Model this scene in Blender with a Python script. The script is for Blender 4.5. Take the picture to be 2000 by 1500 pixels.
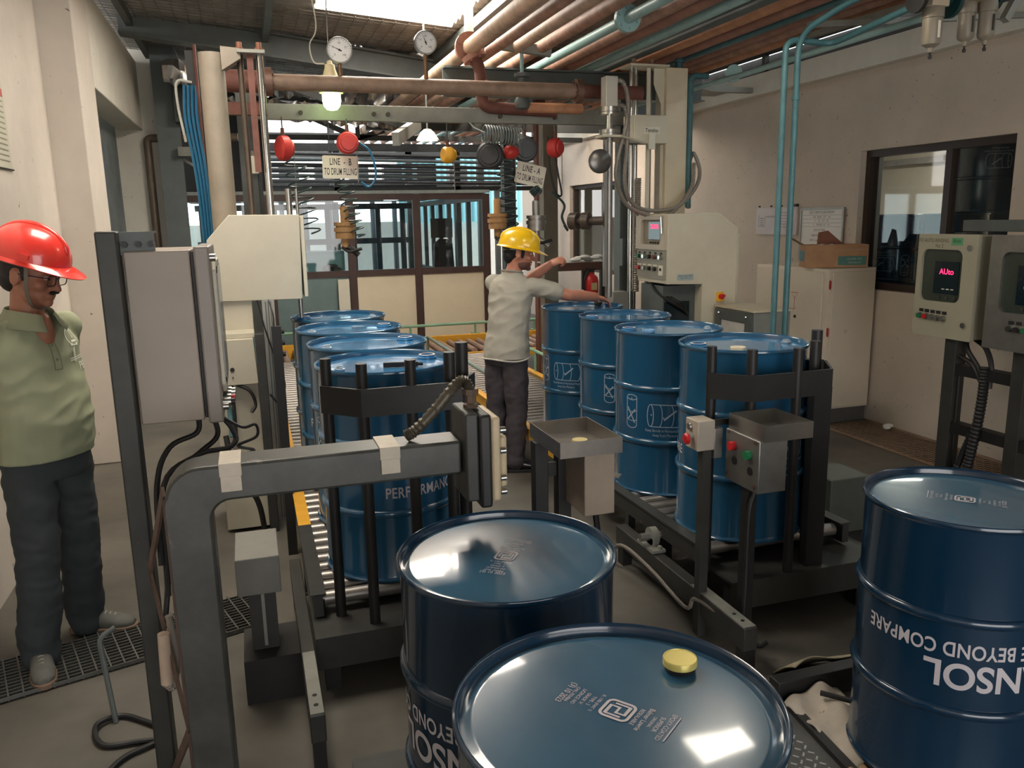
import bpy, bmesh, math, random
from mathutils import Vector, Matrix, noise
random.seed(7)
PI = math.pi
for _o in list(bpy.data.objects):
    bpy.data.objects.remove(_o)
scene = bpy.context.scene
COL = scene.collection

# ---------------------------------------------------------------- camera
cam_d = bpy.data.cameras.new('camera')
cam_d.sensor_width = 36.0
cam_d.lens = 1590.0 / 2000.0 * 36.0
cam_d.clip_start = 0.05
cam_d.clip_end = 300
cam = bpy.data.objects.new('camera', cam_d)
COL.objects.link(cam)
_yaw, _pit, _rol = math.radians(17.6), math.radians(11.5), math.radians(1.1)
_f = Vector((math.sin(_yaw) * math.cos(_pit), math.cos(_yaw) * math.cos(_pit), -math.sin(_pit)))
_r = Vector((math.cos(_yaw), -math.sin(_yaw), 0))
_d = _f.cross(_r)
_r2 = math.cos(_rol) * _r + math.sin(_rol) * _d
_d2 = -math.sin(_rol) * _r + math.cos(_rol) * _d
cam.matrix_world = Matrix(((_r2.x, -_d2.x, -_f.x, 0), (_r2.y, -_d2.y, -_f.y, 0), (_r2.z, -_d2.z, -_f.z, 1.8), (0, 0, 0, 1)))
scene.camera = cam

# ---------------------------------------------------------------- world, exposure
world = bpy.data.worlds.new('overcast')
scene.world = world
world.use_nodes = True
_wn = world.node_tree.nodes
_wl = world.node_tree.links
_wn.clear()
_wo = _wn.new('ShaderNodeOutputWorld')
_wb = _wn.new('ShaderNodeBackground')
_tc = _wn.new('ShaderNodeTexCoord')
_sx = _wn.new('ShaderNodeSeparateXYZ')
_cr = _wn.new('ShaderNodeValToRGB')
_wl.new(_tc.outputs['Generated'], _sx.inputs[0])
_wl.new(_sx.outputs['Z'], _cr.inputs[0])
_cr.color_ramp.elements[0].position = 0.0
_cr.color_ramp.elements[0].color = (1.0, 0.975, 0.945, 1)
_cr.color_ramp.elements[1].position = 0.6
_cr.color_ramp.elements[1].color = (0.93, 0.96, 1.0, 1)
_wl.new(_cr.outputs[0], _wb.inputs['Color'])
SKY = 3.8
_wb.inputs['Strength'].default_value = SKY
_wl.new(_wb.outputs[0], _wo.inputs['Surface'])

SKYLIGHT = 16.0          # radiance of the translucent roof sheets
vs = scene.view_settings
vs.view_transform = 'Standard'
vs.look = 'None'
vs.gamma = 1.0
vs.use_curve_mapping = False
vs.exposure = 0.42
scene.cycles.use_denoising = True
scene.cycles.max_bounces = 7
scene.cycles.diffuse_bounces = 4
scene.cycles.glossy_bounces = 4
scene.cycles.transmission_bounces = 4
scene.cycles.sample_clamp_indirect = 6.0
scene.cycles.caustics_reflective = False
scene.cycles.caustics_refractive = False

# ---------------------------------------------------------------- materials
def lin(c):
    c = c / 255.0
    return c / 12.92 if c <= 0.04045 else ((c + 0.055) / 1.055) ** 2.4
_MC = {}
def mat(name, rgb, rough=0.5, metal=0.0, var=0.15, scale=6.0, bump=0.0, spots=None, spot_amt=0.0, spot_scale=30.0, coat=0.0, spec=0.5, detail=4.0, two=None):
    """procedural paint / metal / plaster: base colour broken up by noise, optional specks and bump"""
    if name in _MC:
        return _MC[name]
    m = bpy.data.materials.new(name)
    m.use_nodes = True
    nt = m.node_tree
    n, l = nt.nodes, nt.links
    b = n['Principled BSDF']
    tc = n.new('ShaderNodeTexCoord')
    nz = n.new('ShaderNodeTexNoise')
    nz.inputs['Scale'].default_value = scale
    nz.inputs['Detail'].default_value = detail
    nz.inputs['Roughness'].default_value = 0.65
    l.new(tc.outputs['Object'], nz.inputs['Vector'])
    cr = n.new('ShaderNodeValToRGB')
    c = [lin(x) for x in rgb]
    c2 = [lin(x) for x in two] if two else [min(1, x * (1 + var)) for x in c]
    cr.color_ramp.elements[0].position = 0.32
    cr.color_ramp.elements[0].color = (*[x * (1 - var) for x in c], 1) if not two else (*c, 1)
    cr.color_ramp.elements[1].position = 0.68
    cr.color_ramp.elements[1].color = (*c2, 1)
    l.new(nz.outputs['Fac'], cr.inputs[0])
    out = cr.outputs[0]
    if spots:
        n2 = n.new('ShaderNodeTexNoise')
        n2.inputs['Scale'].default_value = spot_scale
        n2.inputs['Detail'].default_value = 3.0
        l.new(tc.outputs['Object'], n2.inputs['Vector'])
        r2 = n.new('ShaderNodeValToRGB')
        r2.color_ramp.elements[0].position = 0.66 - spot_amt
        r2.color_ramp.elements[0].color = (0, 0, 0, 1)
        r2.color_ramp.elements[1].position = 0.72 - spot_amt
        r2.color_ramp.elements[1].color = (1, 1, 1, 1)
        l.new(n2.outputs['Fac'], r2.inputs[0])
        mx = n.new('ShaderNodeMix')
        mx.data_type = 'RGBA'
        l.new(r2.outputs[0], mx.inputs[0])
        l.new(out, mx.inputs[6])
        mx.inputs[7].default_value = (*[lin(x) for x in spots], 1)
        out = mx.outputs[2]
    l.new(out, b.inputs['Base Color'])
    b.inputs['Roughness'].default_value = rough
    b.inputs['Metallic'].default_value = metal
    b.inputs['Coat Weight'].default_value = coat
    b.inputs['Coat Roughness'].default_value = 0.06
    b.inputs['Specular IOR Level'].default_value = spec
    if bump:
        bp = n.new('ShaderNodeBump')
        bp.inputs['Strength'].default_value = bump
        bp.inputs['Distance'].default_value = 0.01
        l.new(nz.outputs['Fac'], bp.inputs['Height'])
        l.new(bp.outputs[0], b.inputs['Normal'])
    _MC[name] = m
    return m
def emit(name, rgb, strength, base=None):
    if name in _MC:
        return _MC[name]
    m = bpy.data.materials.new(name)
    m.use_nodes = True
    b = m.node_tree.nodes['Principled BSDF']
    b.inputs['Base Color'].default_value = (*[lin(x) for x in (base or rgb)], 1)
    b.inputs['Emission Color'].default_value = (*[lin(x) for x in rgb], 1)
    b.inputs['Emission Strength'].default_value = strength
    _MC[name] = m
    return m
def glass(name, tint=(0.86, 0.95, 0.95), refl=0.10):
    if name in _MC:
        return _MC[name]
    m = bpy.data.materials.new(name)
    m.use_nodes = True
    nt = m.node_tree
    n, l = nt.nodes, nt.links
    n.clear()
    o = n.new('ShaderNodeOutputMaterial')
    t = n.new('ShaderNodeBsdfTransparent')
    t.inputs[0].default_value = (*tint, 1)
    g = n.new('ShaderNodeBsdfGlossy')
    g.inputs['Roughness'].default_value = 0.03
    fr = n.new('ShaderNodeFresnel')
    fr.inputs[0].default_value = 1.5
    ad = n.new('ShaderNodeMath')
    ad.operation = 'ADD'
    ad.inputs[1].default_value = refl - 0.04
    ad.use_clamp = True
    mx = n.new('ShaderNodeMixShader')
    l.new(fr.outputs[0], ad.inputs[0])
    ge = n.new('ShaderNodeNewGeometry')
    iv = n.new('ShaderNodeMath')
    iv.operation = 'SUBTRACT'
    iv.inputs[0].default_value = 1.0
    l.new(ge.outputs['Backfacing'], iv.inputs[1])
    ml = n.new('ShaderNodeMath')
    ml.operation = 'MULTIPLY'
    l.new(ad.outputs[0], ml.inputs[0])
    l.new(iv.outputs[0], ml.inputs[1])
    l.new(ml.outputs[0], mx.inputs[0])
    l.new(t.outputs[0], mx.inputs[1])
    l.new(g.outputs[0], mx.inputs[2])
    l.new(mx.outputs[0], o.inputs[0])
    _MC[name] = m
    return m

# ---------------------------------------------------------------- mesh builder
def V(*a):
    return Vector(a[0]) if len(a) == 1 else Vector(a)
def frame(d):
    d = d.normalized()
    a = Vector((0, 0, 1)) if abs(d.z) < 0.9 else Vector((1, 0, 0))
    u = d.cross(a).normalized()
    return u, d.cross(u).normalized()
def wl(o):
    p = Vector((0, 0, 0))
    while o is not None:
        p += Vector(o.location)
        o = o.parent
    return p
class MB:
    def __init__(s):
        s.v, s.f, s.sm = [], [], []
    def add(s, vs_, fs_, smooth=False):
        k = len(s.v)
        s.v += [tuple(x) for x in vs_]
        s.f += [tuple(i + k for i in f) for f in fs_]
        s.sm += [smooth] * len(fs_)
        return s
    def box(s, x0, x1, y0, y1, z0, z1):
        vs_ = [(x, y, z) for z in (z0, z1) for y in (y0, y1) for x in (x0, x1)]
        return s.add(vs_, [(0, 2, 3, 1), (4, 5, 7, 6), (0, 1, 5, 4), (2, 6, 7, 3), (0, 4, 6, 2), (1, 3, 7, 5)])
    def bar(s, a, b, w, h, up=(0, 0, 1)):
        a, b = V(a), V(b)
        d = (b - a).normalized()
        up = V(up)
        if abs(d.dot(up)) > 0.98:
            up = Vector((0, 1, 0))
        u = d.cross(up).normalized() * (w / 2)
        v = u.cross(d).normalized() * (h / 2)
        vs_ = [p + i * u + j * v for p in (a, b) for i, j in ((-1, -1), (1, -1), (1, 1), (-1, 1))]
        return s.add(vs_, [(0, 1, 2, 3), (7, 6, 5, 4), (0, 4, 5, 1), (1, 5, 6, 2), (2, 6, 7, 3), (3, 7, 4, 0)])
    def tube(s, pts, r, n=10, cap=True, closed=False):
        pts = [V(p) for p in pts]
        m = len(pts)
        rs = r if isinstance(r, (list, tuple)) else [r] * m
        u = None
        vs_ = []
        for i, p in enumerate(pts):
            if closed:
                d = pts[(i + 1) % m] - pts[i - 1]
            else:
                d = pts[min(i + 1, m - 1)] - pts[max(i - 1, 0)]
            d.normalize()
            if u is None:
                u, _ = frame(d)
            u = (u - d * u.dot(d)).normalized()
            w = d.cross(u)
            for k in range(n):
                t = 2 * PI * k / n
                vs_.append(p + rs[i] * (math.cos(t) * u + math.sin(t) * w))
        fs_ = []
        for i in range(m if closed else m - 1):
            j = (i + 1) % m
            for k in range(n):
                k2 = (k + 1) % n
                fs_.append((i * n + k, i * n + k2, j * n + k2, j * n + k))
        s.add(vs_, fs_, True)
        if cap and not closed:
            s.add(vs_[:n][::-1], [tuple(range(n))])
            s.add(vs_[-n:], [tuple(range(n))])
        return s
    def cyl(s, a, b, r, n=20, r2=None):
        return s.tube([a, b], [r, r if r2 is None else r2], n)
    def lathe(s, prof, c=(0, 0, 0), n=40, axis=(0, 0, 1), smooth=True):
        c, ax = V(c), V(axis).normalized()
        u, w = frame(ax)
        if axis == (0, 0, 1):
            u, w = Vector((1, 0, 0)), Vector((0, 1, 0))
        vs_ = []
        for r, z in prof:
            for k in range(n):
                t = 2 * PI * k / n
                vs_.append(c + ax * z + max(r, 1e-5) * (math.cos(t) * u + math.sin(t) * w))
        fs_ = []
        for i in range(len(prof) - 1):
            for k in range(n):
                k2 = (k + 1) % n
                fs_.append((i * n + k, i * n + k2, (i + 1) * n + k2, (i + 1) * n + k))
        return s.add(vs_, fs_, smooth)
    def prism(s, poly, plane, d0, d1):
        """poly in two axes, pushed out along the third; plane is 'xz', 'yz' or 'xy'"""
        def P(a, b, d):
            return {'xz': (a, d, b), 'yz': (d, a, b), 'xy': (a, b, d)}[plane]
        n = len(poly)
        vs_ = [P(a, b, d) for d in (d0, d1) for a, b in poly]
        fs_ = [tuple(range(n))[::-1], tuple(range(n, 2 * n))]
        fs_ += [(i, (i + 1) % n, n + (i + 1) % n, n + i) for i in range(n)]
        return s.add(vs_, fs_)
    def ell(s, c, r, n=20, m=12, rot=None):
        c = V(c)
        r = r if isinstance(r, (list, tuple)) else (r, r, r)
        vs_, fs_ = [], []
        for i in range(m + 1):
            p = PI * i / m
            for k in range(n):
                t = 2 * PI * k / n
                q = Vector((r[0] * max(math.sin(p), 1e-4) * math.cos(t), r[1] * max(math.sin(p), 1e-4) * math.sin(t), r[2] * math.cos(p)))
                if rot is not None:
                    q = rot @ q
                vs_.append(c + q)
        for i in range(m):
            for k in range(n):
                k2 = (k + 1) % n
                fs_.append((i * n + k, (i + 1) * n + k, (i + 1) * n + k2, i * n + k2))
        return s.add(vs_, fs_, True)
    def mesh(s, name):
        me = bpy.data.meshes.new(name)
        me.from_pydata(s.v, [], s.f)
        me.polygons.foreach_set('use_smooth', s.sm)
        bm = bmesh.new()
        bm.from_mesh(me)
        bmesh.ops.recalc_face_normals(bm, faces=bm.faces)
        bm.to_mesh(me)
        bm.free()
        me.set_sharp_from_angle(angle=math.radians(40))
        return me
    def build(s, name, m, parent=None, bevel=0.0, local=False, origin=None):
        if parent is not None and not local:
            o_ = wl(parent)
        elif origin is not None:
            o_ = V(origin)
        else:
            o_ = Vector((0, 0, 0))
        if o_.length > 0:
            s.v = [(x - o_.x, y - o_.y, z - o_.z) for x, y, z in s.v]
        me = s.mesh(name)
        if m is not None:
            me.materials.append(m)
        o = bpy.data.objects.new(name, me)
        COL.objects.link(o)
        if parent is not None:
            o.parent = parent
        elif origin is not None:
            o.location = origin
        if bevel:
            b = o.modifiers.new('bevel', 'BEVEL')
            b.width = bevel
            b.segments = 2
            b.limit_method = 'ANGLE'
            b.angle_limit = math.radians(40)
        return o
def thing(name, label, cat, loc=(0, 0, 0), group=None):
    o = bpy.data.objects.new(name, None)
    o.empty_display_size = 0.1
    COL.objects.link(o)
    o.location = loc
    return tag(o, label, cat, group)
def tag(o, label, cat, group=None, kind=None):
    if label:
        o['label'] = label
    if cat:
        o['category'] = cat
    if group:
        o['group'] = group
    if kind:
        o['kind'] = kind
    return o
def solo(name, mb, m, label, cat, loc, group=None, bevel=0.0):
    return tag(mb.build(name, m, None, bevel, origin=loc), label, cat, group)
def struct(name, mb, m, bevel=0.0, label=None):
    o = mb.build(name, m, None, bevel)
    o['kind'] = 'structure'
    if label:
        o['label'] = label
    return o
def bez(pts, n=8):
    """smooth curve through points (Catmull-Rom)"""
    P = [V(p) for p in pts]
    P = [2 * P[0] - P[1]] + P + [2 * P[-1] - P[-2]]
    out = []
    for i in range(1, len(P) - 2):
        a, b, c, d = P[i - 1], P[i], P[i + 1], P[i + 2]
        for k in range(n):
            t = k / n
            out.append(0.5 * ((2 * b) + (c - a) * t + (2 * a - 5 * b + 4 * c - d) * t * t + (3 * b - a - 3 * c + d) * t ** 3))
    out.append(P[-2])
    return out
def bend(pts, r=0.05, n=5):
    """polyline with rounded corners"""
    P = [V(p) for p in pts]
    out = [P[0]]
    for i in range(1, len(P) - 1):
        a, b, c = P[i - 1], P[i], P[i + 1]
        d1, d2 = (a - b), (c - b)
        q = min(r, d1.length * 0.45, d2.length * 0.45)
        p1, p2 = b + d1.normalized() * q, b + d2.normalized() * q
        for k in range(n + 1):
            t = k / n
            out.append((1 - t) ** 2 * p1 + 2 * t * (1 - t) * b + t * t * p2)
    out.append(P[-1])
    return out
def helix(a, b, r, turns, n=12, r_end=None):
    a, b = V(a), V(b)
    d = b - a
    u, w = frame(d)
    N = int(turns * n)
    return [a + d * (i / N) + (r + ((r_end or r) - r) * i / N) * (math.cos(2 * PI * i / n) * u + math.sin(2 * PI * i / n) * w) for i in range(N + 1)]

# lettering: filled outlines as 2D triangles
def text2d(s_, size, xs=1.0, align='CENTER', maxw=None, space=1.0, bold=0.0):
    cu = bpy.data.curves.new('t', 'FONT')
    cu.body = s_
    cu.size = 1.0
    cu.align_x = align
    cu.space_character = space
    cu.offset = bold
    ob = bpy.data.objects.new('t', cu)
    COL.objects.link(ob)
    dg = bpy.context.evaluated_depsgraph_get()
    me = bpy.data.meshes.new_from_object(ob.evaluated_get(dg))
    k = size / 0.72
    vs_ = [(v.co.x * k * xs, v.co.y * k) for v in me.vertices]
    fs_ = [tuple(p.vertices) for p in me.polygons]
    bpy.data.objects.remove(ob)
    bpy.data.curves.remove(cu)
    bpy.data.meshes.remove(me)
    if maxw:
        w = max(v[0] for v in vs_) - min(v[0] for v in vs_)
        vs_ = [(x * maxw / w, y) for x, y in vs_]
    return vs_, fs_
def put_flat(mb, t, o, u, v, off=0.0, dx=0.0, dy=0.0):
    o, u, v = V(o), V(u).normalized(), V(v).normalized()
    n = u.cross(v)
    mb.add([o + (x + dx) * u + (y + dy) * v + off * n for x, y in t[0]], t[1])
def put_cyl(mb, t, R, ang, z, dx=0.0, step=0.012):
    """wrap flat figures round a vertical cylinder, ang is the outward azimuth of their middle"""
    bm = bmesh.new()
    vv = [bm.verts.new((x + dx, y, 0)) for x, y in t[0]]
    for f in t[1]:
        try:
            bm.faces.new([vv[i] for i in f])
        except ValueError:
            pass
    xs = [v.co.x for v in bm.verts]
    x = min(xs) + step
    while x < max(xs):
        bmesh.ops.bisect_plane(bm, geom=bm.verts[:] + bm.edges[:] + bm.faces[:], plane_co=(x, 0, 0), plane_no=(1, 0, 0))
        x += step
    bm.verts.index_update()
    vs_ = []
    for v in bm.verts:
        a = ang + v.co.x / R
        vs_.append((R * math.cos(a), R * math.sin(a), z + v.co.y))
    mb.add(vs_, [tuple(v.index for v in f.verts) for f in bm.faces], True)
    bm.free()
def stroke(pts, w, closed=False):
    """a drawn line of width w as 2D quads"""
    n = len(pts)
    vs_, fs_ = [], []
    for i in range(n):
        if closed:
            a, b = pts[i - 1], pts[(i + 1) % n]
        else:
            a, b = pts[max(i - 1, 0)], pts[min(i + 1, n - 1)]
        d = math.hypot(b[0] - a[0], b[1] - a[1]) or 1
        nx, ny = -(b[1] - a[1]) / d * w / 2, (b[0] - a[0]) / d * w / 2
        vs_ += [(pts[i][0] + nx, pts[i][1] + ny), (pts[i][0] - nx, pts[i][1] - ny)]
    for i in range(n if closed else n - 1):
        j = (i + 1) % n
        fs_.append((2 * i, 2 * i + 1, 2 * j + 1, 2 * j))
    return vs_, fs_
def arc(cx, cy, rx, ry, a0, a1, n=16):
    return [(cx + rx * math.cos(math.radians(a0 + (a1 - a0) * i / n)), cy + ry * math.sin(math.radians(a0 + (a1 - a0) * i / n))) for i in range(n + 1)]
def merge2d(*ts):
    vs_, fs_ = [], []
    for v, f in ts:
        k = len(vs_)
        vs_ += v
        fs_ += [tuple(i + k for i in q) for q in f]
    return vs_, fs_
def shift2d(t, dx, dy):
    return [(x + dx, y + dy) for x, y in t[0]], t[1]
def rrect(x0, x1, y0, y1, r, n=5):
    out = []
    for cx, cy, a in ((x1 - r, y1 - r, 0), (x0 + r, y1 - r, 90), (x0 + r, y0 + r, 180), (x1 - r, y0 + r, 270)):
        out += arc(cx, cy, r, r, a, a + 90, n)
    return out

# shared materials
M_plaster = mat('plaster_right', (205, 193, 178), 0.85, var=0.07, scale=1.6, bump=0.12, spots=(120, 112, 100), spot_amt=-0.03, spot_scale=34)
M_plasterL = mat('plaster_left', (208, 199, 188), 0.85, var=0.09, scale=1.3, bump=0.12, spots=(120, 112, 100), spot_amt=-0.05, spot_scale=24)
M_plasterW = mat('plaster_white', (222, 218, 206), 0.85, var=0.06, scale=3, bump=0.2, spots=(150, 140, 125), spot_amt=-0.04, spot_scale=26)
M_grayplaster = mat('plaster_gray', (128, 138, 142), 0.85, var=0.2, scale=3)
M_floor = mat('concrete_floor', (92, 88, 80), 0.6, var=0.28, scale=1.7, bump=0.15, spots=(120, 104, 96), spot_amt=-0.05, spot_scale=7)
M_steel_dk = mat('dark_painted_steel', (52, 52, 49), 0.5, var=0.25, scale=7, spots=(88, 78, 66), spot_amt=-0.05, spot_scale=22)
M_steel_gr = mat('gray_painted_steel', (88, 94, 92), 0.5, var=0.14, scale=6)
M_steel_lt = mat('light_gray_steel', (138, 138, 130), 0.5, var=0.15, scale=6, spots=(90, 80, 66), spot_amt=-0.07, spot_scale=30)
M_black = mat('black_steel', (30, 29, 29), 0.5, var=0.25, scale=9)
M_stainless = mat('stainless', (172, 170, 165), 0.3, metal=1.0, var=0.08, scale=14)
M_stainless_r = mat('brushed_stainless', (150, 148, 144), 0.42, metal=0.85, var=0.1, scale=14)
M_chrome = mat('chrome_rod', (205, 205, 202), 0.18, metal=1.0, var=0.05)
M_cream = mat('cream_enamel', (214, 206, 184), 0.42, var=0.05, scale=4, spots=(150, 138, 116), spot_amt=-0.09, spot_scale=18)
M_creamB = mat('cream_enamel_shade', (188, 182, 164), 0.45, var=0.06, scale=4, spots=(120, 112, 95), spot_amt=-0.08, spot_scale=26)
M_rust = mat('rust_primer', (108, 68, 58), 0.7, var=0.22, scale=10)
M_pipe_rust = mat('rusty_pipe', (168, 130, 112), 0.62, var=0.3, scale=9, spots=(190, 160, 138), spot_amt=-0.03, spot_scale=22)
M_pipe_red = mat('red_oxide_pipe', (158, 114, 98), 0.62, var=0.2, scale=8)
M_pipe_pale = mat('pale_rusty_pipe', (188, 160, 138), 0.6, var=0.25, scale=10)
M_pipe_or = mat('orange_rust_pipe', (192, 138, 104), 0.6, var=0.2, scale=8)
M_teal = mat('teal_paint', (68, 110, 116), 0.45, var=0.16, scale=12, spots=(60, 66, 62), spot_amt=-0.06, spot_scale=40)
M_tealpale = mat('pale_teal_paint', (152, 186, 184), 0.45, var=0.1, scale=12)
M_yellow = mat('yellow_enamel', (228, 168, 52), 0.45, var=0.12, scale=8, spots=(120, 92, 50), spot_amt=-0.07)
M_brown = mat('brown_frame', (74, 54, 50), 0.5, var=0.12, scale=8)
M_beige = mat('beige_panel', (244, 230, 202), 0.6, var=0.03, scale=3)
M_green = mat('green_rail_paint', (134, 174, 146), 0.5, var=0.12)
M_blue = mat('blue_drum_enamel', (36, 88, 122), 0.2, var=0.06, scale=2.5, coat=0.6)
M_bluelid_sheen = mat('blue_drum_lid_sheen', (60, 124, 172), 0.16, var=0.05, scale=3, coat=0.7)  # lid blue lightened to hold the reflection of sky and panels
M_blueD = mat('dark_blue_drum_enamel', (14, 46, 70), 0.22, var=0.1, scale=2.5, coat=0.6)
M_blueDlid_sheen = mat('drum_base_plate_sheen', (50, 92, 118), 0.25, var=0.1, scale=3, coat=0.55)  # lighter and greyer than the enamel, with the roof's reflection in the colour
M_white = mat('white_print', (232, 230, 226), 0.6, var=0.02)
M_print = mat('print_lettering', (196, 190, 194), 0.6, var=0.05)
M_brass = mat('yellow_cap', (222, 204, 118), 0.3, metal=0.35, var=0.06)
M_rubber = mat('black_rubber', (24, 24, 25), 0.55, var=0.2)
M_roller = mat('roller_steel', (150, 144, 138), 0.35, metal=0.7, var=0.15, scale=9)
M_roller_r = mat('roller_steel_tan', (166, 140, 128), 0.45, metal=0.3, var=0.15, scale=9)
M_red = mat('red_plastic', (190, 34, 38), 0.4, var=0.06)
M_redreel = mat('red_reel_paint', (200, 58, 54), 0.45, var=0.1)
M_greenbtn = mat('green_plastic', (34, 112, 72), 0.4, var=0.06)
M_signw = mat('sign_board', (232, 226, 208), 0.55, var=0.03)
M_ink = mat('black_ink', (32, 30, 32), 0.6, var=0.02)
M_led = emit('red_digits', (255, 30, 70), 6.0, (120, 10, 20))
M_screen = mat('dark_screen', (22, 36, 42), 0.15, var=0.05)
M_hosegrey = mat('grey_flex_hose', (150, 142, 132), 0.45, metal=0.3, var=0.1, scale=30)
M_hosegrn = mat('dark_green_hose', (40, 62, 62), 0.45, var=0.1)
M_hoseblue = mat('blue_hose', (36, 110, 150), 0.4, var=0.08)
M_gray_wd = mat('greenish_gray_box', (112, 116, 108), 0.55, var=0.1, scale=6)
M_cardboard = mat('cardboard', (184, 142, 106), 0.8, var=0.12, scale=6)
M_brass2 = mat('ochre_valve_paint', (168, 128, 82), 0.55, var=0.14, scale=14)

# ================================================================ SETTING
struct('floor', MB().box(-6, 14, -3, 40, -0.15, 0.0), M_floor)
# left wall, its pilasters and the recess between them
struct('wall_left', MB().box(-1.6, -1.27, -3, 6.9, 0, 4.4), M_plasterL)
mb = MB()
mb.box(-1.6, -1.04, 6.72, 7.4, 0, 4.6)
struct('wall_left_pilaster', mb, M_plasterL, 0.01)
mb = MB()
mb.box(-1.3, -1.04, 7.4, 10.6, 2.87, 3.62)
struct('wall_left_lintel', mb, M_plasterW, 0.008)
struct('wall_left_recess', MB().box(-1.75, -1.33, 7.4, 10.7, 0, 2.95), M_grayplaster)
mb = MB()
mb.box(-1.6, -0.83, 10.6, 11.0, 0, 4.2)
struct('wall_left_end', mb, M_plasterW, 0.02)
# right wall with two window openings
def wall_yz(name, X0, X1, y0, y1, z0, z1, holes, m):
    mb = MB()
    ys = sorted({y0, y1, *[h[0] for h in holes], *[h[1] for h in holes]})
    for a, b in zip(ys, ys[1:]):
        hs = [h for h in holes if h[0] <= a and b <= h[1]]
        if hs:
            h = hs[0]
            mb.box(X0, X1, a, b, z0, h[2])
            mb.box(X0, X1, a, b, h[3], z1)
        else:
            mb.box(X0, X1, a, b, z0, z1)
    return struct(name, mb, m)
wall_yz('wall_right', 5.1, 5.34, -3, 15.2, 0, 2.97, [(4.48, 6.0, 1.14, 2.31), (10.6, 12.75, 0.95, 2.3)], M_plaster)
struct('trim_1', MB().box(5.0, 5.34, -3, 15.2, 2.97, 3.17), M_plasterW, 0.008, 'pale concrete band along the top of the right wall')
mb = MB()
mb.box(-6, -0.8, -3.2, -3.0, 0, 3.9).box(3.0, 14, -3.2, -3.0, 0, 3.9).box(-0.8, 3.0, -3.2, -3.0, 2.7, 3.9)  # opening behind the viewpoint added for frontal fill from the sky
struct('wall_back', mb, mat('plaster_back', (150, 145, 135), 0.9), label='wall behind the viewpoint with a wide gateway added to let in sky light')
# eave framing over the right wall
mb = MB()
mb.bar((5.2, -3, 3.42), (5.2, 15.2, 3.42), 0.10, 0.06)
for y in (1.0, 3.2, 5.4, 7.6, 9.8, 12.0, 14.2):
    mb.bar((5.2, y, 3.17), (5.2, y, 3.40), 0.05, 0.05)
struct('trim_2', mb, M_steel_dk, label='dark steel eave rail on short posts above the right wall')
struct('trim_3', MB().box(5.30, 5.33, -3, 15.2, 3.17, 3.40), mat('eave_sheet', (84, 80, 78), 0.7, var=0.2, scale=4), label='dull sheet closing the eave above the right wall')

# cover added to keep sky light off the right wall, translucent strip below
struct('ceiling_5', MB().box(4.30, 5.6, -3.2, 15.2, 3.76, 3.80), M_steel_dk, label='raised dark sheet added above the right wall to shut out sky light')
struct('trim_13', MB().box(4.36, 4.38, -3.2, 15.2, 3.37, 3.76), M_steel_dk, label='upright sheet added to close the gap between roof and raised cover')
mb = MB()
mb.box(5.24, 5.26, -3.0, 15.2, 3.45, 3.76)
struct('window_10', mb, emit('eave_strip', (232, 246, 250), 3.2), label='bright translucent strip under the added cover sheet')
mb = MB()
for k in range(16):
    mb.box(5.22, 5.24, -2.5 + 1.1 * k, -2.47 + 1.1 * k, 3.45, 3.76)
struct('trim_14', mb, M_steel_dk, label='dark joints of the translucent eave strip')
# roof of corrugated sheet with translucent skylight sheets let into it
RS = 0.078
def roof_z(x):
    return 3.70 - RS * x
M_roof = mat('roof_foil', (144, 142, 136), 0.45, metal=0.2, var=0.3, scale=5, spots=(110, 94, 78), spot_amt=-0.02, spot_scale=3.0, bump=0.2)
SKY_RECTS = [(0.72, 1.95, 6.2, 7.78), (-0.7, 0.35, 3.1, 4.5), (2.9, 4.2, 9.8, 11.4)]  # last sheet is added, hidden from view, to light the back
def roof_patch(mb, x0, x1, y0, y1, zoff=0.0):
    ny = max(2, int((y1 - y0) / 0.03))
    vs_, fs_ = [], []
    for i in range(ny + 1):
        y = y0 + (y1 - y0) * i / ny
        w = 0.018 * math.sin(2 * PI * y / 0.15) + zoff
        for x in (x0, x1):
            vs_.append((x, y, roof_z(x) + w))
    for i in range(ny):
        fs_.append((2 * i, 2 * i + 1, 2 * i + 3, 2 * i + 2))
    mb.add(vs_, fs_, True)
mb = MB()
RX0, RX1, RY0, RY1 = -2.6, 4.35, -3.2, 12.2
ys = sorted({RY0, RY1, *[r[2] for r in SKY_RECTS], *[r[3] for r in SKY_RECTS]})
for a, b in zip(ys, ys[1:]):
    rs = sorted([r for r in SKY_RECTS if r[2] <= a and b <= r[3]])
    x = RX0
    for r in rs:
        roof_patch(mb, x, r[0], a, b)
        x = r[1]
    roof_patch(mb, x, RX1, a, b)
struct('ceiling', mb, M_roof)
M_skylight = emit('translucent_roof_sheet', (255, 246, 232), SKYLIGHT)
for k, r in enumerate(SKY_RECTS):
    mb = MB()
    roof_patch(mb, r[0], r[1], r[2], r[3], 0.012)
    struct('window_%d' % (k + 3), mb, M_skylight, label='translucent skylight sheet in the corrugated roof, the far one added as light')
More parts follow.
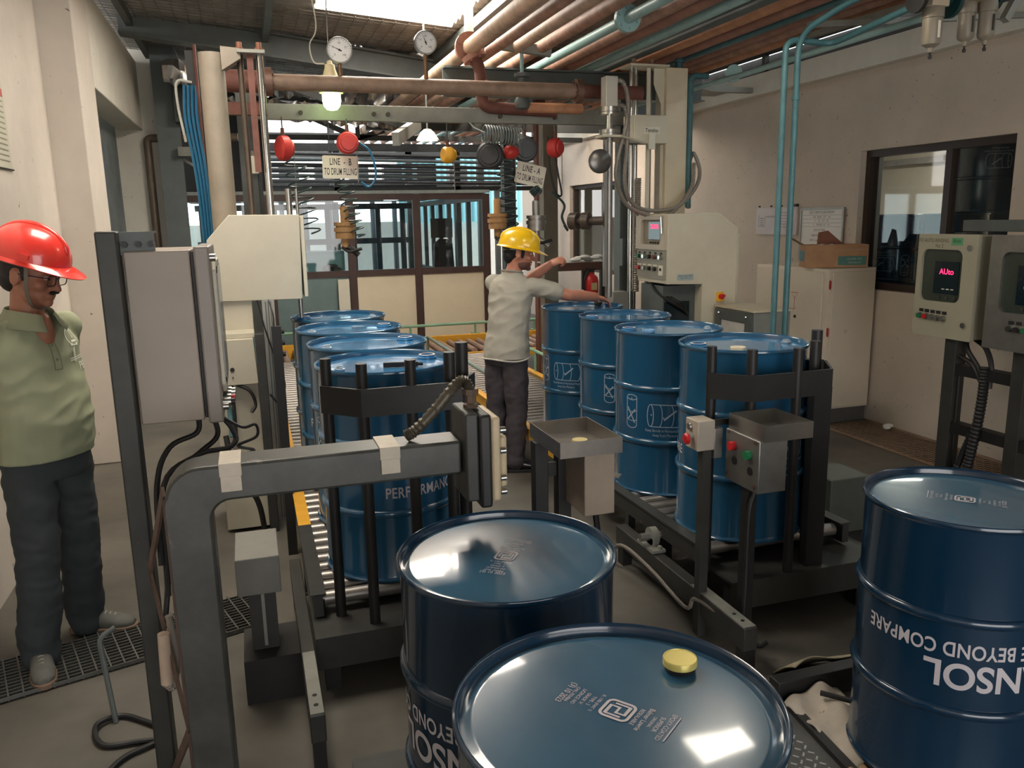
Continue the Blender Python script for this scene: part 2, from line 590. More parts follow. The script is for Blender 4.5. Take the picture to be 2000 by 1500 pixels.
# wire mesh stretched under the roof foil: purlins and mesh lines
mb = MB()
for x in (-0.9, 0.33, 2.05, 3.3):
    mb.bar((x, RY0, roof_z(x) - 0.07), (x, RY1, roof_z(x) - 0.07), 0.06, 0.09)
struct('trim_4', mb, M_steel_gr, label='grey steel purlins running along under the roof sheets')
mb = MB()
y = 3.0
while y < 11.0:
    if not any(r[2] - 0.02 < y < r[3] + 0.02 for r in SKY_RECTS[:1]):
        mb.bar((-1.2, y, roof_z(-1.2) - 0.026), (RX1, y, roof_z(RX1) - 0.026), 0.006, 0.006)
    y += 0.11
x = -1.2
while x < 4.3:
    mb.bar((x, 3.0, roof_z(x) - 0.028), (x, 6.15, roof_z(x) - 0.028), 0.006, 0.006)
    mb.bar((x, 7.8, roof_z(x) - 0.028), (x, 11.0, roof_z(x) - 0.028), 0.006, 0.006)
    x += 0.12
o = struct('trim_5', mb, mat('mesh_wire', (104, 98, 90), 0.6), label='wire mesh under the roof insulation')
# main rafter across the hall and truss members behind it
mb = MB()
mb.prism([(-1.0, 3.80), (5.1, 3.06), (5.1, 2.88), (-1.0, 3.60)], 'xz', 8.95, 9.0)
mb.prism([(-1.0, 3.82), (5.1, 3.08), (5.1, 3.06), (-1.0, 3.80)], 'xz', 8.88, 9.07)
mb.prism([(-1.0, 3.60), (5.1, 2.88), (5.1, 2.86), (-1.0, 3.58)], 'xz', 8.88, 9.07)
struct('trim_6', mb, M_steel_gr, label='grey steel rafter sloping across under the roof')
mb = MB()
mb.box(-0.83, -0.66, 10.35, 10.55, 0, 3.9)
mb.box(-0.87, -0.62, 10.33, 10.36, 0, 3.9)
struct('trim_7', mb, mat('column_gray', (100, 108, 108), 0.5, var=0.1, spots=(170, 170, 165), spot_amt=-0.08, spot_scale=12), label='grey steel column against the left wall end')
mb = MB()
for a, b in (((-0.6, 12.0, 3.55), (5.0, 12.0, 3.15)), ((-0.6, 12.0, 2.95), (5.0, 12.0, 2.95)), ((0.3, 12.0, 3.5), (1.6, 12.0, 2.95)), ((2.9, 12.0, 3.3), (1.6, 12.0, 2.95)), ((2.9, 12.0, 3.3), (4.2, 12.0, 2.95)), ((2.9, 12, 3.3), (2.9, 12, 2.95)), ((1.6, 12, 3.4), (1.6, 12, 2.95)), ((-0.3, 9.4, 3.5), (1.7, 9.4, 2.85)), ((1.7, 9.4, 2.85), (3.2, 9.4, 3.35)), ((1.7, 9.4, 2.85), (1.7, 9.4, 3.5))):
    mb.bar(a, b, 0.06, 0.07)
struct('trim_8', mb, M_steel_dk, label='dark truss members beyond the rafter')
# crumpled foil showing along the rafter
mb = MB()
def foil(mb, x0, x1, y, z0, z1, n=40, amp=0.03):
    vs_, fs_ = [], []
    for i in range(n + 1):
        x = x0 + (x1 - x0) * i / n
        zz = -RS * (x - x0)
        for j in range(4):
            t = j / 3
            vs_.append((x, y + random.uniform(-amp, amp), z0 + zz + (z1 - z0) * t + random.uniform(-amp, amp) * 0.6))
    for i in range(n):
        for j in range(3):
            fs_.append((4 * i + j, 4 * i + j + 1, 4 * i + j + 5, 4 * i + j + 4))
    mb.add(vs_, fs_)
foil(mb, -0.5, 2.2, 9.02, 3.64, 3.78)
foil(mb, -0.7, 2.6, 9.7, 3.25, 3.5, 60, 0.05)
foil(mb, -0.7, 2.0, 10.4, 3.1, 3.3, 60, 0.05)
struct('trim_9', mb, mat('crumpled_foil', (214, 212, 210), 0.22, metal=0.9, var=0.1), label='crumpled silver foil hanging along the rafter')

# window of the right wall
def window_frame(n, y0, y1, z0, z1, mull, X=5.16, fr=0.055):
    mb = MB()
    mb.box(X, X + 0.09, y0, y0 + fr, z0, z1).box(X, X + 0.09, y1 - fr, y1, z0, z1)
    mb.box(X, X + 0.09, y0 + fr, y1 - fr, z0, z0 + fr).box(X, X + 0.09, y0 + fr, y1 - fr, z1 - fr, z1)
    for m_ in mull:
        mb.box(X + 0.01, X + 0.08, m_ - 0.03, m_ + 0.03, z0 + fr, z1 - fr)
    o = struct('window_%d' % n, mb, mat('window_frame_dark', (58, 44, 38), 0.45, var=0.1), label='dark brown framed sliding window in the right wall')
    g = MB().box(X + 0.04, X + 0.046, y0 + fr, y1 - fr, z0 + fr, z1 - fr).build('pane', glass('window_glass', (0.86, 0.93, 0.95), 0.06), o)
    return o
window_frame(1, 4.48, 6.0, 1.14, 2.31, [5.12])
w2 = window_frame(2, 10.6, 12.75, 0.95, 2.3, [11.6])

# luminaire fixed under the pipe bundle
t = thing('flood_lamp', 'rectangular flood lamp fixed under the overhead pipes', 'lamp', (2.3, 3.42, 2.96))
MB().box(2.08, 2.56, 3.26, 3.56, 2.945, 2.998).build('housing', M_steel_gr, t)
MB().box(2.10, 2.54, 3.28, 3.54, 2.935, 2.945).build('diffuser', emit('flood_glow', (255, 246, 228), 24.0), t)

# ================================================================ DRUMS
DR, DH = 0.2865, 0.885
def drum_shell():
    p = [(DR - 0.005, 0.026), (DR - 0.002, 0.008), (DR + 0.0005, 0.002), (DR + 0.004, 0.0), (DR + 0.0075, 0.0015), (DR + 0.009, 0.005), (DR + 0.009, 0.011), (DR + 0.003, 0.016), (DR, 0.024)]
    for hz in (0.295, 0.585):
        p += [(DR, hz - 0.022)]
        for k in range(9):
            t = PI * k / 8
            p.append((DR + 0.0125 * math.sin(t), hz - 0.016 * math.cos(t)))
        p += [(DR, hz + 0.022)]
    p += [(DR, DH - 0.026), (DR + 0.003, DH - 0.018), (DR + 0.009, DH - 0.012), (DR + 0.009, DH - 0.005), (DR + 0.0075, DH - 0.0015), (DR + 0.004, DH), (DR + 0.0005, DH - 0.002), (DR - 0.002, DH - 0.008), (DR - 0.005, DH - 0.026)]
    return MB().lathe(p, n=72)
_sh = drum_shell()
ME_SHELL = _sh.mesh('shell')
ME_SHELL.materials.append(M_blue)
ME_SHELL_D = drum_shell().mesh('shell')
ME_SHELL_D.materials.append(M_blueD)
def lid_mb(z, sgn):
    mb = MB()
    prof = [(DR - 0.003, z), (DR - 0.014, z), (DR - 0.022, z + sgn * 0.005), (DR - 0.028, z + sgn * 0.0055), (DR - 0.10, z + sgn * 0.0065), (0, z + sgn * 0.0075)]
    return mb.lathe(prof, n=72)
ME_LID = lid_mb(DH - 0.026, 1).mesh('lid'); ME_LID.materials.append(M_bluelid_sheen)
ME_BASE = lid_mb(0.024, -1).mesh('base_plate'); ME_BASE.materials.append(M_bluelid_sheen)
ME_LID_D = lid_mb(DH - 0.026, 1).mesh('lid'); ME_LID_D.materials.append(M_blueDlid_sheen)
ME_BASE_D = lid_mb(0.024, -1).mesh('base_plate'); ME_BASE_D.materials.append(M_blueDlid_sheen)
LZ = DH - 0.018
# bungs on the lid (local x axis)
mb = MB().lathe([(0.043, LZ), (0.043, LZ + 0.006), (0.036, LZ + 0.008), (0.036, LZ + 0.016), (0.03, LZ + 0.016), (0.03, LZ + 0.004), (0.0, LZ + 0.004)], (0.215, 0, 0), 28)
ME_BUNG = mb.mesh('large_bung_flange'); ME_BUNG.materials.append(M_bluelid_sheen)
mb = MB().lathe([(0.036, LZ + 0.0165), (0.031, LZ + 0.0175), (0.029, LZ + 0.0165)], (0.215, 0, 0), 28)
ME_BRING = mb.mesh('flange_ring'); ME_BRING.materials.append(mat('pale_ring', (214, 206, 190), 0.4))
mb = MB().lathe([(0.022, LZ), (0.022, LZ + 0.008), (0.017, LZ + 0.010), (0.017, LZ + 0.014), (0, LZ + 0.014)], (-0.215, 0, 0), 24)
mb.box(-0.227, -0.203, -0.004, 0.004, LZ + 0.014, LZ + 0.019)
ME_SBUNG = mb.mesh('small_bung'); ME_SBUNG.materials.append(mat('pale_bung', (176, 190, 200), 0.35, metal=0.4))
# lettering wrapped on the middle band
RT = DR + 0.0012
def brand_mb():
    mb = MB()
    t = text2d('RANSOL', 0.082, 1.0, bold=0.022)
    w = max(v[0] for v in t[0]) - min(v[0] for v in t[0])
    t = ([(x * 0.40 / w, y) for x, y in t[0]], t[1])
    put_cyl(mb, t, RT, 0.0, 0.428)
    t = text2d('PERFORMANCE BEYOND COMPARE', 0.045, 1.0, space=1.05, bold=0.018)
    w = max(v[0] for v in t[0]) - min(v[0] for v in t[0])
    t = ([(x * 0.79 / w, y) for x, y in t[0]], t[1])
    put_cyl(mb, t, RT, 0.0, 0.363)
    return mb
ME_BRAND = brand_mb().mesh('lettering'); ME_BRAND.materials.append(M_print)
def symbol2d():
    w = 0.0045
    ts = []
    # upright drum crossed out
    ts.append(stroke(arc(-0.14, 0.086, 0.034, 0.014, 0, 360, 24)[:-1], w, True))
    ts.append(stroke([(-0.174, 0.086), (-0.174, -0.06)] + arc(-0.14, -0.062, 0.034, 0.02, 180, 360, 14) + [(-0.106, 0.086)], w))
    ts.append(stroke(arc(-0.14, 0.02, 0.034, 0.013, 200, 350, 10), w * 0.8))
    ts.append(stroke(arc(-0.14, -0.03, 0.034, 0.013, 200, 350, 10), w * 0.8))
    ts.append(stroke([(-0.168, 0.03), (-0.118, -0.052)], w * 1.6))
    ts.append(stroke([(-0.116, 0.022), (-0.166, -0.036)], w * 1.6))
    ts.append(stroke(arc(-0.14, 0.08, 0.003, 0.003, 0, 360, 8)[:-1], 0.003, True))
    # lying drum with a tick
    ts.append(stroke(arc(-0.025, 0.0, 0.017, 0.06, 0, 360, 24)[:-1], w, True))
    ts.append(stroke([(-0.025, 0.06), (0.145, 0.06)] + arc(0.145, 0.0, 0.017, 0.06, 90, -90, 14) + [(-0.025, -0.06)], w))
    ts.append(stroke(arc(0.022, 0.0, 0.017, 0.06, 90, -90, 14), w * 0.8))
    ts.append(stroke(arc(0.082, 0.0, 0.017, 0.06, 90, -90, 14), w * 0.8))
    ts.append(stroke([(0.046, -0.006), (0.048, -0.022), (0.112, 0.03)], w * 1.9))
    ts.append(stroke(arc(-0.02, 0.004, 0.003, 0.003, 0, 360, 8)[:-1], 0.003, True))
    ts.append(shift2d(text2d('Keep Barrels in Horizontal Position,', 0.016, 0.72), 0.065, -0.088))
    ts.append(shift2d(text2d('Away from Moisture', 0.016, 0.72), 0.055, -0.113))
    return merge2d(*ts)
_mb = MB()
put_cyl(_mb, symbol2d(), RT, PI, 0.445)
ME_SYM = _mb.mesh('handling_symbols'); ME_SYM.materials.append(mat('print_symbols', (168, 186, 204), 0.6, var=0.04))
# stamp printed on the base plate
def stamp2d():
    ts = []
    ring = rrect(-0.033, 0.033, -0.034, 0.034, 0.014, 5)
    ts.append(stroke(ring, 0.0075, True))
    for q in (1, -1):
        ts.append(([(q * x, q * y) for x, y in ((-0.0255, -0.016), (-0.0195, -0.016), (-0.0195, 0.024), (-0.0255, 0.024))], [(0, 1, 2, 3)]))
    ts.append(stroke([(0.024, -0.022), (-0.011, -0.022), (-0.011, 0.0), (0.011, 0.0), (0.011, 0.022), (-0.024, 0.022)], 0.009))
    y = 0.044
    for s_, h in (('RESEALABLE', 0.0105), ('Balmer Lawrie', 0.0135), ('ORIGINAL', 0.008), ('SUPERIOR', 0.0115), ('EPOXY-COATED', 0.012)):
        t = text2d(s_, h, 0.85)
        ts.append(shift2d(t, 0, y))
        y += h + 0.0065
    ts.append(([(-0.05, y), (0.05, y), (0.05, y + 0.003), (-0.05, y + 0.003)], [(0, 1, 2, 3)]))
    y = -0.055
    for s_, h in (('IS : 1783 (PART 1)', 0.0085), ('TYPE - 2', 0.0095), ("GRADE 'A'", 0.0095), ('LICENCE NO', 0.010), ('CM/L-7034866', 0.0095), ('(3) 10 2023', 0.016)):
        ts.append(shift2d(text2d(s_, h, 0.85), 0, y - h * 0.2))
        y -= h + 0.0075
    return merge2d(*ts)
_mb = MB()
_t = stamp2d()
_mb.add([(x * 0.78, -y * 0.78, 0.0155) for x, y in _t[0]], _t[1])
ME_STAMP = _mb.mesh('stamp_marking'); ME_STAMP.materials.append(M_print)
def link(name, me, parent, rot=0.0):
    o = bpy.data.objects.new(name, me)
    COL.objects.link(o)
    o.parent = parent
    o.rotation_euler = (0, 0, rot)
    return o
def drum(x, y, z, label, group, text_az=0.0, bung_az=0.0, inverted=False, dark=False, stamp_az=0.0, big_open=False):
    t = thing('oil_drum', label, 'drum', (x, y, z), group)
    if inverted:
        t.rotation_euler = (PI, 0, 0)
        t.location.z = z + DH
    s = -1 if inverted else 1
    link('shell', ME_SHELL_D if dark else ME_SHELL, t)
    link('lettering', ME_BRAND, t, s * text_az)
    link('handling_symbols', ME_SYM, t, s * text_az)
    if inverted:
        link('base_plate', ME_BASE_D if dark else ME_BASE, t)
        link('stamp_marking', ME_STAMP, t, s * stamp_az)
    else:
        link('lid', ME_LID_D if dark else ME_LID, t)
        link('large_bung_flange', ME_BUNG, t, bung_az)
        link('flange_ring', ME_BRING, t, bung_az)
        link('small_bung', ME_SBUNG, t, bung_az)
    return t
def caz(x, y, off_deg):
    """azimuth on a drum at x,y: the side facing the viewpoint, turned off_deg to the viewer's right"""
    return math.atan2(-y, -x) + math.radians(off_deg)
ZC = 0.335
gB, gA = 'drums on the left filling line', 'drums on the right filling line'
B = [(0.515, 5.24), (0.51, 4.635), (0.53, 4.03), (0.52, 3.425)]
A = [(2.268, 5.44), (2.27, 4.74), (2.173, 3.985), (2.165, 3.255)]
drum(*B[0], ZC, 'blue steel drum farthest back on the left line, under the filling pipe', gB, caz(*B[0], 200), math.radians(165))
drum(*B[1], ZC, 'blue steel drum second from the back on the left conveyor line', gB, caz(*B[1], 25), math.radians(15))
drum(*B[2], ZC, 'blue steel drum on the left conveyor just behind the clamped drum', gB, caz(*B[2], 150), math.radians(20))
drum(*B[3], ZC, 'blue steel drum inside the left clamp frame with a black pen on its lid', gB, caz(*B[3], 74), math.radians(22))
drum(*A[0], 0.29, 'blue steel drum farthest back on the right line under the worker\'s hand', gA, caz(*A[0], -35 + 180), math.radians(20))
drum(*A[1], 0.30, 'blue steel drum second from the back on the right conveyor line', gA, caz(*A[1], 10 + 180), math.radians(170))
drum(*A[2], 0.315, 'blue steel drum on the right conveyor showing two white barrel symbols', gA, caz(*A[2], -12 + 180), math.radians(160))
drum(*A[3], 0.335, 'blue steel drum inside the right clamp frame behind the stainless tray', gA, caz(*A[3], 38 + 180), math.radians(170))
gN = 'upturned drums in the foreground'
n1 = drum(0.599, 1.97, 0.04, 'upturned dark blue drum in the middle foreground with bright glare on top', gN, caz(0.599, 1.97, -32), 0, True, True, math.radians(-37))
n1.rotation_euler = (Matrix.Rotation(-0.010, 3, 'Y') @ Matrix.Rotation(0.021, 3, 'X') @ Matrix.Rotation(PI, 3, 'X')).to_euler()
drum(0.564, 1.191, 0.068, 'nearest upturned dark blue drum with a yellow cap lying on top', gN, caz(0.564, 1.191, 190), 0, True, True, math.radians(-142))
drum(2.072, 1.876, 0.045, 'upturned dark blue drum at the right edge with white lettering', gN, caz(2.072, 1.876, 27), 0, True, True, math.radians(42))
gW = 'upturned drums stacked beyond the window'
for x, y, n, who in ((5.75, 6.28, 2, 'of the stack by the left jamb behind the window'), (5.80, 5.66, 2, 'of the middle stack behind the window'), (6.42, 5.88, 3, 'of the tall rear stack behind the window')):
    for k in range(n):
        pos = 'lowest' if k == 0 else ('topmost' if k == n - 1 else 'middle')
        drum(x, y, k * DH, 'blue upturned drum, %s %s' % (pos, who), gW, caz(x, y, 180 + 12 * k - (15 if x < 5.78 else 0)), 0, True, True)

# small loose things on the drums
def cap(x, y, z, r, label, m=M_brass, group='loose drum closures'):
    t = thing('bung_closure', label, 'cap', (x, y, z), group)
    MB().lathe([(r * 0.9, 0), (r * 0.9, 0.004), (r * 0.94, 0.006), (r * 0.94, 0.012)], n=28).build('gasket', M_rubber, t, local=True)
    MB().lathe([(r * 0.94, 0.010), (r, 0.0105), (r, 0.0225), (r * 0.97, 0.0245), (r * 0.965, 0.0246), (r * 0.92, 0.0246), (r * 0.90, 0.0232), (0, 0.0232)], n=32).build('cap_disc', m, t, local=True)
    return t
cap(0.735, 1.275, 0.9375, 0.033, 'yellow drum cap lying on the nearest drum')
cap(2.02, 3.07, 1.2045, 0.034, 'pale yellow drum cap lying on the lid of the right clamped drum', mat('pale_cap', (226, 214, 186), 0.35, metal=0.2))
cap(1.995, 3.87, 1.1845, 0.034, 'pale blue drum cap beside the open bung of the drum with symbols', mat('blue_cap', (120, 170, 210), 0.35, metal=0.2))
cap(2.43, 5.52, 1.1595, 0.032, 'dark drum cap under the worker\'s fingers on the far right drum', M_black)
mb = MB().bar((0.50, 3.34, 1.213), (0.64, 3.31, 1.213), 0.018, 0.02)
mb.cyl((0.64, 3.31, 1.213), (0.66, 3.306, 1.213), 0.008, 10)
solo('marker_pen', mb, M_black, 'black marker pen lying on the lid of the left clamped drum', 'pen', (0.57, 3.325, 1.203))

# ================================================================ CONVEYORS
def roller_mesh(L, r=0.03):
    mb = MB()
    mb.tube([(-L / 2 - 0.012, 0, 0), (-L / 2, 0, 0)], 0.009, 8)
    mb.tube([(-L / 2, 0, 0), (L / 2, 0, 0)], r, 14)
    mb.tube([(L / 2, 0, 0), (L / 2 + 0.012, 0, 0)], 0.009, 8)
    return mb.mesh('roller')
def conveyor(name, label, x0, x1, y0, y1, ztop, step, leg_ys, near_dark=None, roller_m=M_roller):
    t = thing(name, label, 'conveyor', (x0, y0, 0))
    me = roller_mesh(x1 - x0 - 0.05)
    me.materials.append(roller_m)
    y = y0 + 0.06
    while y < y1 - 0.04:
        o = bpy.data.objects.new('roller', me)
        COL.objects.link(o)
        o.parent = t
        o.location = ((x1 - x0) / 2, y - y0, ztop(y) - 0.03)
        y += step
    for x in (x0, x1):
        seg = [(near_dark, y1, M_yellow)] if near_dark else [(y0, y1, M_yellow)]
        if near_dark:
            seg.append((y0, near_dark, M_steel_dk))
        for a, b, m in seg:
            mb = MB()
            mb.bar((x, a, ztop(a) - 0.035), (x, b, ztop(b) - 0.035), 0.035, 0.09)
            mb.bar((x, a, ztop(a) + 0.012), (x, b, ztop(b) + 0.012), 0.06, 0.008)
            mb.build('side_rail', m, t)
        for ly in leg_ys:
            mb = MB()
            mb.box(x - 0.02, x + 0.02, ly - 0.02, ly + 0.02, 0, ztop(ly) - 0.078)
            mb.box(x - 0.05, x + 0.05, ly - 0.04, ly + 0.04, 0, 0.008)
            mb.build('leg', M_steel_dk, t)
    return t
zB = lambda y: ZC
def zA(y):
    return 0.335 - 0.0202 * (min(y, 5.5) - 3.19)
cb = conveyor('roller_conveyor', 'left roller conveyor carrying the drums of the left filling line', 0.16, 0.87, 3.1, 9.04, zB, 0.098, (3.9, 5.6, 7.3, 8.9), 3.9)
ca = conveyor('roller_conveyor', 'right roller conveyor beside the standing worker with a green guard rail', 1.84, 2.60, 3.0, 9.04, zA, 0.098, (3.75, 5.6, 7.3, 8.9), 4.1)
# guard rails of the right conveyor
mb = MB().tube(bend([(1.84, 8.9, 0.30), (1.84, 8.9, 0.52), (1.84, 6.2, 0.52), (1.84, 6.2, 0.25)], 0.04), 0.017, 8)
mb.tube([(1.84, 7.5, 0.26), (1.84, 7.5, 0.52)], 0.014, 8)
mb.build('guard_rail', mat('gray_green_rail', (116, 132, 124), 0.5), ca)
mb = MB().tube(bend([(2.63, 9.0, 0.30), (2.63, 9.0, 0.52), (2.63, 5.9, 0.50), (2.63, 5.9, 0.25)], 0.04), 0.017, 8)
mb.tube([(2.63, 7.5, 0.26), (2.63, 7.5, 0.52)], 0.014, 8)
mb.build('guard_rail', M_green, ca)
# cross conveyor at the back: rollers lie along the hall
t = thing('roller_conveyor', 'yellow cross conveyor with thick tan rollers in front of the beige panels', 'conveyor', (0.1, 9.1, 0))
me = roller_mesh(0.78, 0.036)
me.materials.append(M_roller_r)
x = 0.2
while x < 4.2:
    o = bpy.data.objects.new('roller', me)
    COL.objects.link(o)
    o.parent = t
    o.rotation_euler = (0, 0, PI / 2)
    o.location = (x - 0.1, 0.43, 0.285)
    x += 0.125
for y in (9.09, 9.96):
    mb = MB()
    mb.box(0.1, 4.2, y - 0.025, y + 0.025, 0.2, 0.37 if y > 9.5 else 0.28)
    mb.build('side_rail', M_yellow, t, 0.004)
    for x in (0.3, 1.5, 2.7, 3.9):
        MB().box(x - 0.025, x + 0.025, y - 0.025, y + 0.025, 0, 0.2).build('leg', M_steel_dk, t)
mb = MB().tube([(0.1, 10.02, 0.50), (4.2, 10.02, 0.50)], 0.018, 8)
for x in (0.2, 1.0, 1.86, 2.7, 3.5, 4.15):
    mb.tube([(x, 10.02, 0.25), (x, 10.02, 0.5)], 0.014, 8)
    mb.box(x - 0.05, x + 0.05, 9.985, 10.05, 0.362, 0.378)
mb.build('guard_rail', M_green, t)

# ================================================================ CLAMP FRAMES (weighing stations)
def poly_band(mb, pts, z0, z1, th):
    n = len(pts)
    vs_ = []
    for i, (x, y) in enumerate(pts):
        a, b = pts[max(i - 1, 0)], pts[min(i + 1, n - 1)]
        dx, dy = b[0] - a[0], b[1] - a[1]
        d = math.hypot(dx, dy)
        nx, ny = -dy / d * th / 2, dx / d * th / 2
        for z in (z0, z1):
            vs_ += [(x + nx, y + ny, z), (x - nx, y - ny, z)]
    fs_ = []
    for i in range(n - 1):
        k, j = 4 * i, 4 * i + 4
        fs_ += [(k, j, j + 2, k + 2), (k + 1, k + 3, j + 3, j + 1), (k, k + 1, j + 1, j), (k + 2, j + 2, j + 3, k + 3)]
    fs_ += [(0, 2, 3, 1), (4 * n - 4, 4 * n - 3, 4 * n - 1, 4 * n - 2)]
    mb.add(vs_, fs_)
def clamp(label, cx, cy, posts, band, bz, plate, pz):
    t = thing('drum_clamp_frame', label, 'clamp frame', (cx, cy, 0))
    x0, x1, y0, y1 = plate
    mb = MB()
    mb.box(x0, x1, y0, y1, pz - 0.012, pz)
    mb.box(x0, x1, y0, y0 + 0.012, pz - 0.13, pz - 0.012)
    mb.box(x1 - 0.012, x1, y0 + 0.012, y1, pz - 0.13, pz - 0.012)
    mb.build('base_plate', M_steel_dk, t)
    for x in (x0 + 0.06, x1 - 0.06):
        for y in (y0 + 0.08, y1 - 0.06):
            MB().box(x - 0.03, x + 0.03, y - 0.03, y + 0.03, 0, pz - 0.012).build('leg', M_black, t)
    for x, y, zt, r in posts:
        MB().cyl((x, y, pz), (x, y, zt), r, 14).build('post', M_black, t)
    mb = MB()
    poly_band(mb, band, bz[0], bz[1], 0.012)
    mb.build('band', M_black, t)
    return t
clamp('black clamp frame of posts and band holding the front drum of the left line', 0.51, 3.345,
      [(0.245, 3.10, 1.295, 0.021), (0.365, 2.99, 1.285, 0.021), (0.545, 2.975, 1.29, 0.021), (0.715, 3.06, 1.295, 0.023), (0.79, 3.16, 1.315, 0.026)],
      [(0.222, 3.085), (0.355, 2.955), (0.735, 2.955), (0.83, 3.13)], (1.09, 1.195), (0.13, 0.92, 2.93, 3.78), 0.25)
clamp('black clamp frame of posts and band holding the front drum of the right line', 2.13, 3.19,
      [(1.835, 2.98, 1.255, 0.021), (1.955, 2.865, 1.25, 0.022), (2.165, 2.845, 1.245, 0.021), (2.315, 2.93, 1.255, 0.022), (2.40, 3.03, 1.285, 0.024)],
      [(1.812, 2.965), (1.945, 2.835), (2.335, 2.84), (2.445, 3.02)], (1.035, 1.145), (1.87, 2.66, 2.82, 3.6), 0.245)
# heavy uprights of the right frame
t_ = bpy.data.objects['drum_clamp_frame.001']
MB().box(2.27, 2.36, 2.86, 2.90, 0.245, 1.06).build('upright', M_black, t_)
MB().box(2.40, 2.47, 3.06, 3.12, 0.245, 1.14).build('upright', M_black, t_)

# low rails in front of each scale
def low_rail(label, x, y0, y1, z, w, cat='rail'):
    t = thing('floor_beam', label, cat, (x, y0, 0))
    MB().box(x - w / 2, x + w / 2, y0, y1, z - 0.10, z).build('beam', M_steel_dk, t, 0.004)
    MB().box(x - w / 2 + 0.003, x + w / 2 - 0.003, y0 + 0.01, y0 + 0.42, z, z + 0.003).build('pale_gray_top', M_steel_lt, t)  # pale grey strip over the near end of the beam top
    mb = MB()
    for yy in (y0 + 0.06, y0 + 0.12):
        mb.cyl((x, yy, z + 0.003), (x, yy, z + 0.0045), 0.008, 12)
    mb.build('bolt_hole', M_rubber, t)
    MB().box(x - w / 2 + 0.004, x + w / 2 - 0.004, y0 + 0.004, y0 + 0.06, 0, z - 0.10).build('leg', M_black, t)
    MB().box(x - w / 2 + 0.004, x + w / 2 - 0.004, y1 - 0.08, y1 - 0.02, 0, z - 0.10).build('leg', M_black, t)
    return t
low_rail('dark floor beam with two bolt holes running to the left clamp frame', 0.098, 2.47, 3.8, 0.225, 0.05)
low_rail('dark floor beam with a pale grey end running to the right clamp frame', 1.772, 2.53, 3.72, 0.20, 0.06)
# shaft and pillow block on the right beam
t = thing('bearing_block', 'pillow block bearing with a stub shaft on the right floor beam', 'bearing', (1.775, 3.38, 0.2))
MB().box(1.74, 1.81, 3.30, 3.47, 0.203, 0.218).build('foot', M_steel_lt, t)
mb = MB().cyl((1.765, 3.385, 0.26), (1.80, 3.385, 0.26), 0.045, 24)
mb.box(1.765, 1.80, 3.345, 3.425, 0.218, 0.26)
mb.build('housing', M_steel_lt, t, 0.004)
MB().cyl((1.715, 3.385, 0.26), (1.838, 3.385, 0.26), 0.02, 16).build('shaft', M_stainless_r, t)
for y in (3.315, 3.455):
    MB().cyl((1.785, y, 0.218), (1.785, y, 0.234), 0.011, 6).build('bolt', M_steel_lt, t)
solo('power_cable', MB().tube(bez([(1.68, 3.7, 0.02), (1.69, 3.55, 0.16), (1.73, 3.3, 0.13), (1.72, 2.95, 0.1), (1.735, 2.9, 0.16), (1.75, 2.75, 0.17)], 6), 0.009, 8),
     mat('cable_gray', (120, 112, 102), 0.5), 'grey cable drooping along the side of the right floor beam', 'cable', (1.68, 3.7, 0.0))
# gear unit right of the right scale
t = thing('drive_unit', 'dark gear box with a bent guard plate right of the right clamp frame', 'gear box', (2.95, 3.5, 0))
MB().box(2.82, 3.07, 3.38, 3.64, 0.0, 0.42).build('housing', mat('dark_greenish_box', (74, 78, 72), 0.55, var=0.12), t, 0.006)
MB().prism([(3.05, 0.24), (3.12, 0.24), (3.15, 0.02), (3.22, 0.02), (3.22, 0.035), (3.16, 0.035), (3.125, 0.255), (3.05, 0.255)], 'xz', 3.22, 3.32).build('guard_plate', M_steel_gr, t)
MB().box(2.85, 3.04, 3.2, 3.38, 0.0, 0.12).build('foot', M_black, t)
mb = MB().box(2.70, 2.77, 2.55, 3.9, 0.06, 0.20)
mb.box(2.705, 2.765, 2.57, 2.63, 0, 0.06).box(2.705, 2.765, 3.7, 3.76, 0, 0.06)
solo('floor_beam', mb, M_steel_dk, 'dark floor beam in the shade right of the right scale', 'rail', (2.735, 2.55, 0), bevel=0.004)

# ================================================================ LEFT CONTROL STAND
t = thing('control_stand', 'black steel stand with a bent arm reaching right over the left line', 'stand', (-0.3, 2.4, 0))
MB().box(-0.416, -0.357, 2.62, 2.70, 0, 1.785).build('column', M_steel_dk, t, 0.006)
mb = MB().box(-0.357, -0.262, 2.668, 2.678, 1.715, 1.782)
mb.box(-0.357, -0.262, 2.678, 2.74, 1.778, 1.782)
mb.build('top_bracket', M_steel_gr, t)
for x in (-0.343, -0.305, -0.27):
    MB().cyl((x, 2.668, 1.745), (x, 2.648, 1.745), 0.009, 6).build('bolt', M_black, t)
# bent tube: column and arm in one
xa, xb, w_ = -0.252, 0.53, 0.11
def Lpoly():
    out = [(xa, 0.0), (xa, 1.19 - 0.09)]
    out += arc(xa + 0.09, 1.19 - 0.09, 0.09, 0.09, 180, 90, 8)
    out += [(xb, 1.19), (xb, 1.19 - w_ * 0.88)]
    out += arc(xa + w_ + 0.05, 1.19 - w_ * 0.88 - 0.05, 0.05, 0.05, 90, 180, 6)
    out += [(xa + w_, 0.0)]
    return out
MB().prism(Lpoly(), 'xz', 2.15, 2.27).build('arm', mat('worn_arm_steel', (62, 62, 58), 0.42, var=0.3, scale=9, spots=(120, 114, 104), spot_amt=-0.04, spot_scale=14), t, 0.008)
for x in (-0.115, 0.30):
    mb = MB().box(x, x + 0.055, 2.145, 2.275, 1.16, 1.1945)
    mb.box(x + 0.002, x + 0.053, 2.143, 2.151, 1.12, 1.16)
    mb.build('tape_wrap', mat('masking_tape', (186, 176, 160), 0.6, var=0.1, scale=20), t)
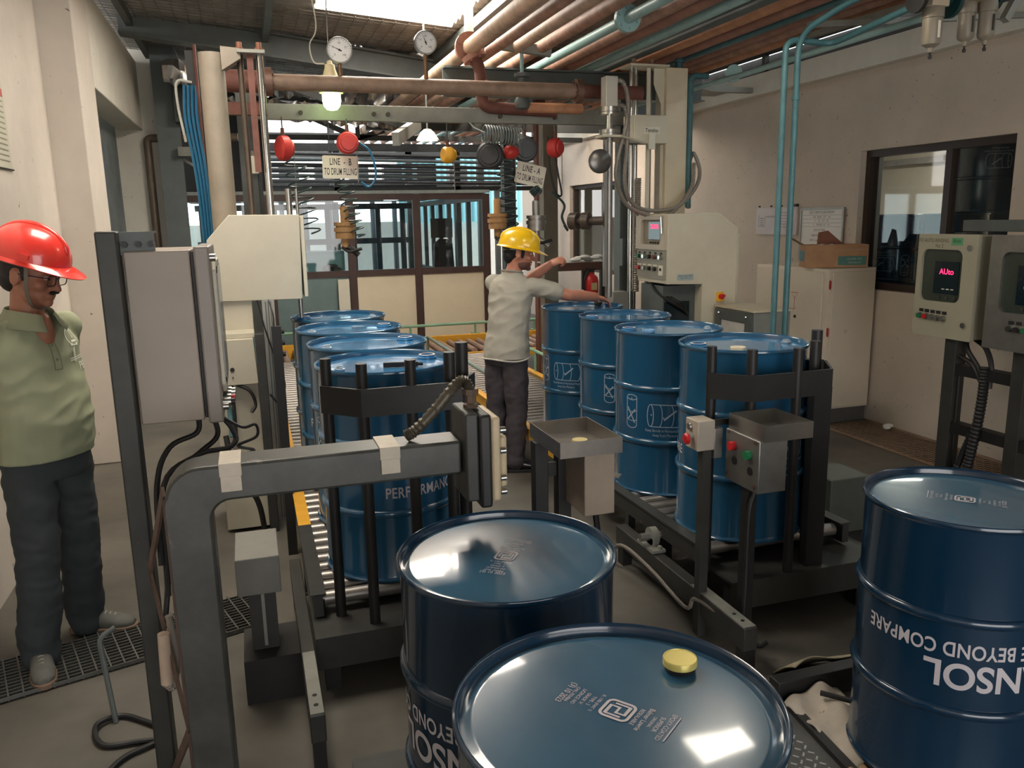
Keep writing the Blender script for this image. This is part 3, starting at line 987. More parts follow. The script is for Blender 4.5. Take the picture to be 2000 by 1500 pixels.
# lattice between the two columns
M_brace = mat('rusty_brace', (98, 78, 68), 0.6, var=0.25, scale=14)
zz, k = 0.02, 0
while zz < 1.05:
    a, b = ((-0.37, 2.62), (-0.265, 2.27)) if k % 2 == 0 else ((-0.265, 2.27), (-0.37, 2.62))
    MB().bar((a[0], a[1], zz), (b[0], b[1], zz + 0.36), 0.008, 0.03).build('brace', M_brace, t)
    zz += 0.36
    k += 1
MB().box(-0.272, -0.254, 2.272, 2.29, 0, 1.08).build('edge_angle', M_brace, t)
MB().bar((-0.36, 2.60, 0.004), (-0.29, 2.27, 0.004), 0.05, 0.008).build('foot_bar', M_brace, t)
# enclosure on the stand
t = thing('control_enclosure', 'tall taupe control enclosure hung on the black stand beside the man in the red helmet', 'control box', (-0.26, 2.85, 1.2))
MB().box(-0.350, -0.168, 2.655, 3.06, 1.20, 1.725).build('housing', mat('taupe_enclosure', (150, 138, 126), 0.45, var=0.06, scale=3), t, 0.004)
MB().box(-0.166, -0.157, 2.665, 3.05, 1.205, 1.72).build('door_seal', M_rubber, t)
MB().box(-0.156, -0.112, 2.64, 3.07, 1.19, 1.735).build('door', mat('door_gray', (136, 128, 120), 0.45, var=0.06), t, 0.006)
mb = MB().prism([(2.70, 1.30), (2.70, 1.66), (2.73, 1.69), (2.98, 1.69), (3.01, 1.66), (3.01, 1.30), (2.98, 1.27), (2.73, 1.27)], 'yz', -0.112, -0.098)
mb.build('window_bezel', M_creamB, t, 0.004)
MB().prism([(2.72, 1.32), (2.72, 1.65), (2.74, 1.67), (2.97, 1.67), (2.99, 1.65), (2.99, 1.32), (2.97, 1.30), (2.74, 1.30)], 'yz', -0.098, -0.095).build('window', M_screen, t)
for z in (1.70, 1.235):
    mb = MB().cyl((-0.112, 2.67, z), (-0.095, 2.67, z), 0.012, 14)
    mb.build('door_lock', M_stainless, t)
for k, (y, m) in enumerate(((2.69, M_black), (2.75, M_red), (2.81, M_stainless), (2.87, M_stainless))):
    h = MB().cyl((-0.112, y, 1.245), (-0.088, y, 1.245), 0.015, 14).build('push_button', M_stainless, t)
    MB().cyl((-0.088, y, 1.245), (-0.076, y, 1.245), 0.011, 14).build('button_cap', m, h, local=False)
for k, pts in enumerate(([(-0.19, 2.72, 1.2), (-0.20, 2.70, 1.15), (-0.28, 2.66, 1.12), (-0.32, 2.6, 1.02), (-0.32, 2.5, 0.8)],
                         [(-0.15, 2.74, 1.2), (-0.14, 2.72, 1.13), (-0.2, 2.66, 1.09), (-0.3, 2.58, 1.02), (-0.31, 2.5, 0.7)],
                         [(-0.13, 2.74, 1.2), (-0.09, 2.72, 1.14), (-0.10, 2.68, 1.10), (-0.25, 2.6, 1.05), (-0.33, 2.5, 0.6)])):
    MB().tube(bez(pts, 6), 0.0085, 8).build('cable', M_rubber, t)
MB().tube(bez([(-0.12, 2.72, 1.19), (-0.06, 2.7, 1.155), (-0.02, 2.7, 1.16), (-0.02, 2.7, 1.12), (-0.08, 2.68, 1.10), (-0.03, 2.68, 1.08), (-0.09, 2.66, 1.07)], 6), 0.005, 6).build('cable', M_rubber, t)
# junction box at the arm's end
t = thing('junction_box', 'junction box with a cream cover at the end of the black arm', 'junction box', (0.58, 2.2, 1.0))
MB().box(0.532, 0.57, 2.11, 2.27, 1.02, 1.275).build('back_plate', M_steel_dk, t, 0.006)
MB().box(0.57, 0.605, 2.10, 2.28, 1.0, 1.27).build('body', M_black, t, 0.008)
mb = MB().box(0.605, 0.632, 2.105, 2.275, 1.015, 1.26)
mb.box(0.632, 0.655, 2.12, 2.26, 1.05, 1.20)
mb.build('cover', mat('dirty_cream_cover', (190, 172, 142), 0.5, var=0.15, scale=10), t, 0.008)
for z in (1.04, 1.08, 1.16, 1.22):
    MB().cyl((0.632, 2.115, z), (0.648, 2.115, z), 0.009, 10).build('cover_screw', M_stainless, t)
mb = MB().lathe([(0.022, 1.275), (0.022, 1.285), (0.017, 1.29), (0.017, 1.312), (0.024, 1.314), (0.024, 1.33), (0.013, 1.33)], (0.57, 2.19, 0), 8, smooth=False)
mb.build('cable_gland', mat('brown_gland', (86, 70, 56), 0.5), t)
pts = bez([(0.57, 2.19, 1.32), (0.555, 2.19, 1.35), (0.53, 2.19, 1.345), (0.47, 2.19, 1.28), (0.41, 2.2, 1.22), (0.385, 2.21, 1.205)], 10)
rr = [0.014 if i % 2 else 0.0175 for i in range(len(pts))]
MB().tube(pts, rr, 12).build('flexible_conduit', mat('dirty_conduit', (76, 70, 58), 0.45, metal=0.3, var=0.2, scale=30), t)
# motor box in front of the left line
t = thing('motor_box', 'small grey box on a dark pedestal in front of the left filling station', 'box', (-0.05, 3.1, 0))
MB().box(-0.135, 0.022, 2.95, 3.24, 0.455, 0.60).build('housing', mat('box_gray', (118, 116, 110), 0.5, var=0.1), t, 0.004)
MB().box(-0.10, 0.0, 3.06, 3.18, 0.18, 0.455).build('pedestal', M_steel_dk, t)
MB().box(-0.055, -0.043, 3.045, 3.06, 0.2, 0.45).build('rib', M_steel_lt, t)
MB().box(-0.135, 0.09, 2.98, 3.25, 0, 0.18).build('base', M_black, t)
# corrugated conduit with a pale tube hanging in the stand lattice
solo('capped_tube', MB().cyl((-0.33, 2.42, 0.46), (-0.325, 2.42, 0.62), 0.017, 14), mat('pale_tube', (190, 168, 148), 0.6), 'pale upright tube hanging inside the lattice of the black stand', 'tube', (-0.33, 2.42, 0.46))
pts = bez([(-0.31, 2.45, 0.66), (-0.30, 2.45, 0.52), (-0.315, 2.43, 0.44), (-0.335, 2.42, 0.46)], 10)
solo('conduit', MB().tube(pts, [0.009 if i % 2 else 0.011 for i in range(len(pts))], 8), M_hosegrey, 'ribbed conduit looping under the pale tube in the stand lattice', 'conduit', (-0.31, 2.45, 0.5))
solo('floor_cable', MB().tube(bez([(-0.46, 2.95, 0.012), (-0.58, 3.05, 0.012), (-0.66, 3.0, 0.02), (-0.62, 2.88, 0.012), (-0.5, 2.86, 0.012), (-0.44, 2.84, 0.012), (-0.54, 2.78, 0.012), (-0.58, 2.68, 0.012), (-0.5, 2.55, 0.012), (-0.42, 2.48, 0.012)], 8), 0.010, 8),
     M_rubber, 'dark cable looped on the floor by the foot of the black stand', 'cable', (-0.5, 2.8, 0))
solo('pipe_stub', MB().tube(bend([(-0.60, 3.03, 0.0), (-0.64, 3.12, 0.30), (-0.585, 3.14, 0.325)], 0.05), 0.010, 8), M_steel_gr, 'thin bent grey rod standing on the floor left of the black stand', 'rod', (-0.6, 3.03, 0))

# ================================================================ TRAYS
def tray(t, x0, x1, y0, y1, z0, z1, m):
    th = 0.004
    mb = MB().box(x0, x1, y0, y1, z0, z0 + th)
    mb.box(x0, x1, y0, y0 + th, z0 + th, z1).box(x0, x1, y1 - th, y1, z0 + th, z1)
    mb.box(x0, x0 + th, y0 + th, y1 - th, z0 + th, z1).box(x1 - th, x1, y0 + th, y1 - th, z0 + th, z1)
    return mb.build('tray', m, t)
t = thing('tray_stand', 'stainless tray on black legs between the two drum lines', 'tray stand', (1.25, 3.1, 0))
tray(t, 1.115, 1.385, 2.90, 3.27, 0.86, 0.925, mat('tray_steel', (164, 158, 150), 0.28, metal=0.9, var=0.1, scale=10))
MB().box(1.24, 1.375, 2.95, 3.2, 0.585, 0.86).build('side_box', mat('taupe_box', (158, 142, 126), 0.4, var=0.1, scale=5), t, 0.004)
for x in (1.13, 1.235):
    MB().box(x - 0.03, x + 0.03, 3.16, 3.22, 0, 0.86).build('leg', M_black, t, 0.003)
MB().box(1.13, 1.235, 3.18, 3.2, 0.70, 0.76).build('brace', M_black, t)
MB().tube(bez([(1.31, 3.0, 0.585), (1.33, 3.02, 0.4), (1.30, 3.1, 0.2), (1.28, 3.15, 0.01)], 6), 0.014, 8).build('cable', M_rubber, t)
cap(1.26, 3.05, 0.866, 0.033, 'pale yellow drum cap lying in the stainless tray', mat('pale_brass', (226, 208, 150), 0.35, metal=0.3))
t = thing('operator_station', 'stainless tray and push button boxes on two black posts before the right clamp frame', 'control station', (1.85, 2.8, 0))
tray(t, 1.835, 2.055, 2.585, 2.835, 0.935, 1.0, M_stainless)
b = MB().box(1.826, 1.955, 2.605, 2.84, 0.72, 0.935).build('button_box', M_stainless_r, t, 0.004)
for y, z, m in ((2.78, 0.875, M_red), (2.67, 0.865, M_greenbtn)):
    MB().cyl((1.825, y, z), (1.805, y, z), 0.019, 18).build('push_button', m, b)
for y, z in ((2.77, 0.815), (2.66, 0.80)):
    MB().cyl((1.825, y, z), (1.8225, y, z), 0.017, 18).build('blank_hole', M_rubber, b)
for y, z in ((2.63, 0.925), (2.82, 0.925), (2.63, 0.745), (2.82, 0.745)):
    MB().cyl((1.825, y, z), (1.821, y, z), 0.007, 10).build('screw', mat('rusty_screw', (92, 66, 52), 0.6), b)
b = MB().box(1.785, 1.825, 2.86, 2.93, 0.80, 0.93).build('small_box', M_stainless_r, t, 0.003)
for z, m in ((0.895, M_greenbtn), (0.845, M_red)):
    MB().cyl((1.785, 2.895, z), (1.767, 2.895, z), 0.017, 16).build('push_button', m, b)
b = MB().box(1.695, 1.775, 2.84, 2.94, 0.845, 0.972).build('stop_box', mat('stop_box_metal', (176, 166, 152), 0.4, var=0.08), t, 0.004)
MB().cyl((1.695, 2.885, 0.905), (1.678, 2.885, 0.905), 0.013, 14).build('stop_neck', M_steel_lt, b)
MB().lathe([(0.0, 0.02), (0.018, 0.019), (0.024, 0.012), (0.024, 0.004), (0.016, 0.0), (0, 0)], (1.678, 2.885, 0.893), 20, (-1, 0, 0)).build('stop_button', M_red, b)
MB().lathe([(0.0, 0.012), (0.014, 0.011), (0.016, 0.004), (0.016, 0.0)], (1.695, 2.90, 0.94), 18, (-1, 0, 0)).build('push_button', M_stainless_r, b)
MB().box(1.735, 1.775, 2.865, 2.905, 0, 0.845).build('post', M_steel_dk, t)
MB().box(1.845, 1.89, 2.70, 2.745, 0, 0.72).build('post', M_black, t)
MB().box(1.735, 1.89, 2.905, 2.915, 0.93, 0.955).build('bracket', M_steel_dk, t)
MB().tube(bez([(1.87, 2.69, 0.70), (1.845, 2.685, 0.6), (1.84, 2.68, 0.3), (1.835, 2.67, 0.12), (1.87, 2.62, 0.06), (1.90, 2.60, 0.08)], 6), 0.010, 8).build('cable', M_rubber, t)
# bracket strip behind the tray box
MB().bar((1.36, 3.19, 0.70), (1.47, 3.10, 0.69), 0.045, 0.006).build('flat_bar', M_steel_lt, bpy.data.objects['tray_stand'])

# ================================================================ FILLING STATIONS
def nut(mb, x, y, z, r=0.022):
    mb.cyl((x, y, z), (x, y, z + 0.02), r, 6)
    mb.cyl((x, y, z + 0.02), (x, y, z + 0.05), r * 0.62, 12)
# ---- left station
t = thing('filling_machine', 'cream filling machine of the left line with a chamfered cabinet and round column', 'filling machine', (-0.1, 5.2, 0))
MB().tube([(-0.115, 5.3, 0), (-0.115, 5.3, 2.77)], 0.072, 24).build('round_column', mat('dirty_cream_column', (140, 130, 116), 0.55, var=0.12, scale=6, spots=(110, 88, 66), spot_amt=-0.07, spot_scale=18), t)
MB().prism([(-0.06, 2.80), (0.05, 2.79), (0.05, 2.735), (-0.06, 2.665)], 'xz', 5.22, 5.34).build('bracket', mat('dirty_cream_column', (140, 130, 116)), t, 0.003)
MB().box(0.03, 0.185, 5.2, 5.38, 2.765, 2.785).build('head_plate', M_steel_lt, t, 0.002)
mb = MB(); nut(mb, 0.045, 5.28, 2.785, 0.026); nut(mb, 0.155, 5.27, 2.785, 0.026)
mb.build('nut', mat('rusty_nut', (128, 84, 64), 0.6), t)
MB().tube([(0.155, 5.27, 1.83), (0.155, 5.27, 2.765)], 0.021, 16).build('guide_rod', M_chrome, t)
MB().tube([(0.045, 5.28, 1.83), (0.045, 5.28, 2.765)], 0.018, 16).build('guide_rod', mat('dark_rod', (96, 84, 74), 0.35, metal=0.7), t)
MB().box(0.082, 0.118, 5.24, 5.255, 2.10, 2.78).build('scale_strip', M_rust, t)
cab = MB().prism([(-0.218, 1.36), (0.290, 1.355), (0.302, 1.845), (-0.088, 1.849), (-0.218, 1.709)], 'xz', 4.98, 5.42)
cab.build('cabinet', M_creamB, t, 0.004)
MB().box(0.302, 0.326, 5.0, 5.40, 1.365, 1.84).build('cabinet_door', M_cream, t, 0.004)
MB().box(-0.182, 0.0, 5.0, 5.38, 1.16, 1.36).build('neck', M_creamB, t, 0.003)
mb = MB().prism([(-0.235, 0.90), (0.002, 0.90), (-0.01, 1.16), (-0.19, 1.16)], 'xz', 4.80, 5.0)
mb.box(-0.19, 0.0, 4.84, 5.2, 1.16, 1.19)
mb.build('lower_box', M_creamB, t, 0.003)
mb = MB().cyl((-0.135, 4.799, 0.99), (-0.135, 4.795, 0.99), 0.012, 14)
mb.cyl((-0.135, 4.799, 0.945), (-0.135, 4.795, 0.945), 0.004, 10)
mb.build('cable_hole', M_rubber, t)
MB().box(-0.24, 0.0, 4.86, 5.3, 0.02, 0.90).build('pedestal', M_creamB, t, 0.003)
MB().box(0.0, 0.05, 4.79, 4.86, 0.0, 1.185).build('channel', M_steel_dk, t, 0.003)
MB().box(0.055, 0.125, 4.98, 5.12, 0.0, 1.36).build('profile_post', mat('aluminium_profile', (150, 148, 140), 0.4, metal=0.5, var=0.06), t)
for x in (0.075, 0.09, 0.105):
    MB().box(x - 0.003, x + 0.003, 4.976, 4.981, 0.02, 1.35).build('profile_slot', M_steel_gr, t)
mb = MB().tube([(0.26, 5.2, 1.84), (0.26, 5.2, 2.0)], 0.018, 12)
mb.tube([(0.31, 5.25, 1.84), (0.31, 5.25, 2.0)], 0.010, 12)
mb.build('air_cylinder', M_stainless, t)
MB().tube([(0.285, 5.16, 1.225), (0.285, 5.16, 1.36)], 0.014, 14).build('filling_pipe', M_stainless, t)
for pts, r, m in (([(-0.17, 4.9, 0.90), (-0.17, 4.88, 0.78), (-0.165, 4.8, 0.6)], 0.016, M_teal), ([(-0.15, 4.86, 0.90), (-0.145, 4.82, 0.8), (-0.145, 4.8, 0.6)], 0.010, M_rubber),
                  ([(-0.12, 4.82, 0.90), (-0.05, 4.8, 0.86), (-0.025, 4.8, 0.78), (-0.05, 4.78, 0.74)], 0.009, M_rubber)):
    MB().tube(bez(pts, 6), r, 10).build('hose', m, t)
MB().tube(bez([(-0.2, 4.76, 0.62), (-0.17, 4.7, 0.45), (-0.06, 4.68, 0.25), (-0.03, 4.7, 0.05)], 8), 0.016, 10).build('hose', M_rubber, t)
MB().tube(bez([(0.03, 4.97, 1.36), (0.06, 4.95, 1.2), (0.11, 4.94, 1.0), (0.15, 4.93, 0.86), (0.11, 4.93, 0.75), (0.06, 4.95, 0.8)], 8), 0.005, 6).build('hose', M_rubber, t)
# black guide post left of the drums
t = thing('guide_post', 'slim black guide post standing along the left edge of the left drum line', 'post', (0.17, 4.45, 0))
MB().box(0.085, 0.135, 4.4, 4.43, 0, 1.27).build('post', M_black, t)
mb = MB()
for z in (1.12, 1.18, 1.24):
    mb.cyl((0.135, 4.415, z), (0.15, 4.415, z), 0.012, 8)
mb.build('sensor_knob', M_rubber, t)
MB().tube(bez([(0.10, 4.41, 1.27), (0.10, 4.42, 1.33), (0.085, 4.5, 1.4)], 5), 0.004, 6).build('wire', M_rubber, t)

# ---- right station
t = thing('filling_machine', 'cream filling machine of the right line with a red number display', 'filling machine', (3.2, 5.6, 0))
MB().box(3.19, 3.375, 5.95, 6.12, 0, 2.92).build('column', mat('cream_column', (222, 208, 180), 0.45, var=0.05, spots=(160, 140, 110), spot_amt=-0.09, spot_scale=10), t, 0.004)
MB().box(3.165, 3.19, 5.99, 6.08, 0.3, 2.75).build('guide_rail', M_cream, t)
MB().prism([(3.10, 2.915), (3.19, 2.915), (3.19, 2.66), (3.16, 2.66), (3.10, 2.80)], 'xz', 5.985, 6.0).build('bracket', M_cream, t, 0.003)
MB().box(2.86, 3.19, 5.9, 6.1, 2.915, 2.93).build('head_plate', M_cream, t, 0.002)
mb = MB(); nut(mb, 2.93, 6.0, 2.93, 0.03); nut(mb, 3.085, 6.0, 2.93, 0.03)
mb.build('nut', mat('brown_nut', (140, 108, 90), 0.55), t)
for x, y in ((2.93, 6.03), (2.985, 6.07), (3.085, 6.03)):
    MB().tube([(x, y, 0.4), (x, y, 2.915)], 0.019, 16).build('guide_rod', M_chrome, t)
MB().box(3.025, 3.055, 5.955, 5.965, 1.7, 2.91).build('scale_strip', M_cream, t)
MB().box(2.875, 3.165, 5.87, 6.0, 2.345, 2.555).build('carriage', M_cream, t, 0.004)
MB().box(2.84, 2.875, 5.88, 5.98, 2.345, 2.55).build('carriage_side', M_cream, t, 0.003)
mb = MB().box(2.955, 3.095, 5.867, 5.870, 2.415, 2.465)
pl = mb.build('maker_plate', M_signw, t)
mb = MB()
tt = text2d('Tensho', 0.03, 0.9)
put_flat(mb, tt, (3.025, 5.8655, 2.428), (1, 0, 0), (0, 0, 1))
mb.build('plate_writing', M_ink, pl)
MB().box(2.99, 3.045, 5.84, 5.866, 2.30, 2.42).build('limit_switch', M_signw, t, 0.003)
# rising arm with the filling lance
MB().prism([(2.42, 5.42), (2.56, 5.42), (2.95, 5.86), (2.95, 5.96), (2.86, 5.96), (2.42, 5.56)], 'xy', 2.345, 2.36).build('lance_arm', M_cream, t)
MB().box(2.455, 2.545, 5.45, 5.54, 2.555, 2.755).build('air_cylinder', mat('alu_cylinder', (206, 202, 190), 0.35, metal=0.3, var=0.04), t, 0.004)
mb = MB()
for z0, z1 in ((2.52, 2.553), (2.50, 2.517), (2.375, 2.40), (2.361, 2.373)):
    mb.cyl((2.50, 5.495, z0), (2.50, 5.495, z1), 0.07, 28)
mb.build('flange', M_stainless, t)
MB().tube([(2.50, 5.495, 1.22), (2.50, 5.495, 2.345)], 0.026, 18).build('filling_lance', M_stainless_r, t)
MB().tube([(2.50, 5.495, 2.40), (2.50, 5.495, 2.5)], 0.022, 16).build('piston_rod', M_chrome, t)
MB().box(2.455, 2.476, 5.47, 5.50, 1.3, 2.33).build('lance_rail', M_stainless, t)
MB().lathe([(0.0, 0.03), (0.07, 0.028), (0.083, 0.02), (0.083, 0.0), (0.0, 0.0)], (2.40, 5.44, 2.18), 28, (0, -1, 0)).build('catch_cup', mat('dark_cup', (110, 106, 102), 0.3, metal=0.7, var=0.2), t)
mb = MB().cyl((2.53, 5.55, 1.77), (2.35, 5.75, 1.77), 0.032, 20)
mb.cyl((2.42, 5.66, 1.77), (2.38, 5.70, 1.77), 0.062, 24).cyl((2.36, 5.73, 1.77), (2.32, 5.78, 1.77), 0.062, 24)
mb.build('inlet_flange', mat('dark_flange', (86, 78, 72), 0.4, metal=0.5, var=0.2), t)
# corrugated hoses
def ribbed(pts, r, n=10):
    P = bez(pts, 14)
    return MB().tube(P, [r if i % 2 else r * 0.82 for i in range(len(P))], n)
ribbed([(2.545, 5.5, 2.74), (2.62, 5.52, 2.72), (2.67, 5.55, 2.6), (2.69, 5.6, 2.3), (2.70, 5.65, 2.05), (2.78, 5.7, 1.9), (2.95, 5.75, 1.84), (3.2, 5.78, 1.86), (3.4, 5.85, 2.0), (3.47, 5.9, 2.14), (3.44, 5.95, 2.28), (3.41, 5.97, 2.2)], 0.017).build('flexible_hose', M_hosegrey, t)
ribbed([(2.55, 5.5, 2.58), (2.62, 5.5, 2.55), (2.645, 5.52, 2.45), (2.59, 5.55, 2.2), (2.60, 5.58, 2.05), (2.72, 5.65, 1.88), (2.95, 5.72, 1.80), (3.15, 5.76, 1.82), (3.36, 5.84, 2.0), (3.42, 5.9, 2.2)], 0.017).build('flexible_hose', M_hosegrey, t)
pts = [(3.415, 5.97, 1.85 + 0.008 * i) for i in range(112)]
MB().tube(pts, [0.02 if i % 2 else 0.016 for i in range(112)], 10).build('drag_hose', M_hosegrey, t)
pts = [(2.965 + 0.0001 * i, 5.98, 1.2 + 0.009 * i) for i in range(100)]
MB().tube(pts, [0.024 if i % 2 else 0.018 for i in range(100)], 10).build('drag_hose', M_hosegrey, t)
# cabinet
cab = MB().prism([(2.93, 1.30), (3.222, 1.29), (3.222, 0.0), (3.515, 0.0), (3.515, 1.70), (3.352, 1.814), (2.93, 1.81)], 'xz', 5.40, 5.88)
cab.build('cabinet', M_cream, t, 0.004)
MB().box(3.515, 3.55, 5.43, 5.88, 0.0, 1.66).build('cabinet_back', M_cream, t, 0.003)
dr_ = MB()
def ring_yz(mb, outer, inner, x0, x1):
    n = len(outer)
    vs_ = [(x, y, z) for x in (x0, x1) for y, z in outer] + [(x, y, z) for x in (x0, x1) for y, z in inner]
    fs_ = []
    for i in range(n):
        j = (i + 1) % n
        fs_ += [(i, j, n + j, n + i), (2 * n + i, 3 * n + i, 3 * n + j, 2 * n + j), (i, 2 * n + i, 2 * n + j, j), (n + i, n + j, 3 * n + j, 3 * n + i)]
    mb.add(vs_, fs_)
ring_yz(dr_, rrect(5.42, 5.875, 1.55, 1.80, 0.004, 5), rrect(5.475, 5.79, 1.585, 1.77, 0.03, 5), 2.905, 2.93)
dr = dr_.build('display_door', mat('door_beige', (196, 184, 164), 0.45, var=0.04), t)
MB().box(2.926, 2.929, 5.48, 5.79, 1.58, 1.775).build('display_recess', mat('recess', (150, 140, 124), 0.6), dr)
sc_ = MB().box(2.915, 2.926, 5.50, 5.68, 1.625, 1.755).build('display', M_screen, dr)
mb = MB()
tt = text2d('20525', 0.032, 1.15)
put_flat(mb, tt, (2.9135, 5.583, 1.705), (0, -1, 0), (0, 0, 1))
mb.build('digits', M_led, sc_)
for k in range(4):
    MB().cyl((2.93, 5.54 + 0.04 * k, 1.60), (2.915, 5.54 + 0.04 * k, 1.60), 0.007, 10).build('key', M_rubber, dr)
MB().bar((2.90, 5.45, 1.79), (2.90, 5.435, 1.67), 0.012, 0.012).build('door_handle', M_chrome, dr)
pn = MB().box(2.918, 2.93, 5.42, 5.875, 1.33, 1.54).build('button_panel', mat('panel_gray', (150, 146, 132), 0.5, var=0.05), t)
for k in range(5):
    y = 5.48 + 0.088 * k
    MB().cyl((2.918, y, 1.495), (2.895, y, 1.495), 0.016, 14).build('selector', (M_chrome, M_rust, M_black, M_chrome, M_greenbtn)[k], pn)
    MB().box(2.914, 2.918, y - 0.013, y + 0.013, 1.515, 1.53).build('legend', M_ink, pn)
    if k > 0:
        MB().cyl((2.918, y, 1.405), (2.897, y, 1.405), 0.015, 14).build('selector', (M_chrome, M_black, M_black, M_chrome, M_red)[k], pn)
        MB().box(2.914, 2.918, y - 0.03, y + 0.03, 1.425, 1.437).build('legend', M_signw, pn)
mb = MB().box(2.913, 2.918, 5.45, 5.51, 1.36, 1.435)
mb.build('legend', M_signw, pn)
MB().box(2.9115, 2.913, 5.465, 5.495, 1.395, 1.415).build('legend_mark', M_ink, pn)
mb = MB().box(3.01, 3.145, 5.396, 5.40, 1.325, 1.37)
pl = mb.build('type_plate', mat('plate_pale', (176, 190, 190), 0.4, var=0.05), t)
mb = MB()
put_flat(mb, text2d('DRUM FILLING SYSTEM', 0.010, 0.8), (3.078, 5.3945, 1.352), (1, 0, 0), (0, 0, 1))
put_flat(mb, text2d('SR.NO   TYPE   CAP', 0.009, 0.8), (3.078, 5.3945, 1.336), (1, 0, 0), (0, 0, 1))
mb.build('plate_writing', M_ink, pl)
sw = MB().box(3.345, 3.405, 5.385, 5.40, 1.155, 1.225).build('isolator_plate', mat('isolator_yellow', (232, 176, 40), 0.45), t, 0.002)
MB().cyl((3.375, 5.385, 1.192), (3.375, 5.36, 1.192), 0.02, 18).build('isolator_knob', M_red, sw)
MB().bar((3.36, 5.352, 1.18), (3.392, 5.352, 1.204), 0.014, 0.014).build('isolator_grip', M_red, sw)
MB().box(2.95, 3.222, 5.5, 5.86, 0.0, 1.28).build('inner_box', M_steel_gr, t)
MB().box(2.96, 3.17, 5.49, 5.5, 0.98, 1.16).build('inner_window', M_screen, t)
for k in range(3):
    MB().tube(bez([(2.95, 5.7, 1.30), (2.94 + 0.02 * k, 5.6, 1.24), (2.98 + 0.03 * k, 5.46, 1.17), (3.1, 5.46, 1.10 + 0.02 * k), (3.16, 5.5, 1.05)], 6), 0.011, 8).build('cable', M_rubber, t)
MB().box(2.78, 2.92, 6.02, 6.14, 0.0, 1.2).build('profile_post', mat('aluminium_profile', (150, 148, 140)), t)
# teal air line on the column
MB().tube(bend([(3.40, 5.95, 1.86), (3.40, 5.95, 2.865), (3.55, 5.95, 2.865)], 0.05), 0.023, 12).build('air_pipe', M_teal, t)
mb = MB().lathe([(0.03, 2.92), (0.03, 2.97), (0.045, 2.97), (0.045, 2.985), (0.03, 2.99), (0.03, 3.02), (0.045, 3.025), (0.045, 3.045), (0.02, 3.05), (0.012, 3.14), (0.0, 3.145)], (3.34, 6.03, 0), 18)
mb.build('top_valve', mat('dark_teal', (52, 92, 100), 0.5), t)

# ---- grey portal between the stations
t = thing('portal_frame', 'grey steel portal with a bolted cross beam between the two filling stations', 'frame', (1.5, 6.0, 0))
bm_ = MB().box(0.10, 3.05, 6.2, 6.26, 2.513, 2.621)
bm_.box(0.10, 3.05, 6.26, 6.30, 2.611, 2.621)
bm_.build('cross_beam', M_steel_lt, t, 0.003)
for x in (0.42, 0.92, 1.02, 1.85, 2.28, 2.72):
    MB().cyl((x * 1.033, 6.2, 2.56), (x * 1.033, 6.175, 2.56), 0.016, 8).build('bolt', mat('bolt_dark', (70, 60, 50), 0.5), t)
MB().box(0.0, 0.114, 6.2, 6.3, 0, 2.78).build('upright', M_steel_gr, t, 0.003)
MB().box(0.114, 0.14, 6.18, 6.3, 0, 2.51).build('upright', M_steel_dk, t)
MB().box(2.93, 3.06, 6.22, 6.33, 0, 2.78).build('upright', M_steel_gr, t, 0.003)
sw = MB().box(0.05, 0.12, 6.14, 6.18, 2.14, 2.26).build('switch_box', M_signw, t, 0.004)
MB().cyl((0.085, 6.16, 2.26), (0.085, 6.16, 2.295), 0.012, 10).build('gland', M_steel_lt, sw)
mb = MB().bar((1.05, 5.9, 2.36), (1.42, 6.9, 2.58), 0.05, 0.09)
solo('angle_strut', mb, M_steel_lt, 'short grey angle strut slanting up behind the cross beam', 'strut', (1.05, 5.9, 2.36))

# ================================================================ OVERHEAD PIPES
def flange(mb, c, ax, r, th=0.018, n=24, bolts=6):
    c, ax = V(c), V(ax).normalized()
    mb.cyl(c - ax * th, c + ax * th, r, n)
    u, w = frame(ax)
    for k in range(bolts):
        a = 2 * PI * k / bolts + 0.3
        p = c + (math.cos(a) * u + math.sin(a) * w) * r * 0.76
        mb.cyl(p - ax * (th + 0.012), p + ax * (th + 0.012), r * 0.11, 8)
    return mb
PZ = 3.0
pipes = [(1.70, 0.058, M_pipe_pale, 'first'), (1.865, 0.042, M_pipe_rust, 'second'), (2.02, 0.044, M_pipe_pale, 'third'), (2.20, 0.046, M_pipe_rust, 'fourth'), (2.42, 0.034, M_tealpale, 'fifth'),
         (2.56, 0.044, M_pipe_rust, 'sixth'), (2.70, 0.05, M_pipe_red, 'seventh'), (2.86, 0.034, M_tealpale, 'eighth'), (3.02, 0.03, M_steel_gr, 'ninth'), (3.17, 0.05, M_pipe_or, 'tenth'),
         (3.33, 0.042, M_pipe_red, 'eleventh'), (3.45, 0.026, M_teal, 'twelfth'), (3.57, 0.046, M_pipe_red, 'thirteenth'), (3.71, 0.044, M_pipe_rust, 'fourteenth'), (3.86, 0.05, M_pipe_or, 'rightmost')]
for x, r, m, nm in pipes:
    lab = '%s pipe from the left in the overhead bundle running lengthwise under the roof' % nm if nm != 'rightmost' else 'rightmost rusty pipe of the overhead bundle, nearest the right wall'
    t = thing('overhead_pipe', lab, 'pipe', (x, 2.0, PZ), 'pipes of the overhead bundle')
    o = MB().tube([(x, -1.5, PZ + r), (x, 13.5, PZ + r)], r, 16).build('pipe', m, t)
    if nm == 'first':
        flange(MB(), (x, 6.25, PZ + r), (0, 1, 0), 0.112).build('flange', M_pipe_red, t)
    if nm == 'fifth':
        flange(MB(), (x, 5.05, PZ + r), (0, 1, 0), 0.085).build('flange', M_tealpale, t)
    if nm == 'sixth':
        flange(MB(), (x, 7.4, PZ + r), (0, 1, 0), 0.08).build('flange', M_pipe_red, t)
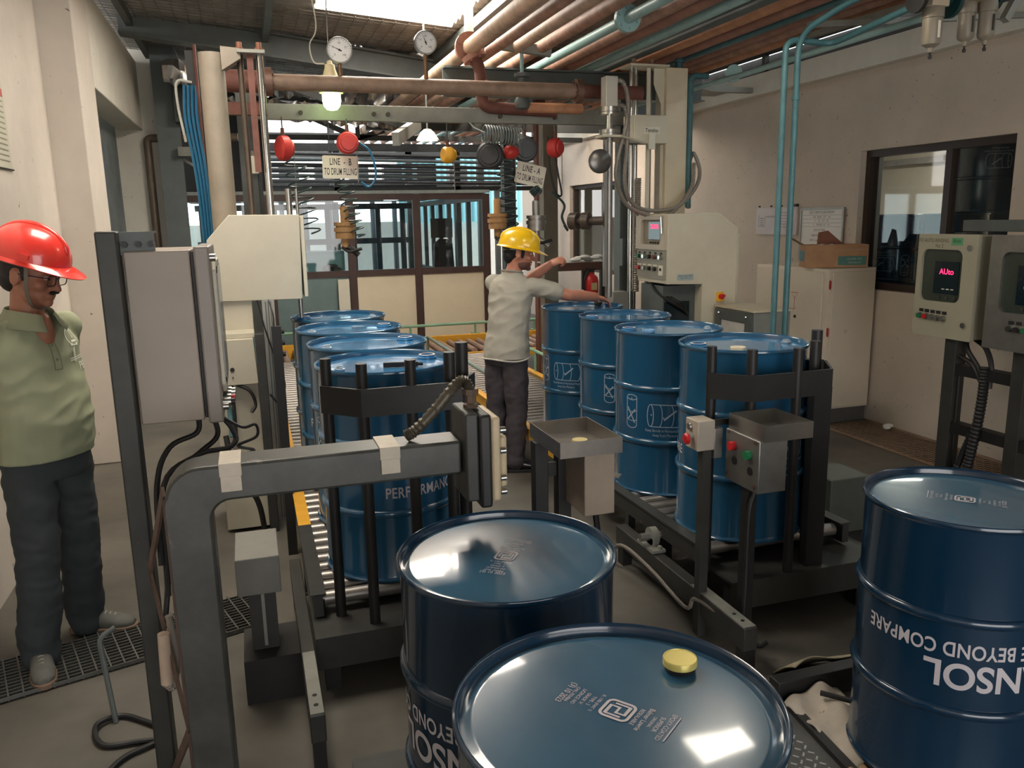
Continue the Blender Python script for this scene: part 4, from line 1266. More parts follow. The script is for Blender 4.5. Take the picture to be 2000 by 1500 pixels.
# supports of the bundle
t = thing('pipe_support', 'dark grey beam carrying the overhead pipe bundle above the cross beam', 'beam', (3.2, 6.75, 2.9))
mb = MB().box(1.60, 3.95, 6.72, 6.74, 2.79, PZ)
mb.box(1.60, 3.95, 6.66, 6.80, 2.985, PZ).box(1.60, 3.95, 6.66, 6.80, 2.78, 2.792)
mb.build('i_beam', M_steel_gr, t)
MB().box(1.80, 1.86, 6.70, 6.76, 3.0, 3.58).build('hanger', M_steel_lt, t)
mb = MB()
for y in (1.2, 10.5):
    mb.box(1.5, 5.09, y - 0.04, y + 0.04, 2.90, PZ)
    mb.box(1.55, 1.60, y - 0.03, y + 0.03, 2.95, 3.58)
solo('pipe_support', mb, M_steel_dk, 'plain dark cross bars under the far end of the overhead pipe bundle', 'beam', (3.2, 10.5, 2.95))
# horizontal header above the cross beam
t = thing('header_pipe', 'rusty horizontal header pipe with flanges above the grey cross beam', 'pipe', (1.3, 5.8, 2.7))
MB().tube([(0.21, 5.8, 2.70), (2.36, 5.8, 2.70)], 0.052, 18).build('pipe', mat('brown_pipe', (136, 112, 94), 0.6, var=0.25, scale=10, spots=(190, 180, 165), spot_amt=-0.07, spot_scale=30), t)
mb = flange(MB(), (0.215, 5.8, 2.70), (1, 0, 0), 0.09, 0.022)
mb.build('flange', mat('flange_dk', (112, 84, 72), 0.5, metal=0.3, var=0.2), t)
flange(MB(), (2.385, 5.8, 2.70), (1, 0, 0), 0.085, 0.022).build('flange', mat('flange_dk', (112, 84, 72)), t)
MB().tube([(-0.2, 5.8, 2.70), (0.18, 5.8, 2.70)], 0.07, 18).build('pipe_end', M_rust, t)
MB().tube([(2.40, 5.8, 2.70), (2.9, 5.8, 2.70)], 0.05, 16).build('pipe_end', M_rust, t)
mb = MB().box(-0.2, 0.2, 5.86, 5.92, 2.50, 2.58)
solo('cross_channel', mb, M_rust, 'red oxide channel behind the rods of the left filling station', 'channel', (0, 5.9, 2.54))
# drop pipe from the bundle with a valve
t = thing('drop_pipe', 'red drop pipe with flanges coming down from the overhead bundle', 'pipe', (1.78, 6.3, 2.8))
MB().tube(bend([(1.70, 6.25, 3.05), (1.76, 6.2, 2.92), (1.76, 6.15, 2.62), (2.35, 6.15, 2.60)], 0.08), 0.044, 16).build('pipe', M_rust, t)
mb = flange(MB(), (1.76, 6.17, 2.78), (0, 0, 1), 0.10, 0.016)
mb.build('flange', M_pipe_red, t)
flange(MB(), (1.725, 6.22, 2.985), (-0.4, 0.2, 1), 0.09, 0.02).build('flange', M_pipe_red, t)
t = thing('valve', 'grey globe valve on a threaded spindle hanging beside the red drop pipe', 'valve', (2.06, 6.1, 2.75))
mb = MB().lathe([(0.0, 2.60), (0.05, 2.61), (0.06, 2.66), (0.04, 2.70), (0.05, 2.73), (0.05, 2.79), (0.03, 2.80), (0.03, 2.83), (0.06, 2.835), (0.06, 2.86), (0.02, 2.87), (0.0, 2.87)], (2.06, 6.1, 0), 22)
mb.build('body', M_steel_gr, t)
MB().tube([(2.06, 6.1, 2.87), (2.06, 6.1, 3.04)], 0.014, 10).build('spindle', M_tealpale, t)
MB().bar((1.86, 6.1, 3.06), (2.27, 6.04, 3.01), 0.05, 0.07).build('hanger_channel', M_steel_lt, t)
mb = MB().tube([(2.1, 6.12, 2.62), (2.55, 6.12, 2.62)], 0.038, 14)
solo('branch_pipe', mb, M_pipe_or, 'short rusty branch pipe just below the header pipe', 'pipe', (2.1, 6.12, 2.62))
# gauges
def gauge(x, y, z, r, zb, ang, label):
    t = thing('pressure_gauge', label, 'gauge', (x, y, zb), 'round dial gauges on the header pipe')
    MB().lathe([(0.0, 0.0), (r, 0.0), (r, 0.03), (r * 0.98, 0.036), (r * 0.9, 0.036), (r * 0.9, 0.028), (0.0, 0.028)], (x, y, z), 36, (0, -1, 0)).build('case', M_stainless, t)
    d = MB().lathe([(r * 0.9, 0.029), (0.0, 0.0292)], (x, y, z), 36, (0, -1, 0)).build('dial', M_white, t)
    mb = MB()
    for k in range(21):
        a = math.radians(225 - 270 * k / 20)
        r0 = r * (0.68 if k % 5 == 0 else 0.76)
        put_flat(mb, stroke([(r0 * math.cos(a), r0 * math.sin(a)), (r * 0.84 * math.cos(a), r * 0.84 * math.sin(a))], 0.0022), (x, y - 0.0303, z), (1, 0, 0), (0, 0, 1))
    for k in range(5):
        a = math.radians(225 - 270 * k / 4)
        put_flat(mb, text2d(str(k * 25), r * 0.15), (x, y - 0.0303, z - r * 0.06), (1, 0, 0), (0, 0, 1), 0, r * 0.52 * math.cos(a), r * 0.52 * math.sin(a))
    mb.build('scale', M_ink, d)
    a = math.radians(ang)
    mb = MB()
    put_flat(mb, ([(-0.2 * r * math.cos(a) - 0.004 * math.sin(a), -0.2 * r * math.sin(a) + 0.004 * math.cos(a)), (0.75 * r * math.cos(a), 0.75 * r * math.sin(a)), (-0.2 * r * math.cos(a) + 0.004 * math.sin(a), -0.2 * r * math.sin(a) - 0.004 * math.cos(a))], [(0, 1, 2)]), (x, y - 0.0315, z), (1, 0, 0), (0, 0, 1))
    mb.cyl((x, y - 0.030, z), (x, y - 0.034, z), r * 0.08, 10)
    mb.build('needle', M_ink, d)
    MB().tube([(x, y - 0.005, zb), (x, y - 0.005, z - r)], 0.014, 10).build('stem', mat('brass_stem', (120, 92, 66), 0.4, metal=0.5), t)
gauge(0.68, 5.8, 2.91, 0.084, 2.752, 155, 'white dial gauge above the glowing lamp')
gauge(1.262, 5.8, 2.982, 0.078, 2.752, 110, 'white dial gauge in the middle of the header pipe, needle pointing up')
# bulkhead lamp
t = thing('well_glass_lamp', 'lit greenish well glass lamp with a cream cap hanging behind the header pipe', 'lamp', (0.635, 6.0, 2.7))
MB().lathe([(0.0, 2.885), (0.016, 2.88), (0.02, 2.86), (0.034, 2.855), (0.036, 2.83), (0.06, 2.76), (0.062, 2.69), (0.082, 2.685), (0.082, 2.67), (0.0, 2.67)], (0.635, 6.0, 0), 28).build('cap', mat('cream_cap', (226, 214, 170), 0.5), t)
MB().lathe([(0.062, 2.67), (0.064, 2.62), (0.056, 2.585), (0.035, 2.56), (0.0, 2.553)], (0.635, 6.0, 0), 28).build('glass_globe', emit('lamp_glow', (214, 255, 168), 6.0), t)
mb = MB().tube(bez([(0.635, 6.0, 2.90), (0.66, 6.0, 2.92), (0.65, 6.0, 2.95), (0.635, 6.0, 2.96), (0.635, 6.0, 3.2), (0.635, 6.0, 3.62)], 6), 0.005, 6)
mb.build('hook', M_stainless, t)
MB().tube(bez([(0.60, 6.0, 2.86), (0.53, 6.0, 2.87), (0.51, 6.0, 2.98), (0.56, 6.0, 3.1), (0.53, 6.0, 3.4), (0.55, 6.0, 3.62)], 8), 0.005, 6).build('cord', mat('pale_cord', (196, 190, 176), 0.5), t)
# hanging signs
def sign(x0, z0, w, h, tilt, l1, l2, label, y=6.3, topz=2.49):
    t = thing('hanging_sign', label, 'sign', (x0, y, z0))
    a = math.radians(tilt)
    u, v = Vector((math.cos(a), 0, math.sin(a))), Vector((-math.sin(a), 0, math.cos(a)))
    c = Vector((x0, y, z0))
    vs_ = []
    out = rrect(-w / 2, w / 2, -h / 2, h / 2, 0.012, 3)
    n = len(out)
    for dy in (-0.003, 0.003):
        vs_ += [c + p * u + q * v + Vector((0, dy, 0)) for p, q in out]
    fs_ = [tuple(range(n)), tuple(range(2 * n - 1, n - 1, -1))] + [(i, (i + 1) % n, n + (i + 1) % n, n + i) for i in range(n)]
    MB().add(vs_, fs_).build('board', M_signw, t)
    mb = MB()
    for s_, dy, sz in ((l1, h * 0.10, 0.050), (l2, -h * 0.33, 0.050)):
        t2 = text2d(s_, sz, 1.0, space=1.08, bold=0.010, maxw=w * (0.60 if dy > 0 else 0.90))
        put_flat(mb, t2, c + Vector((0, -0.0042, 0)), u, v, 0, 0, dy)
    mb.build('lettering', M_ink, t)
    for p in (-0.3, 0.3):
        q = c + p * w * u + h * 0.44 * v
        MB().tube([q, (q.x, y - 0.07, topz + 0.05)], 0.002, 5).build('hanging_wire', M_steel_gr, t)
sign(0.702, 2.193, 0.262, 0.165, -1.5, 'LINE  -  B', 'TO DRUM FILLING', 'white sign reading LINE - B TO DRUM FILLING')
sign(2.185, 2.137, 0.245, 0.165, -13, 'LINE - A', 'TO DRUM FILLING', 'tilted white sign reading LINE - A TO DRUM FILLING')
# balancer reels
def reel(x, y, z, r, az, m, label, top):
    t = thing('hose_balancer', label, 'balancer', (x, y, z), 'balancer reels hung above the lines')
    d = Vector((math.cos(az), math.sin(az), 0))
    c = V(x, y, z)
    MB().lathe([(0.0, -0.04), (r * 0.8, -0.04), (r, -0.025), (r, 0.025), (r * 0.85, 0.04), (0.0, 0.045)], c, 24, tuple(d)).build('drum_case', m, t)
    MB().lathe([(0.0, 0.0), (r * 0.7, 0.0), (r * 0.66, 0.012), (0.0, 0.014)], c + d * 0.046, 24, tuple(d)).build('side_cap', m, t)
    MB().tube([c + V(0, 0, r), (x, y, top)], 0.006, 6).build('hanger', M_steel_gr, t)
    MB().cyl(c + V(0, 0, r - 0.01), c + V(0, 0, r + 0.05), 0.014, 10).build('eye', M_rust, t)
    MB().tube([c + V(r * 0.8, 0, 0), c + V(r * 0.8, 0, -0.28)], 0.003, 5).build('rope', M_steel_lt, t)
    return t
reel(0.295, 6.1, 2.31, 0.085, 0.35, M_redreel, 'dark reel with a red rim hanging left of the LINE - B sign', 2.52)
reel(0.745, 6.15, 2.352, 0.078, -PI / 2, M_redreel, 'red round reel above the LINE - B sign', 2.52)
reel(1.84, 6.24, 2.28, 0.105, -2.0, mat('dark_reel', (52, 52, 54), 0.5, spots=(150, 46, 42), spot_amt=-0.04, spot_scale=16), 'dark round reel above the yellow helmet, left of the LINE - A sign', 2.52)
reel(2.165, 6.37, 2.335, 0.10, -1.7, mat('dark_reel2', (66, 70, 72), 0.45, spots=(160, 52, 48), spot_amt=-0.05, spot_scale=12), 'dark reel with a red rim directly above the LINE - A sign', 2.52)
reel(2.355, 6.2, 2.335, 0.075, -0.9, M_redreel, 'red reel hanging right of the LINE - A sign', 2.52)
reel(1.99, 6.2, 2.30, 0.05, 0.2, M_redreel, 'slim red hoist block between the dark reels', 2.49)
reel(1.5, 6.23, 2.28, 0.06, 0.2, M_yellow, 'slim yellow hoist block hanging in the middle', 2.52)
# filling guns
def gun(x, y, zt, m, label, grip=True, s=1.0):
    t = thing('filling_gun', label, 'filling gun', (x, y, zt), 'filling guns hanging on coiled hoses')
    MB().lathe([(0.0, zt), (0.026, zt), (0.03, zt - 0.02), (0.03, zt - 0.115), (0.036, zt - 0.12)], (x, y, 0), 20).build('stem', m, t)
    mb = MB()
    for a, b, r in ((0.115, 0.14, 0.078), (0.14, 0.155, 0.066), (0.155, 0.185, 0.08), (0.185, 0.195, 0.07), (0.195, 0.235, 0.072)):
        mb.cyl((x, y, zt - a), (x, y, zt - b), r * s, 26)
    mb.build('valve_body', m, t)
    MB().tube([(x, y, zt - 0.235), (x, y, zt - 0.30)], 0.03, 16).build('lower_neck', m, t)
    mb = MB().tube(bez([(x, y, zt - 0.29), (x + 0.04, y - 0.02, zt - 0.315), (x + 0.09, y - 0.03, zt - 0.36)], 5), 0.022, 12)
    mb.build('nozzle', M_stainless_r if m is not M_brass2 else M_black, t)
    MB().tube(bez([(x - 0.03, y - 0.02, zt - 0.30), (x + 0.02, y - 0.06, zt - 0.33), (x + 0.11, y - 0.06, zt - 0.31)], 5), 0.012, 8).build('trigger', M_black, t)
    return t
gun(0.705, 6.28, 1.91, M_brass2, 'ochre filling gun hanging under the LINE - B sign')
gun(1.905, 6.3, 1.955, M_brass2, 'ochre filling gun hanging left of the yellow helmet')
gun(2.21, 6.25, 1.935, M_stainless_r, 'grey metal filling gun hanging right of the yellow helmet')
# coiled hoses and ropes
def coil(label, a, b, r, turns, m, th=0.006, r2=None, lead=None):
    P = helix(a, b, r, turns, 14, r2)
    if lead:
        P = [V(p) for p in lead] + P
    solo('coiled_hose', MB().tube(P, th, 6), m, label, 'hose', a)
coil('dark coiled hose hanging left of the ochre gun under the LINE - B sign', (0.36, 6.1, 2.23), (0.44, 6.1, 1.72), 0.075, 7, M_hosegrn)
coil('dark coiled hose wound around the gun under the LINE - B sign', (0.72, 6.3, 2.10), (0.79, 6.25, 1.68), 0.06, 8, M_hosegrn)
coil('grey coiled hose stretched level under the cross beam', (1.73, 6.05, 2.42), (2.02, 6.05, 2.40), 0.062, 14, mat('coil_gray', (112, 120, 118), 0.45), lead=[(1.66, 6.21, 2.53), (1.68, 6.12, 2.47)])
coil('dark coiled hose wound down the black post by the yellow helmet', (1.96, 6.28, 2.28), (2.02, 6.3, 1.62), 0.065, 11, M_hosegrn)
coil('teal coiled cord above the grey filling gun', (2.19, 6.25, 2.03), (2.23, 6.25, 1.985), 0.04, 4, M_hosegrn, 0.006)
solo('air_hose', MB().tube(bez([(0.82, 6.15, 2.36), (0.90, 6.15, 2.30), (0.935, 6.15, 2.18), (0.93, 6.15, 2.10), (0.88, 6.15, 2.045), (0.83, 6.15, 2.08)], 8), 0.008, 8), M_hoseblue, 'blue hose loop right of the LINE - B sign', 'hose', (0.9, 6.15, 2.2))
solo('air_hose', MB().tube(bez([(2.30, 6.2, 2.42), (2.31, 6.2, 2.2), (2.36, 6.2, 2.0), (2.41, 6.2, 1.98), (2.38, 6.2, 2.15), (2.33, 6.2, 2.42)], 8), 0.008, 8), M_rubber, 'black hose loop hanging right of the LINE - A sign', 'hose', (2.35, 6.2, 2.2))
solo('air_hose', MB().tube(bez([(2.33, 6.2, 2.0), (2.44, 6.22, 1.9), (2.42, 6.22, 1.8), (2.46, 6.2, 1.7), (2.43, 6.2, 1.74)], 8), 0.010, 8), M_hosegrn, 'dark green hose bundle beside the grey filling gun', 'hose', (2.4, 6.2, 1.8))
solo('black_post', MB().box(1.985, 2.08, 6.36, 6.46, 0, 2.5), M_black, 'tall black steel post behind the yellow helmet', 'post', (2.03, 6.4, 0))
solo('brown_post', MB().box(2.95, 3.05, 8.3, 8.4, 0, 3.4), M_rust, 'tall red oxide post before the far right wall', 'post', (3.0, 8.35, 0))
solo('brown_post', MB().box(2.66, 2.80, 7.3, 7.42, 0, 2.7), mat('olive_post', (92, 84, 70), 0.55), 'olive brown post behind the LINE - A sign', 'post', (2.73, 7.36, 0))
# left bundle of blue hoses
t = thing('cable_tray', 'black vertical cable tray with blue hoses left of the cream column', 'cable tray', (-0.2, 6.2, 1.5))
MB().box(-0.30, -0.20, 6.2, 6.26, 0.0, 2.95).build('tray', M_black, t)
for k in range(4):
    MB().tube(bez([(-0.32 + 0.025 * k, 6.17, 2.72), (-0.33 + 0.025 * k, 6.15, 2.5), (-0.30 + 0.022 * k, 6.15, 2.2), (-0.285 + 0.02 * k, 6.15, 1.9), (-0.28 + 0.018 * k, 6.15, 1.3)], 8), 0.010, 8).build('hose', M_hoseblue, t)
MB().tube(bez([(-0.27, 6.17, 2.74), (-0.36, 6.15, 2.74), (-0.37, 6.15, 2.6), (-0.34, 6.15, 2.35)], 6), 0.009, 8).build('hose', mat('pale_hose', (190, 190, 182), 0.5), t)
MB().tube([(-0.235, 6.16, 1.2), (-0.235, 6.16, 2.98)], 0.011, 8).build('edge_rod', M_rust, t)
t = thing('wall_pipe', 'dull galvanised pipe running along the left wall and down its edge', 'pipe', (-0.9, 10.5, 2.6))
MB().tube(bend([(-1.0, 10.55, 0.05), (-1.0, 10.55, 2.78), (0.0, 10.3, 2.78)], 0.06), 0.045, 12).build('pipe', mat('dull_pipe', (126, 112, 98), 0.5, metal=0.3, var=0.15), t)
mb = MB().cyl((-0.42, 10.4, 2.74), (-0.42, 10.4, 2.92), 0.07, 14)
mb.build('union', M_pipe_red, t)

t = thing('pendant_lamp', 'pendant lamp with a cream shade hanging behind the cross beam', 'lamp', (1.625, 7.5, 2.5))
MB().lathe([(0.0, 2.60), (0.03, 2.60), (0.06, 2.575), (0.105, 2.505), (0.10, 2.503), (0.0, 2.56)], (1.625, 7.5, 0), 28).build('shade', M_signw, t)
MB().lathe([(0.0, 2.512), (0.085, 2.515), (0.085, 2.520), (0.0, 2.52)], (1.625, 7.5, 0), 24).build('bulb_glass', emit('pendant_glow', (255, 244, 222), 60.0), t)
MB().tube([(1.625, 7.5, 2.60), (1.625, 7.5, 3.55)], 0.008, 8).build('rod', M_steel_gr, t)

# ================================================================ RIGHT SIDE
# white switchgear cabinet with a torn carton on top
t = thing('switch_cabinet', 'tall off white electrical cabinet against the right wall under the carton', 'cabinet', (4.85, 6.2, 0))
M_cab = mat('cabinet_white', (226, 214, 194), 0.5, var=0.04, scale=3, spots=(190, 176, 150), spot_amt=-0.08, spot_scale=5)
MB().box(4.60, 5.08, 5.70, 6.72, 0.13, 1.335).build('body', M_cab, t, 0.004)
MB().box(4.62, 5.07, 5.72, 6.70, 0.0, 0.13).build('plinth', mat('plinth_gray', (92, 90, 88), 0.6, var=0.15), t, 0.003)
d = MB().box(4.63, 5.06, 5.68, 5.70, 0.15, 1.31).build('door', M_cab, t, 0.004)
for z in (1.24, 0.84, 0.25):
    MB().prism([(4.606, z), (4.618, z), (4.618, z - 0.06), (4.612, z - 0.075), (4.606, z - 0.06)], 'xz', 5.688, 5.702).build('hinge', mat('hinge_red', (178, 32, 46), 0.4), d)
d = MB().box(4.585, 4.60, 5.76, 6.70, 0.15, 1.31).build('door', M_cab, t, 0.004)
MB().cyl((4.585, 6.10, 0.90), (4.578, 6.10, 0.90), 0.014, 14).build('lock', M_ink, d)
mb = MB()
put_flat(mb, stroke([(0.0, 0.0), (0.0, 0.09), (-0.05, 0.14), (0.05, 0.14), (0.0, 0.09)], 0.006), (4.5845, 6.12, 0.97), (0, -1, 0), (0, 0, 1))
put_flat(mb, stroke([(-0.05, 0.0), (-0.02, -0.02), (0.0, 0.0), (0.02, 0.0)], 0.006), (4.5845, 6.12, 0.97), (0, -1, 0), (0, 0, 1))
mb.build('red_mark', M_red, d)
t = thing('carton', 'torn open brown carton with teal print on top of the off white cabinet', 'box', (4.75, 5.85, 1.337))
a, b, n_ = V(4.53, 5.93, 1.338), V(4.985, 5.70, 1.338), V(0.447, 0.894, 0)
dv = (b - a)
U = dv.normalized()
W2 = 0.24
def quad_box(mb, p, u, lu, v, lv, h, th=0.006):
    """open box: four walls and a floor"""
    Z = Vector((0, 0, 1))
    for q0, q1 in ((p, p + u * lu), (p + u * lu, p + u * lu + v * lv), (p + u * lu + v * lv, p + v * lv), (p + v * lv, p)):
        mb.bar(q0 + Z * h / 2, q1 + Z * h / 2, th, h)
    mb.add([p + Z * 0.002, p + u * lu + Z * 0.002, p + u * lu + v * lv + Z * 0.002, p + v * lv + Z * 0.002], [(0, 1, 2, 3)])
mb = MB()
quad_box(mb, a, U, dv.length, n_, W2, 0.19)
cb_ = mb.build('carton_body', M_cardboard, t)
mb = MB()
p0 = a + V(0, 0, 0.19)
mb.add([p0, p0 + n_ * W2, p0 + n_ * W2 - U * 0.10 + V(0, 0, 0.06), p0 - U * 0.10 + V(0, 0, 0.06), p0 + V(0, 0, -0.004), p0 + n_ * W2 + V(0, 0, -0.004), p0 + n_ * W2 - U * 0.10 + V(0, 0, 0.056), p0 - U * 0.10 + V(0, 0, 0.056)],
       [(0, 1, 2, 3), (7, 6, 5, 4), (0, 4, 5, 1), (1, 5, 6, 2), (2, 6, 7, 3), (3, 7, 4, 0)])
mb.build('flap', mat('carton_flap', (150, 126, 100), 0.8, var=0.1), t)
p1 = a + U * 0.14 + n_ * W2 + V(0, 0, 0.19)
mb = MB()
q = [p1, p1 + U * 0.22, p1 + U * 0.10 + V(0, 0.02, 0.115), p1 + U * 0.02 + V(0, 0.02, 0.10)]
mb.add(q + [x + V(0.004, 0.008, 0) for x in q], [(0, 1, 2, 3), (7, 6, 5, 4), (0, 4, 5, 1), (1, 5, 6, 2), (2, 6, 7, 3), (3, 7, 4, 0)])
mb.build('flap', mat('carton_inside', (140, 92, 74), 0.8, var=0.1), t)
mb = MB()
n2 = -n_
f0 = a + n2 * 0.0045
put_flat(mb, ([(0.27, 0.02), (0.495, 0.02), (0.495, 0.095), (0.27, 0.095)], [(0, 1, 2, 3)]), f0, U, (0, 0, 1))
mb.build('print_band', mat('carton_teal', (84, 132, 124), 0.7, var=0.08), cb_)
mb = MB()
put_flat(mb, ([(0.0, 0.05), (0.19, 0.05), (0.19, 0.14), (0.0, 0.14)], [(0, 1, 2, 3)]), a - U * 0.0045, n_, (0, 0, 1), 0, 0.02, 0)
mb.build('print_panel', mat('carton_blue', (70, 128, 142), 0.7, var=0.08), cb_)
mb = MB()
put_flat(mb, stroke(rrect(0.255, 0.505, 0.012, 0.15, 0.006, 3), 0.002, True), f0 + n2 * 0.001, U, (0, 0, 1))
put_flat(mb, text2d('THIS SIDE UP', 0.014, 0.9), f0 + n2 * 0.001, U, (0, 0, 1), 0, 0.40, 0.034)
put_flat(mb, text2d('GLOVES  PCS', 0.016, 0.9), f0 + n2 * 0.001, U, (0, 0, 1), 0, 0.40, 0.064)
mb.build('print_lettering', mat('carton_print', (196, 200, 184), 0.7), cb_)
mb = MB()
for k in range(4):
    mb.ell(a + U * (0.12 + 0.04 * k) + n_ * 0.14 + V(0, 0, 0.165 + 0.012 * (k % 2)), (0.035, 0.03, 0.02), 10, 6)
mb.build('plastic_filling', mat('clear_wrap', (206, 204, 198), 0.15, var=0.1, bump=0.3), t)
# boards on the right wall
t = thing('notice_board', 'white notice board with a printed plan left of the white board', 'board', (5.08, 7.15, 1.72))
MB().box(5.082, 5.10, 6.81, 7.48, 1.59, 1.855).build('board', mat('board_mauve', (206, 198, 198), 0.5, var=0.03), t, 0.002)
mb = MB()
mb.add([(5.0815, 7.13, 1.60), (5.0815, 6.84, 1.60), (5.0815, 6.84, 1.84), (5.0815, 7.13, 1.84)], [(0, 1, 2, 3)])
mb.build('sheet', mat('sheet_pink', (214, 204, 206), 0.6), t)
mb = MB()
o_, u_, v_ = (5.0808, 7.15, 1.72), (0, -1, 0), (0, 0, 1)
put_flat(mb, stroke([(-0.28, 0.06), (-0.28, -0.05), (-0.17, -0.05), (-0.17, 0.05)], 0.005), o_, u_, v_)
for k in range(4):
    put_flat(mb, stroke([(-0.26, 0.03 - 0.022 * k), (-0.19, 0.03 - 0.022 * k)], 0.005), o_, u_, v_)
for k in range(6):
    put_flat(mb, stroke([(0.06, 0.085 - 0.028 * k), (0.06 + random.uniform(0.12, 0.2), 0.085 - 0.028 * k)], 0.003), o_, u_, v_)
put_flat(mb, text2d('PROCESS LAYOUT', 0.016, 0.8), o_, u_, v_, 0, -0.08, 0.04)
mb.build('drawing', mat('plan_ink', (92, 88, 96), 0.7), t)
for y in (7.42, 7.22, 7.05):
    MB().cyl((5.085, y, 1.87), (5.07, y, 1.87), 0.009, 10).build('pin', M_ink, t)
MB().box(5.07, 5.10, 6.81, 6.87, 1.86, 1.885).build('clip', M_ink, t)
t = thing('white_board', 'white board with handwritten table beside the window of the right wall', 'board', (5.08, 6.45, 1.65))
MB().box(5.085, 5.10, 6.16, 6.74, 1.36, 1.83).build('board', M_white, t)
mb = MB()
ring_yz(mb, rrect(6.145, 6.755, 1.345, 1.845, 0.015, 4), rrect(6.165, 6.735, 1.365, 1.825, 0.006, 4), 5.078, 5.10)
mb.build('board_frame', mat('frame_alu', (140, 136, 128), 0.4, metal=0.4), t)
mb = MB()
o_ = (5.0845, 6.45, 1.6)
put_flat(mb, text2d('DAILY DRUM FILLING REPORT', 0.024, 0.78), o_, u_, v_, 0, 0, 0.19)
for z in (0.175, 0.14, 0.105, 0.07):
    put_flat(mb, stroke([(-0.27, z), (0.27, z)], 0.002), o_, u_, v_)
for z, s_ in ((0.15, 'LINE   DRUMS    QTY     210'), (0.115, 'A      120     25 T    185'), (0.08, 'B      PENDING  210    110')):
    put_flat(mb, text2d(s_, 0.018, 0.8), o_, u_, v_, 0, 0, z)
put_flat(mb, text2d('DUE LIST APRIL', 0.022, 0.8), o_, u_, v_, 0, -0.02, 0.03)
for z, s_ in ((-0.02, 'MAN POWER        SHIFT: B'), (-0.065, 'POST: 3 SHIFT, A      TOTAL 12'), (-0.11, 'BATCH: TOT 27   NIGHT, ON')):
    put_flat(mb, text2d(s_, 0.020, 0.8), o_, u_, v_, 0, 0, z)
mb.build('handwriting', mat('marker_ink', (88, 84, 80), 0.7), t)
# grey cabinet behind the clamped drum
t = thing('grey_cabinet', 'low grey cabinet with a white sheet on its face behind the right drums', 'cabinet', (3.5, 5.1, 0))
MB().box(3.33, 3.63, 4.88, 5.36, 0, 1.12).build('body', mat('cab_gray', (132, 134, 128), 0.5, var=0.08), t, 0.004)
MB().box(3.32, 3.64, 4.87, 5.37, 1.12, 1.135).build('top', mat('beige_top', (196, 186, 160), 0.5, var=0.06), t, 0.003)
mb = MB()
ring_yz(mb, [(4.88, 0.5), (5.36, 0.5), (5.36, 1.11), (4.88, 1.11)], [(4.97, 0.56), (5.29, 0.56), (5.29, 1.04), (4.97, 1.04)], 3.315, 3.33)
mb.build('door_frame', M_steel_gr, t)
MB().box(3.325, 3.329, 4.975, 5.285, 0.565, 1.035).build('sheet', mat('sheet_white', (206, 204, 198), 0.6), t)
for y in (4.95, 5.3):
    MB().tube([(3.325, y, 1.07), (3.30, y, 1.085), (3.29, y - 0.03, 1.09)], 0.005, 6).build('latch', M_chrome, t)
# teal vertical pipes
t = thing('teal_pipe', 'left teal pipe standing in front of the carton', 'pipe', (2.75, 4.0, 0), 'teal riser pipes')
MB().tube(bend([(2.86, 4.0, 0.02), (2.86, 4.0, 2.72), (3.16, 4.0, 2.71), (3.10, 3.36, 2.75)], 0.07), 0.017, 12).build('pipe', M_teal, t)
t = thing('teal_pipe', 'right teal pipe standing in front of the carton, bending toward the ceiling', 'pipe', (2.95, 4.0, 0), 'teal riser pipes')
MB().tube(bend([(2.94, 4.0, 0.02), (2.94, 4.0, 2.75), (3.03, 3.75, 2.85), (3.06, 2.2, 2.93)], 0.11, 8), 0.017, 12).build('pipe', M_teal, t)
MB().cyl((2.94, 4.0, 2.41), (2.94, 4.0, 2.425), 0.022, 14).build('coupling', M_teal, t)
t = thing('teal_pipe', 'pale teal level pipe with a flange running along the top of the right wall', 'pipe', (3.5, 5.0, 2.78), 'teal riser pipes')
MB().tube([(3.5, 3.5, 2.80), (3.5, 5.5, 2.785), (3.5, 8.5, 2.81)], 0.02, 12).build('pipe', M_tealpale, t)
flange(MB(), (3.56, 5.6, 2.83), (0.5, 1, 0), 0.062, 0.014, 20, 4).build('flange', M_tealpale, t)
solo('lamp_housing', MB().prism([(4.30, 3.02), (4.47, 2.985), (4.68, 2.985), (4.68, 3.08), (4.47, 3.09)], 'xz', 7.4, 7.7).box(4.68, 5.0, 7.5, 7.56, 3.0, 3.05), M_steel_lt, 'dull grey angular housing under the dark eave', 'housing', (4.5, 7.5, 3.0))
mb = MB()
for (a, b) in (((3.75, 3.3, 2.95), (3.75, 5.2, 2.98)), ((3.3, 3.5, 2.9), (5.05, 3.45, 3.05)), ((3.3, 4.4, 2.9), (5.05, 4.4, 3.05)), ((3.75, 3.3, 2.95), (3.6, 3.3, 2.70))):
    mb.bar(a, b, 0.035, 0.035)
solo('pipe_bracket', mb, M_steel_lt, 'grey angle bracket holding the teal pipes at upper right', 'bracket', (3.75, 3.5, 2.9))
